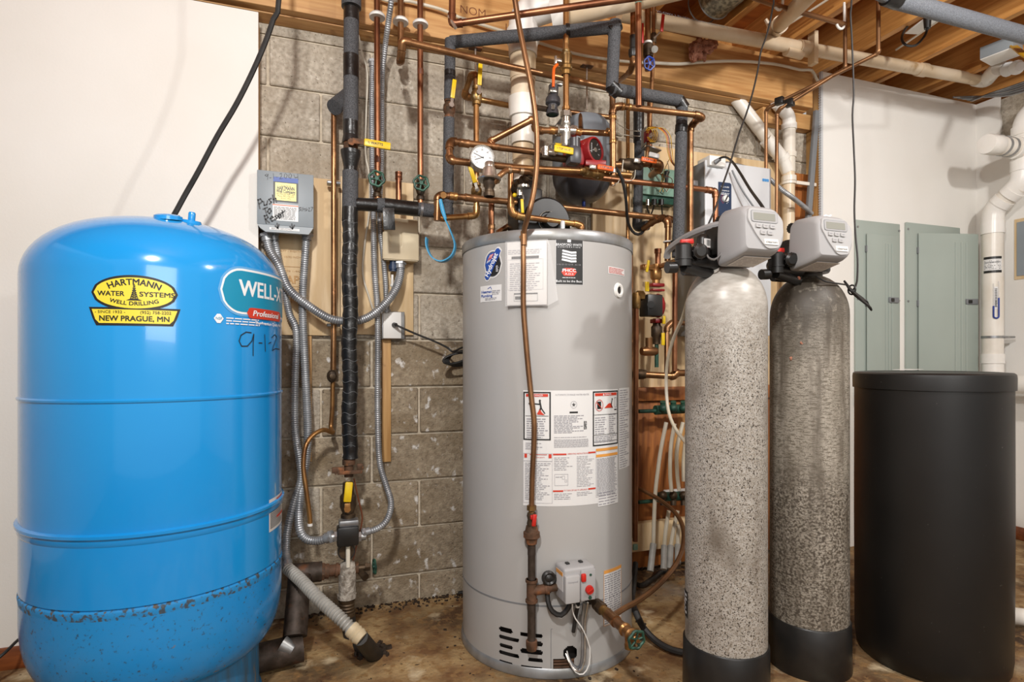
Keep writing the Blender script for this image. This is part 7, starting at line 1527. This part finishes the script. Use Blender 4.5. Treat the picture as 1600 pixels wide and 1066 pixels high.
# ceiling junction box upper right
jb = thing('ceiling_junction_box', 'grey ceiling junction box with white cover at the upper right', 'electrical box', P(1560,85,1.9)); zj = 2.60
a_ = [PZ(1529,95.5,zj), PZ(1555,102,zj), PZ(1597,81,zj), PZ(1578,77,zj)]; cc_ = sum(a_, Vector())/4
ang = math.atan2((a_[3]-a_[0]).y, (a_[3]-a_[0]).x)-math.pi/2
bm = B(); box(bm, (cc_.x, cc_.y, zj), ((a_[1]-a_[0]).length*.98, (a_[3]-a_[0]).length, .006), Matrix.Rotation(ang, 3, 'Z'), bev=.002); obj('cover', bm, 'outlet', jb)
bm = B(); box(bm, (cc_.x+.0, cc_.y+.0, zj+.035), ((a_[1]-a_[0]).length*.9, (a_[3]-a_[0]).length*1.05, .06), Matrix.Rotation(ang, 3, 'Z'), bev=.002); obj('box', bm, 'greybox', jb)
for i in range(4):
    bm = B(); sweep(bm, spline([P(1572+i*3,66,cc_.y-.02), P(1584+i*3,76,cc_.y-.1), P(1596+i*2,86,cc_.y-.2), P(1610,94+i*2,cc_.y-.3)]), .0055, 6); obj('yellow_cable', bm, 'wirey', jb)
# cable bundle from junction box to above the white wall
rnd = random.Random(8); starts = []
for i in range(8):
    e = rnd.uniform(0,1); pts = [P(1536+e*8,84+e*6,2.0), P(1520,88+e*4,2.02), P(1500+e*6,92+e*6,2.06), P(1478+e*8,104+e*4,2.14), P(1462+e*12,118,2.24), P(1442+i*6,136+i*1.2,2.36), P(1430+i*8,150,2.46)]
    cord('ceiling_cable', ('leftmost','second from left','third from left','fourth from left','fourth from right','third from right','second from right','rightmost')[i]+' cable of the bundle dropping behind the top of the white wall', pts, .0045, 'wirew' if i % 3 else 'wireb', 'cable', group='cables above the white wall')
for i in range(5):
    cord('grey_cable', ('lowest','second lowest','middle','second highest','highest')[i]+' of the grey cables sagging along the top of the side wall', [(1490+i*7,152+i*1.2,2.3),(1520,151+i*1.5,2.28),(1545,151-i,2.2),(1575,149-i*3,2.1),(1612,140-i*4,1.95)], .0058, 'greyside' if i % 2 else 'steel', 'cable', group='cables along the side wall')
for i, (p0, p1) in enumerate((((1192,64,2.0),(1300,-5,1.6)), ((1400,78,2.0),(1470,30,1.75)))):
    cord('joist_wire', ('white wire stapled along a joist near the short white pipe', 'white wire stapled along a joist near the ceiling outlet')[i], [PZ(p0[0],p0[1],2.66)[:], PZ(p1[0],p1[1],2.66)[:]], .005, 'wirew', 'wire', world=True)
pa = thing('white_flex_duct', 'crinkled white sleeve bulging behind the overhead drain pipe end', 'duct', P(1575,108,2.0)); bm = B(); rnd = random.Random(2)
q = spline([P(1555,108,2.05), P(1568,108,2.0), P(1582,107,1.95), P(1594,104,1.9)]); sweep(bm, q, [.03+.008*math.sin(i*1.3)+rnd.uniform(-.003,.003) for i in range(len(q))], 14); obj('sleeve', bm, 'sticker', pa)
# ================================================================== RADON STYLE VENT PIPE
XV = 3.70
def PX(px, py, X): 
    d = px-800.0; t = X/(SY*F+CY*d); return Vector((X, t*(CY*F-SY*d), H+t*(560.0-py)))
rv = thing('side_vent_pipe', 'white plastic vent pipe with capped branch on the right wall', 'vent pipe', PX(1551,575,XV)); rV = .0505
q0, q1 = PX(1551,560,XV), PX(1551,352,XV)
bm = B(); cyl(bm, q0, q1, rV, seg=28); obj('vertical_pipe', bm, 'pvc', rv)
bm = B(); cyl(bm, PX(1551,366,XV), PX(1551,348,XV), rV*1.1, seg=28); sweep(bm, fillet([PX(1551,352,XV), PX(1552,330,XV), PX(1566,314,XV)], .08), rV*1.03, 24); obj('lower_bend', bm, 'pvc_clean', rv)
bm = B(); cyl(bm, PX(1562,318,XV), PX(1592,291,XV), rV, seg=24); obj('slanted_pipe', bm, 'pvc', rv)
bm = B(); cyl(bm, PX(1561,320,XV), PX(1570,311,XV), rV*1.1, seg=24); cyl(bm, PX(1576,306,XV), PX(1586,297,XV), rV*1.1, seg=24); sweep(bm, fillet([PX(1580,302,XV), PX(1597,284,XV), PX(1599,255,XV)], .08), rV*1.06, 24); cyl(bm, PX(1599,268,XV), PX(1599,250,XV), rV*1.14, seg=24); obj('upper_bend', bm, 'pvc_clean', rv)
bm = B(); cyl(bm, PX(1600,256,XV), PX(1602,205,XV), rV*1.08, seg=24); sweep(bm, fillet([PX(1602,215,XV), PX(1603,185,XV), PX(1640,150,XV)], .1), rV*1.12, 24); cyl(bm, PX(1602,212,XV), PX(1602,198,XV), rV*1.22, seg=24); obj('top_tee', bm, 'pvc_clean', rv)
bA = PX(1600,233,XV); bC = Vector((PX(1541,225,XV-.30).x, PX(1541,225,XV-.30).y, PX(1541,225,XV-.30).z))
dcp = (bC-bA).normalized()
bm = B(); cyl(bm, bA, bC, rV*.98, seg=28); obj('branch_pipe', bm, 'pvc', rv)
bm = B(); cyl(bm, bA, bA+dcp*.09, rV*1.16, seg=28); obj('branch_hub', bm, 'pvc_clean', rv)
for f in (.40, .58):
    bm = B(); p = bA+(bC-bA)*f; cyl(bm, p-dcp*.008, p+dcp*.008, rV*1.03, seg=28); hexnut(bm, p+Vector((0,-.0,rV*1.08)), (1,0,0), .008, .022); obj('hose_clamp', bm, 'steel', rv)
bm = B(); lathe(bm, [(rV*1.02,-.09),(rV*1.05,-.088),(rV*1.05,-.01),(rV*1.0,0),(rV*.8,.003),(0,.003)], bC, dcp, 28); obj('end_cap', bm, 'pvc_clean', rv)
bm = B(); cyl(bm, PX(1551,568,XV), PX(1551,553,XV), rV*1.1, seg=28); sweep(bm, fillet([PX(1551,566,XV), PX(1552,600,XV), Vector((XV, .9, PX(1552,598,XV).z-.0))], .09), rV*1.0, 24); obj('bottom_bend', bm, 'pvc_clean', rv)
bm = B(); pz = PX(1551,527,XV); cyl(bm, pz-Vector((0,0,.007)), pz+Vector((0,0,.007)), rV*1.05, seg=28); box(bm, pz+Vector((.06,-.03,0)), (.09,.05,.012), bev=.002); obj('pipe_strap', bm, 'steel', rv)
av = math.atan2(-q0.y, -q0.x)
mpv = cylmap(XV, q0.y, rV, av, PX(1550,415,XV).z); b0, b1, b2 = B(), B(), B(); s_ = scl(1550, q0.y)
rectp(b0, mpv, -.043, .043, -.048, .045, .0012, .01); rectp(b1, mpv, -.043, .043, .031, .045, .002, .01); rectp(b1, mpv, -.043, .043, -.048, -.034, .002, .01); fineprint(b2, mpv, -.038, .038, -.030, .025, 6, .002, .3, 5, .2)
textp(b2, mpv, 'RADON REDUCTION', 0, .012, .010, .0024, .03, width=.07)
sl = obj('notice_label', b0, 'sticker', rv, smooth=False); obj('black_bars', b1, 'ink', sl, smooth=False, kind='stuff'); obj('fine_print', b2, 'ink', sl, smooth=False)
# u-tube gauge
ug = thing('u_tube_gauge', 'clear u-shaped gauge with blue liquid on the white vent pipe', 'gauge', PX(1555,498,XV))
mpu = cylmap(XV, q0.y, rV+.006, av+.25, PX(1555,470,XV).z)
zz0, zz1 = PX(1555,498,XV).z-PX(1555,470,XV).z, PX(1555,444,XV).z-PX(1555,470,XV).z
b0 = B(); rectp(b0, mpu, -.008, .012, zz0*.5, zz1*.8, -.004); pp_ = obj('scale_card', b0, 'sticker', ug, smooth=False); b1 = B(); fineprint(b1, mpu, -.004, .008, zz0*.4, zz1*.7, 12, -.0034, .5, 2, 0); textp(b1, mpu, 'RADON', .002, zz0*.2, .011, -.003, .02, rot=math.pi/2, width=.03); obj('scale_marks', b1, 'ink', pp_, smooth=False)
def ut(z_top_l, z_top_r, r, m_, nm):
    pts = [mpu(-.010, z_top_l, 0)]+[mpu(.002-.012*math.cos(math.pi*k/8), zz0+.012-.012*math.sin(math.pi*k/8), 0) for k in range(9)]+[mpu(.014, z_top_r, 0)]
    bm = B(); sweep(bm, pts, r, 8); obj(nm, bm, m_, ug)
ut(zz0+.07, zz0+.115, .0042, 'bluev', 'blue_liquid'); 
bm = B(); cyl(bm, mpu(-.010, zz0+.07, 0), mpu(-.010, zz1, 0), .0036, seg=8); cyl(bm, mpu(.014, zz0+.115, 0), mpu(.014, zz1*1.1, 0), .0036, seg=8); obj('clear_tube', bm, 'film', ug)
# white pipe on the floor at the far right
a_ = PZ(1592,957,.06); bm = B(); cyl(bm, (a_.x-.25, a_.y+.2, .04), (a_.x+.35, a_.y-.25, .04), .032, seg=18); o = obj('floor_pipe', bm, 'pvc', center=True); tag(o, 'white plastic pipe lying on the floor at the far right edge', 'pipe')
# ================================================================== HANGING CORDS
o = cord('hanging_cord', 'thin black cord hanging from the ceiling in front of the block wall and white cabinet', [(1209,-4,1.75),(1208,8,1.75),(1203,35,1.75),(1197,58,1.74),(1189,80,1.73),(1184,110,1.72),(1176,145,1.70),(1166,178,1.68),(1156,205,1.66),(1149,228,1.64),(1140,258,1.62),(1129,290,1.58),(1118,325,1.55),(1108,348,1.53),(1100,370,1.52),(1098,385,1.52)], .0032)
o = cord('hanging_cord', 'thin dark cord hanging from the ceiling in front of the white wall', [(1331,-4,1.62),(1329,20,1.62),(1331,60,1.62),(1333,110,1.62),(1334,150,1.62),(1332,180,1.62),(1334,230,1.60),(1336,280,1.58),(1335,330,1.55),(1337,370,1.52),(1340,405,1.50),(1339,440,1.47),(1334,452,1.45)], .0032)
t = thing('cord_bundle', 'zip tied black cord bundle hanging on the right shoulder of the dirtier tank', 'cable', P(1338,462,1.46)); rnd = random.Random(6)
for i in range(9):
    f = i/8-.5; bm = B(); sweep(bm, spline([P(1322+f*6,444+f*10,1.46), P(1331+f*5,455+f*9,1.43+abs(f)*.02), P(1344+f*12,466+f*14,1.44), P(1355+f*10,474+f*14+rnd.uniform(-2,2),1.46), P(1357+f*9,480+f*10,1.47)]), .0034, 6); obj('strand', bm, 'rubber', t)
bm = B(); q = [P(1331,453,1.445)+Vector((.0,.014*math.cos(a*math.pi/6),.016*math.sin(a*math.pi/6))) for a in range(13)]; sweep(bm, q, .003, 6, cap=False); obj('tie', bm, 'rubber', t)
cord('black_lead_on_tank', 'black lead lying over the dirty tank shoulder to the cord bundle', [(1275,432,1.43),(1290,440,1.42),(1308,443,1.42),(1322,445,1.45)], .0028)
cord('white_scrap', 'bit of pale lint on top of the farther control head', [(1286,340,1.42),(1290,337,1.42),(1294,339,1.42),(1298,337,1.42)], .004, 'paper', 'lint')
# beam hangers
for (px_, py_, lab) in ((743, 76, 'small rusty hanger plate with rod under the beam left of the white vent'), (917, 104, 'small rusty hanger plate with rod under the beam right of the white vent')):
    t = thing('pipe_hanger', lab, 'hanger', P(px_,py_,2.4)); bm = B(); p = PZ(px_, py_, 2.398); box(bm, p, (.055,.03,.004)); obj('plate', bm, 'rust', t); bm = B(); cyl(bm, p, p-Vector((0,0,.20 if px_ > 800 else .12)), .0045, seg=8); obj('rod', bm, 'nickel', t)
# handwriting on the block wall and lettering on the plywood
wm = planemap((P(700,575,WY).x, WY-.0035, P(700,575,WY).z), (1,0,0), (0,0,1)); o0 = P(700,575,WY); q = lambda x_, y_: ((P(x_,y_,WY)-o0).x, (P(x_,y_,WY)-o0).z)
bm = B()
for ln in ([(669,570),(673,588),(678,573),(681,587),(686,569)], [(686,590),(691,597),(697,588)]): strokep(bm, wm, [q(*p) for p in ln], .004, .0)
n = 24; c = q(706, 583); strokep(bm, wm, [(c[0]+.034*math.cos(6.3*k/n), c[1]+.030*math.sin(6.3*k/n)) for k in range(n+1)], .013, .0)
hwq = obj('marker_writing', bm, 'iron', wall, smooth=False)
pmw = planemap((P(455,400,2.46).x, 2.4605, P(455,400,2.46).z), (1,0,0), (0,0,1)); bm = B(); o0 = P(455,400,2.46); q = lambda x_, y_: ((P(x_,y_,2.46)-o0).x, (P(x_,y_,2.46)-o0).z)
for s_, x_, y_, sz, wd in (('APA', 463, 438, .045, .075), ('PLYT 1 SHEATHING', 458, 393, .010, .10), ('15/32 INCH', 457, 402, .010, .06), ('PS 1-95', 458, 424, .009, .05), ('EXPOSURE 1', 460, 452, .009, .06), ('FACE', 448, 472, .012, .04)): u, v = q(x_, y_); textp(bm, pmw, s_, u, v, sz, .0008, .01, width=wd)
for y_ in (416, 447, 459): (u0, v), (u1, _) = q(438, y_), q(478, y_); strokep(bm, pmw, [(u0, v), (u1, v)], .0016, .0008)
ob = [o for o in bpy.data.objects if o.name == 'plywood_board'][0]; ORG[ob.name] = ob.location.copy(); obj('grade_stamp', bm, 'stud', ob, smooth=False)
# pencil scrawl on the beam face above the vent
bm = B(); bmm = planemap((P(760,30,YBm).x, YBm-.0006, P(760,30,YBm).z), (1,0,0), (0,0,1)); textp(bm, bmm, 'NOM', -.06, .02, .05, 0, -.012); textp(bm, bmm, 'IN', .11, -.02, .05, 0, -.012); ORG[beam.name] = beam.location.copy(); obj('pencil_marks', bm, 'wireb', beam, smooth=False)
# debris at the wall foot
rnd = random.Random(12); bm = B()
for i in range(520):
    x_ = rnd.uniform(-.1, .8)+ (rnd.random()*1.0 if i % 3 == 0 else 0); y_ = WY-.005-abs(rnd.gauss(0,.035)); s = rnd.uniform(.002,.007); box(bm, (x_, y_, s*.4), (s*rnd.uniform(1,2), s, s), Matrix.Rotation(rnd.uniform(0,3),3,'Z'))
for i in range(60):
    a = rnd.uniform(0,6.28); rr_ = rnd.uniform(.30,.40); x_, y_ = HC[0]+rr_*math.cos(a), HC[1]+rr_*math.sin(a); s = rnd.uniform(.002,.006)
    if rr_ > .33: box(bm, (x_, y_, s*.4), (s*2, s, s), Matrix.Rotation(a,3,'Z'))
o = obj('floor_debris', bm, 'iron', kind='stuff', center=True); tag(o, 'dark grit and crumbs along the foot of the block wall', 'debris')
wcord('corrugated_hose_bit', 'thin black corrugated hose lying along the foot of the block wall', [Vector((.60,2.44,.02)), Vector((.75,2.44,.022)), Vector((.9,2.445,.02))], .008)
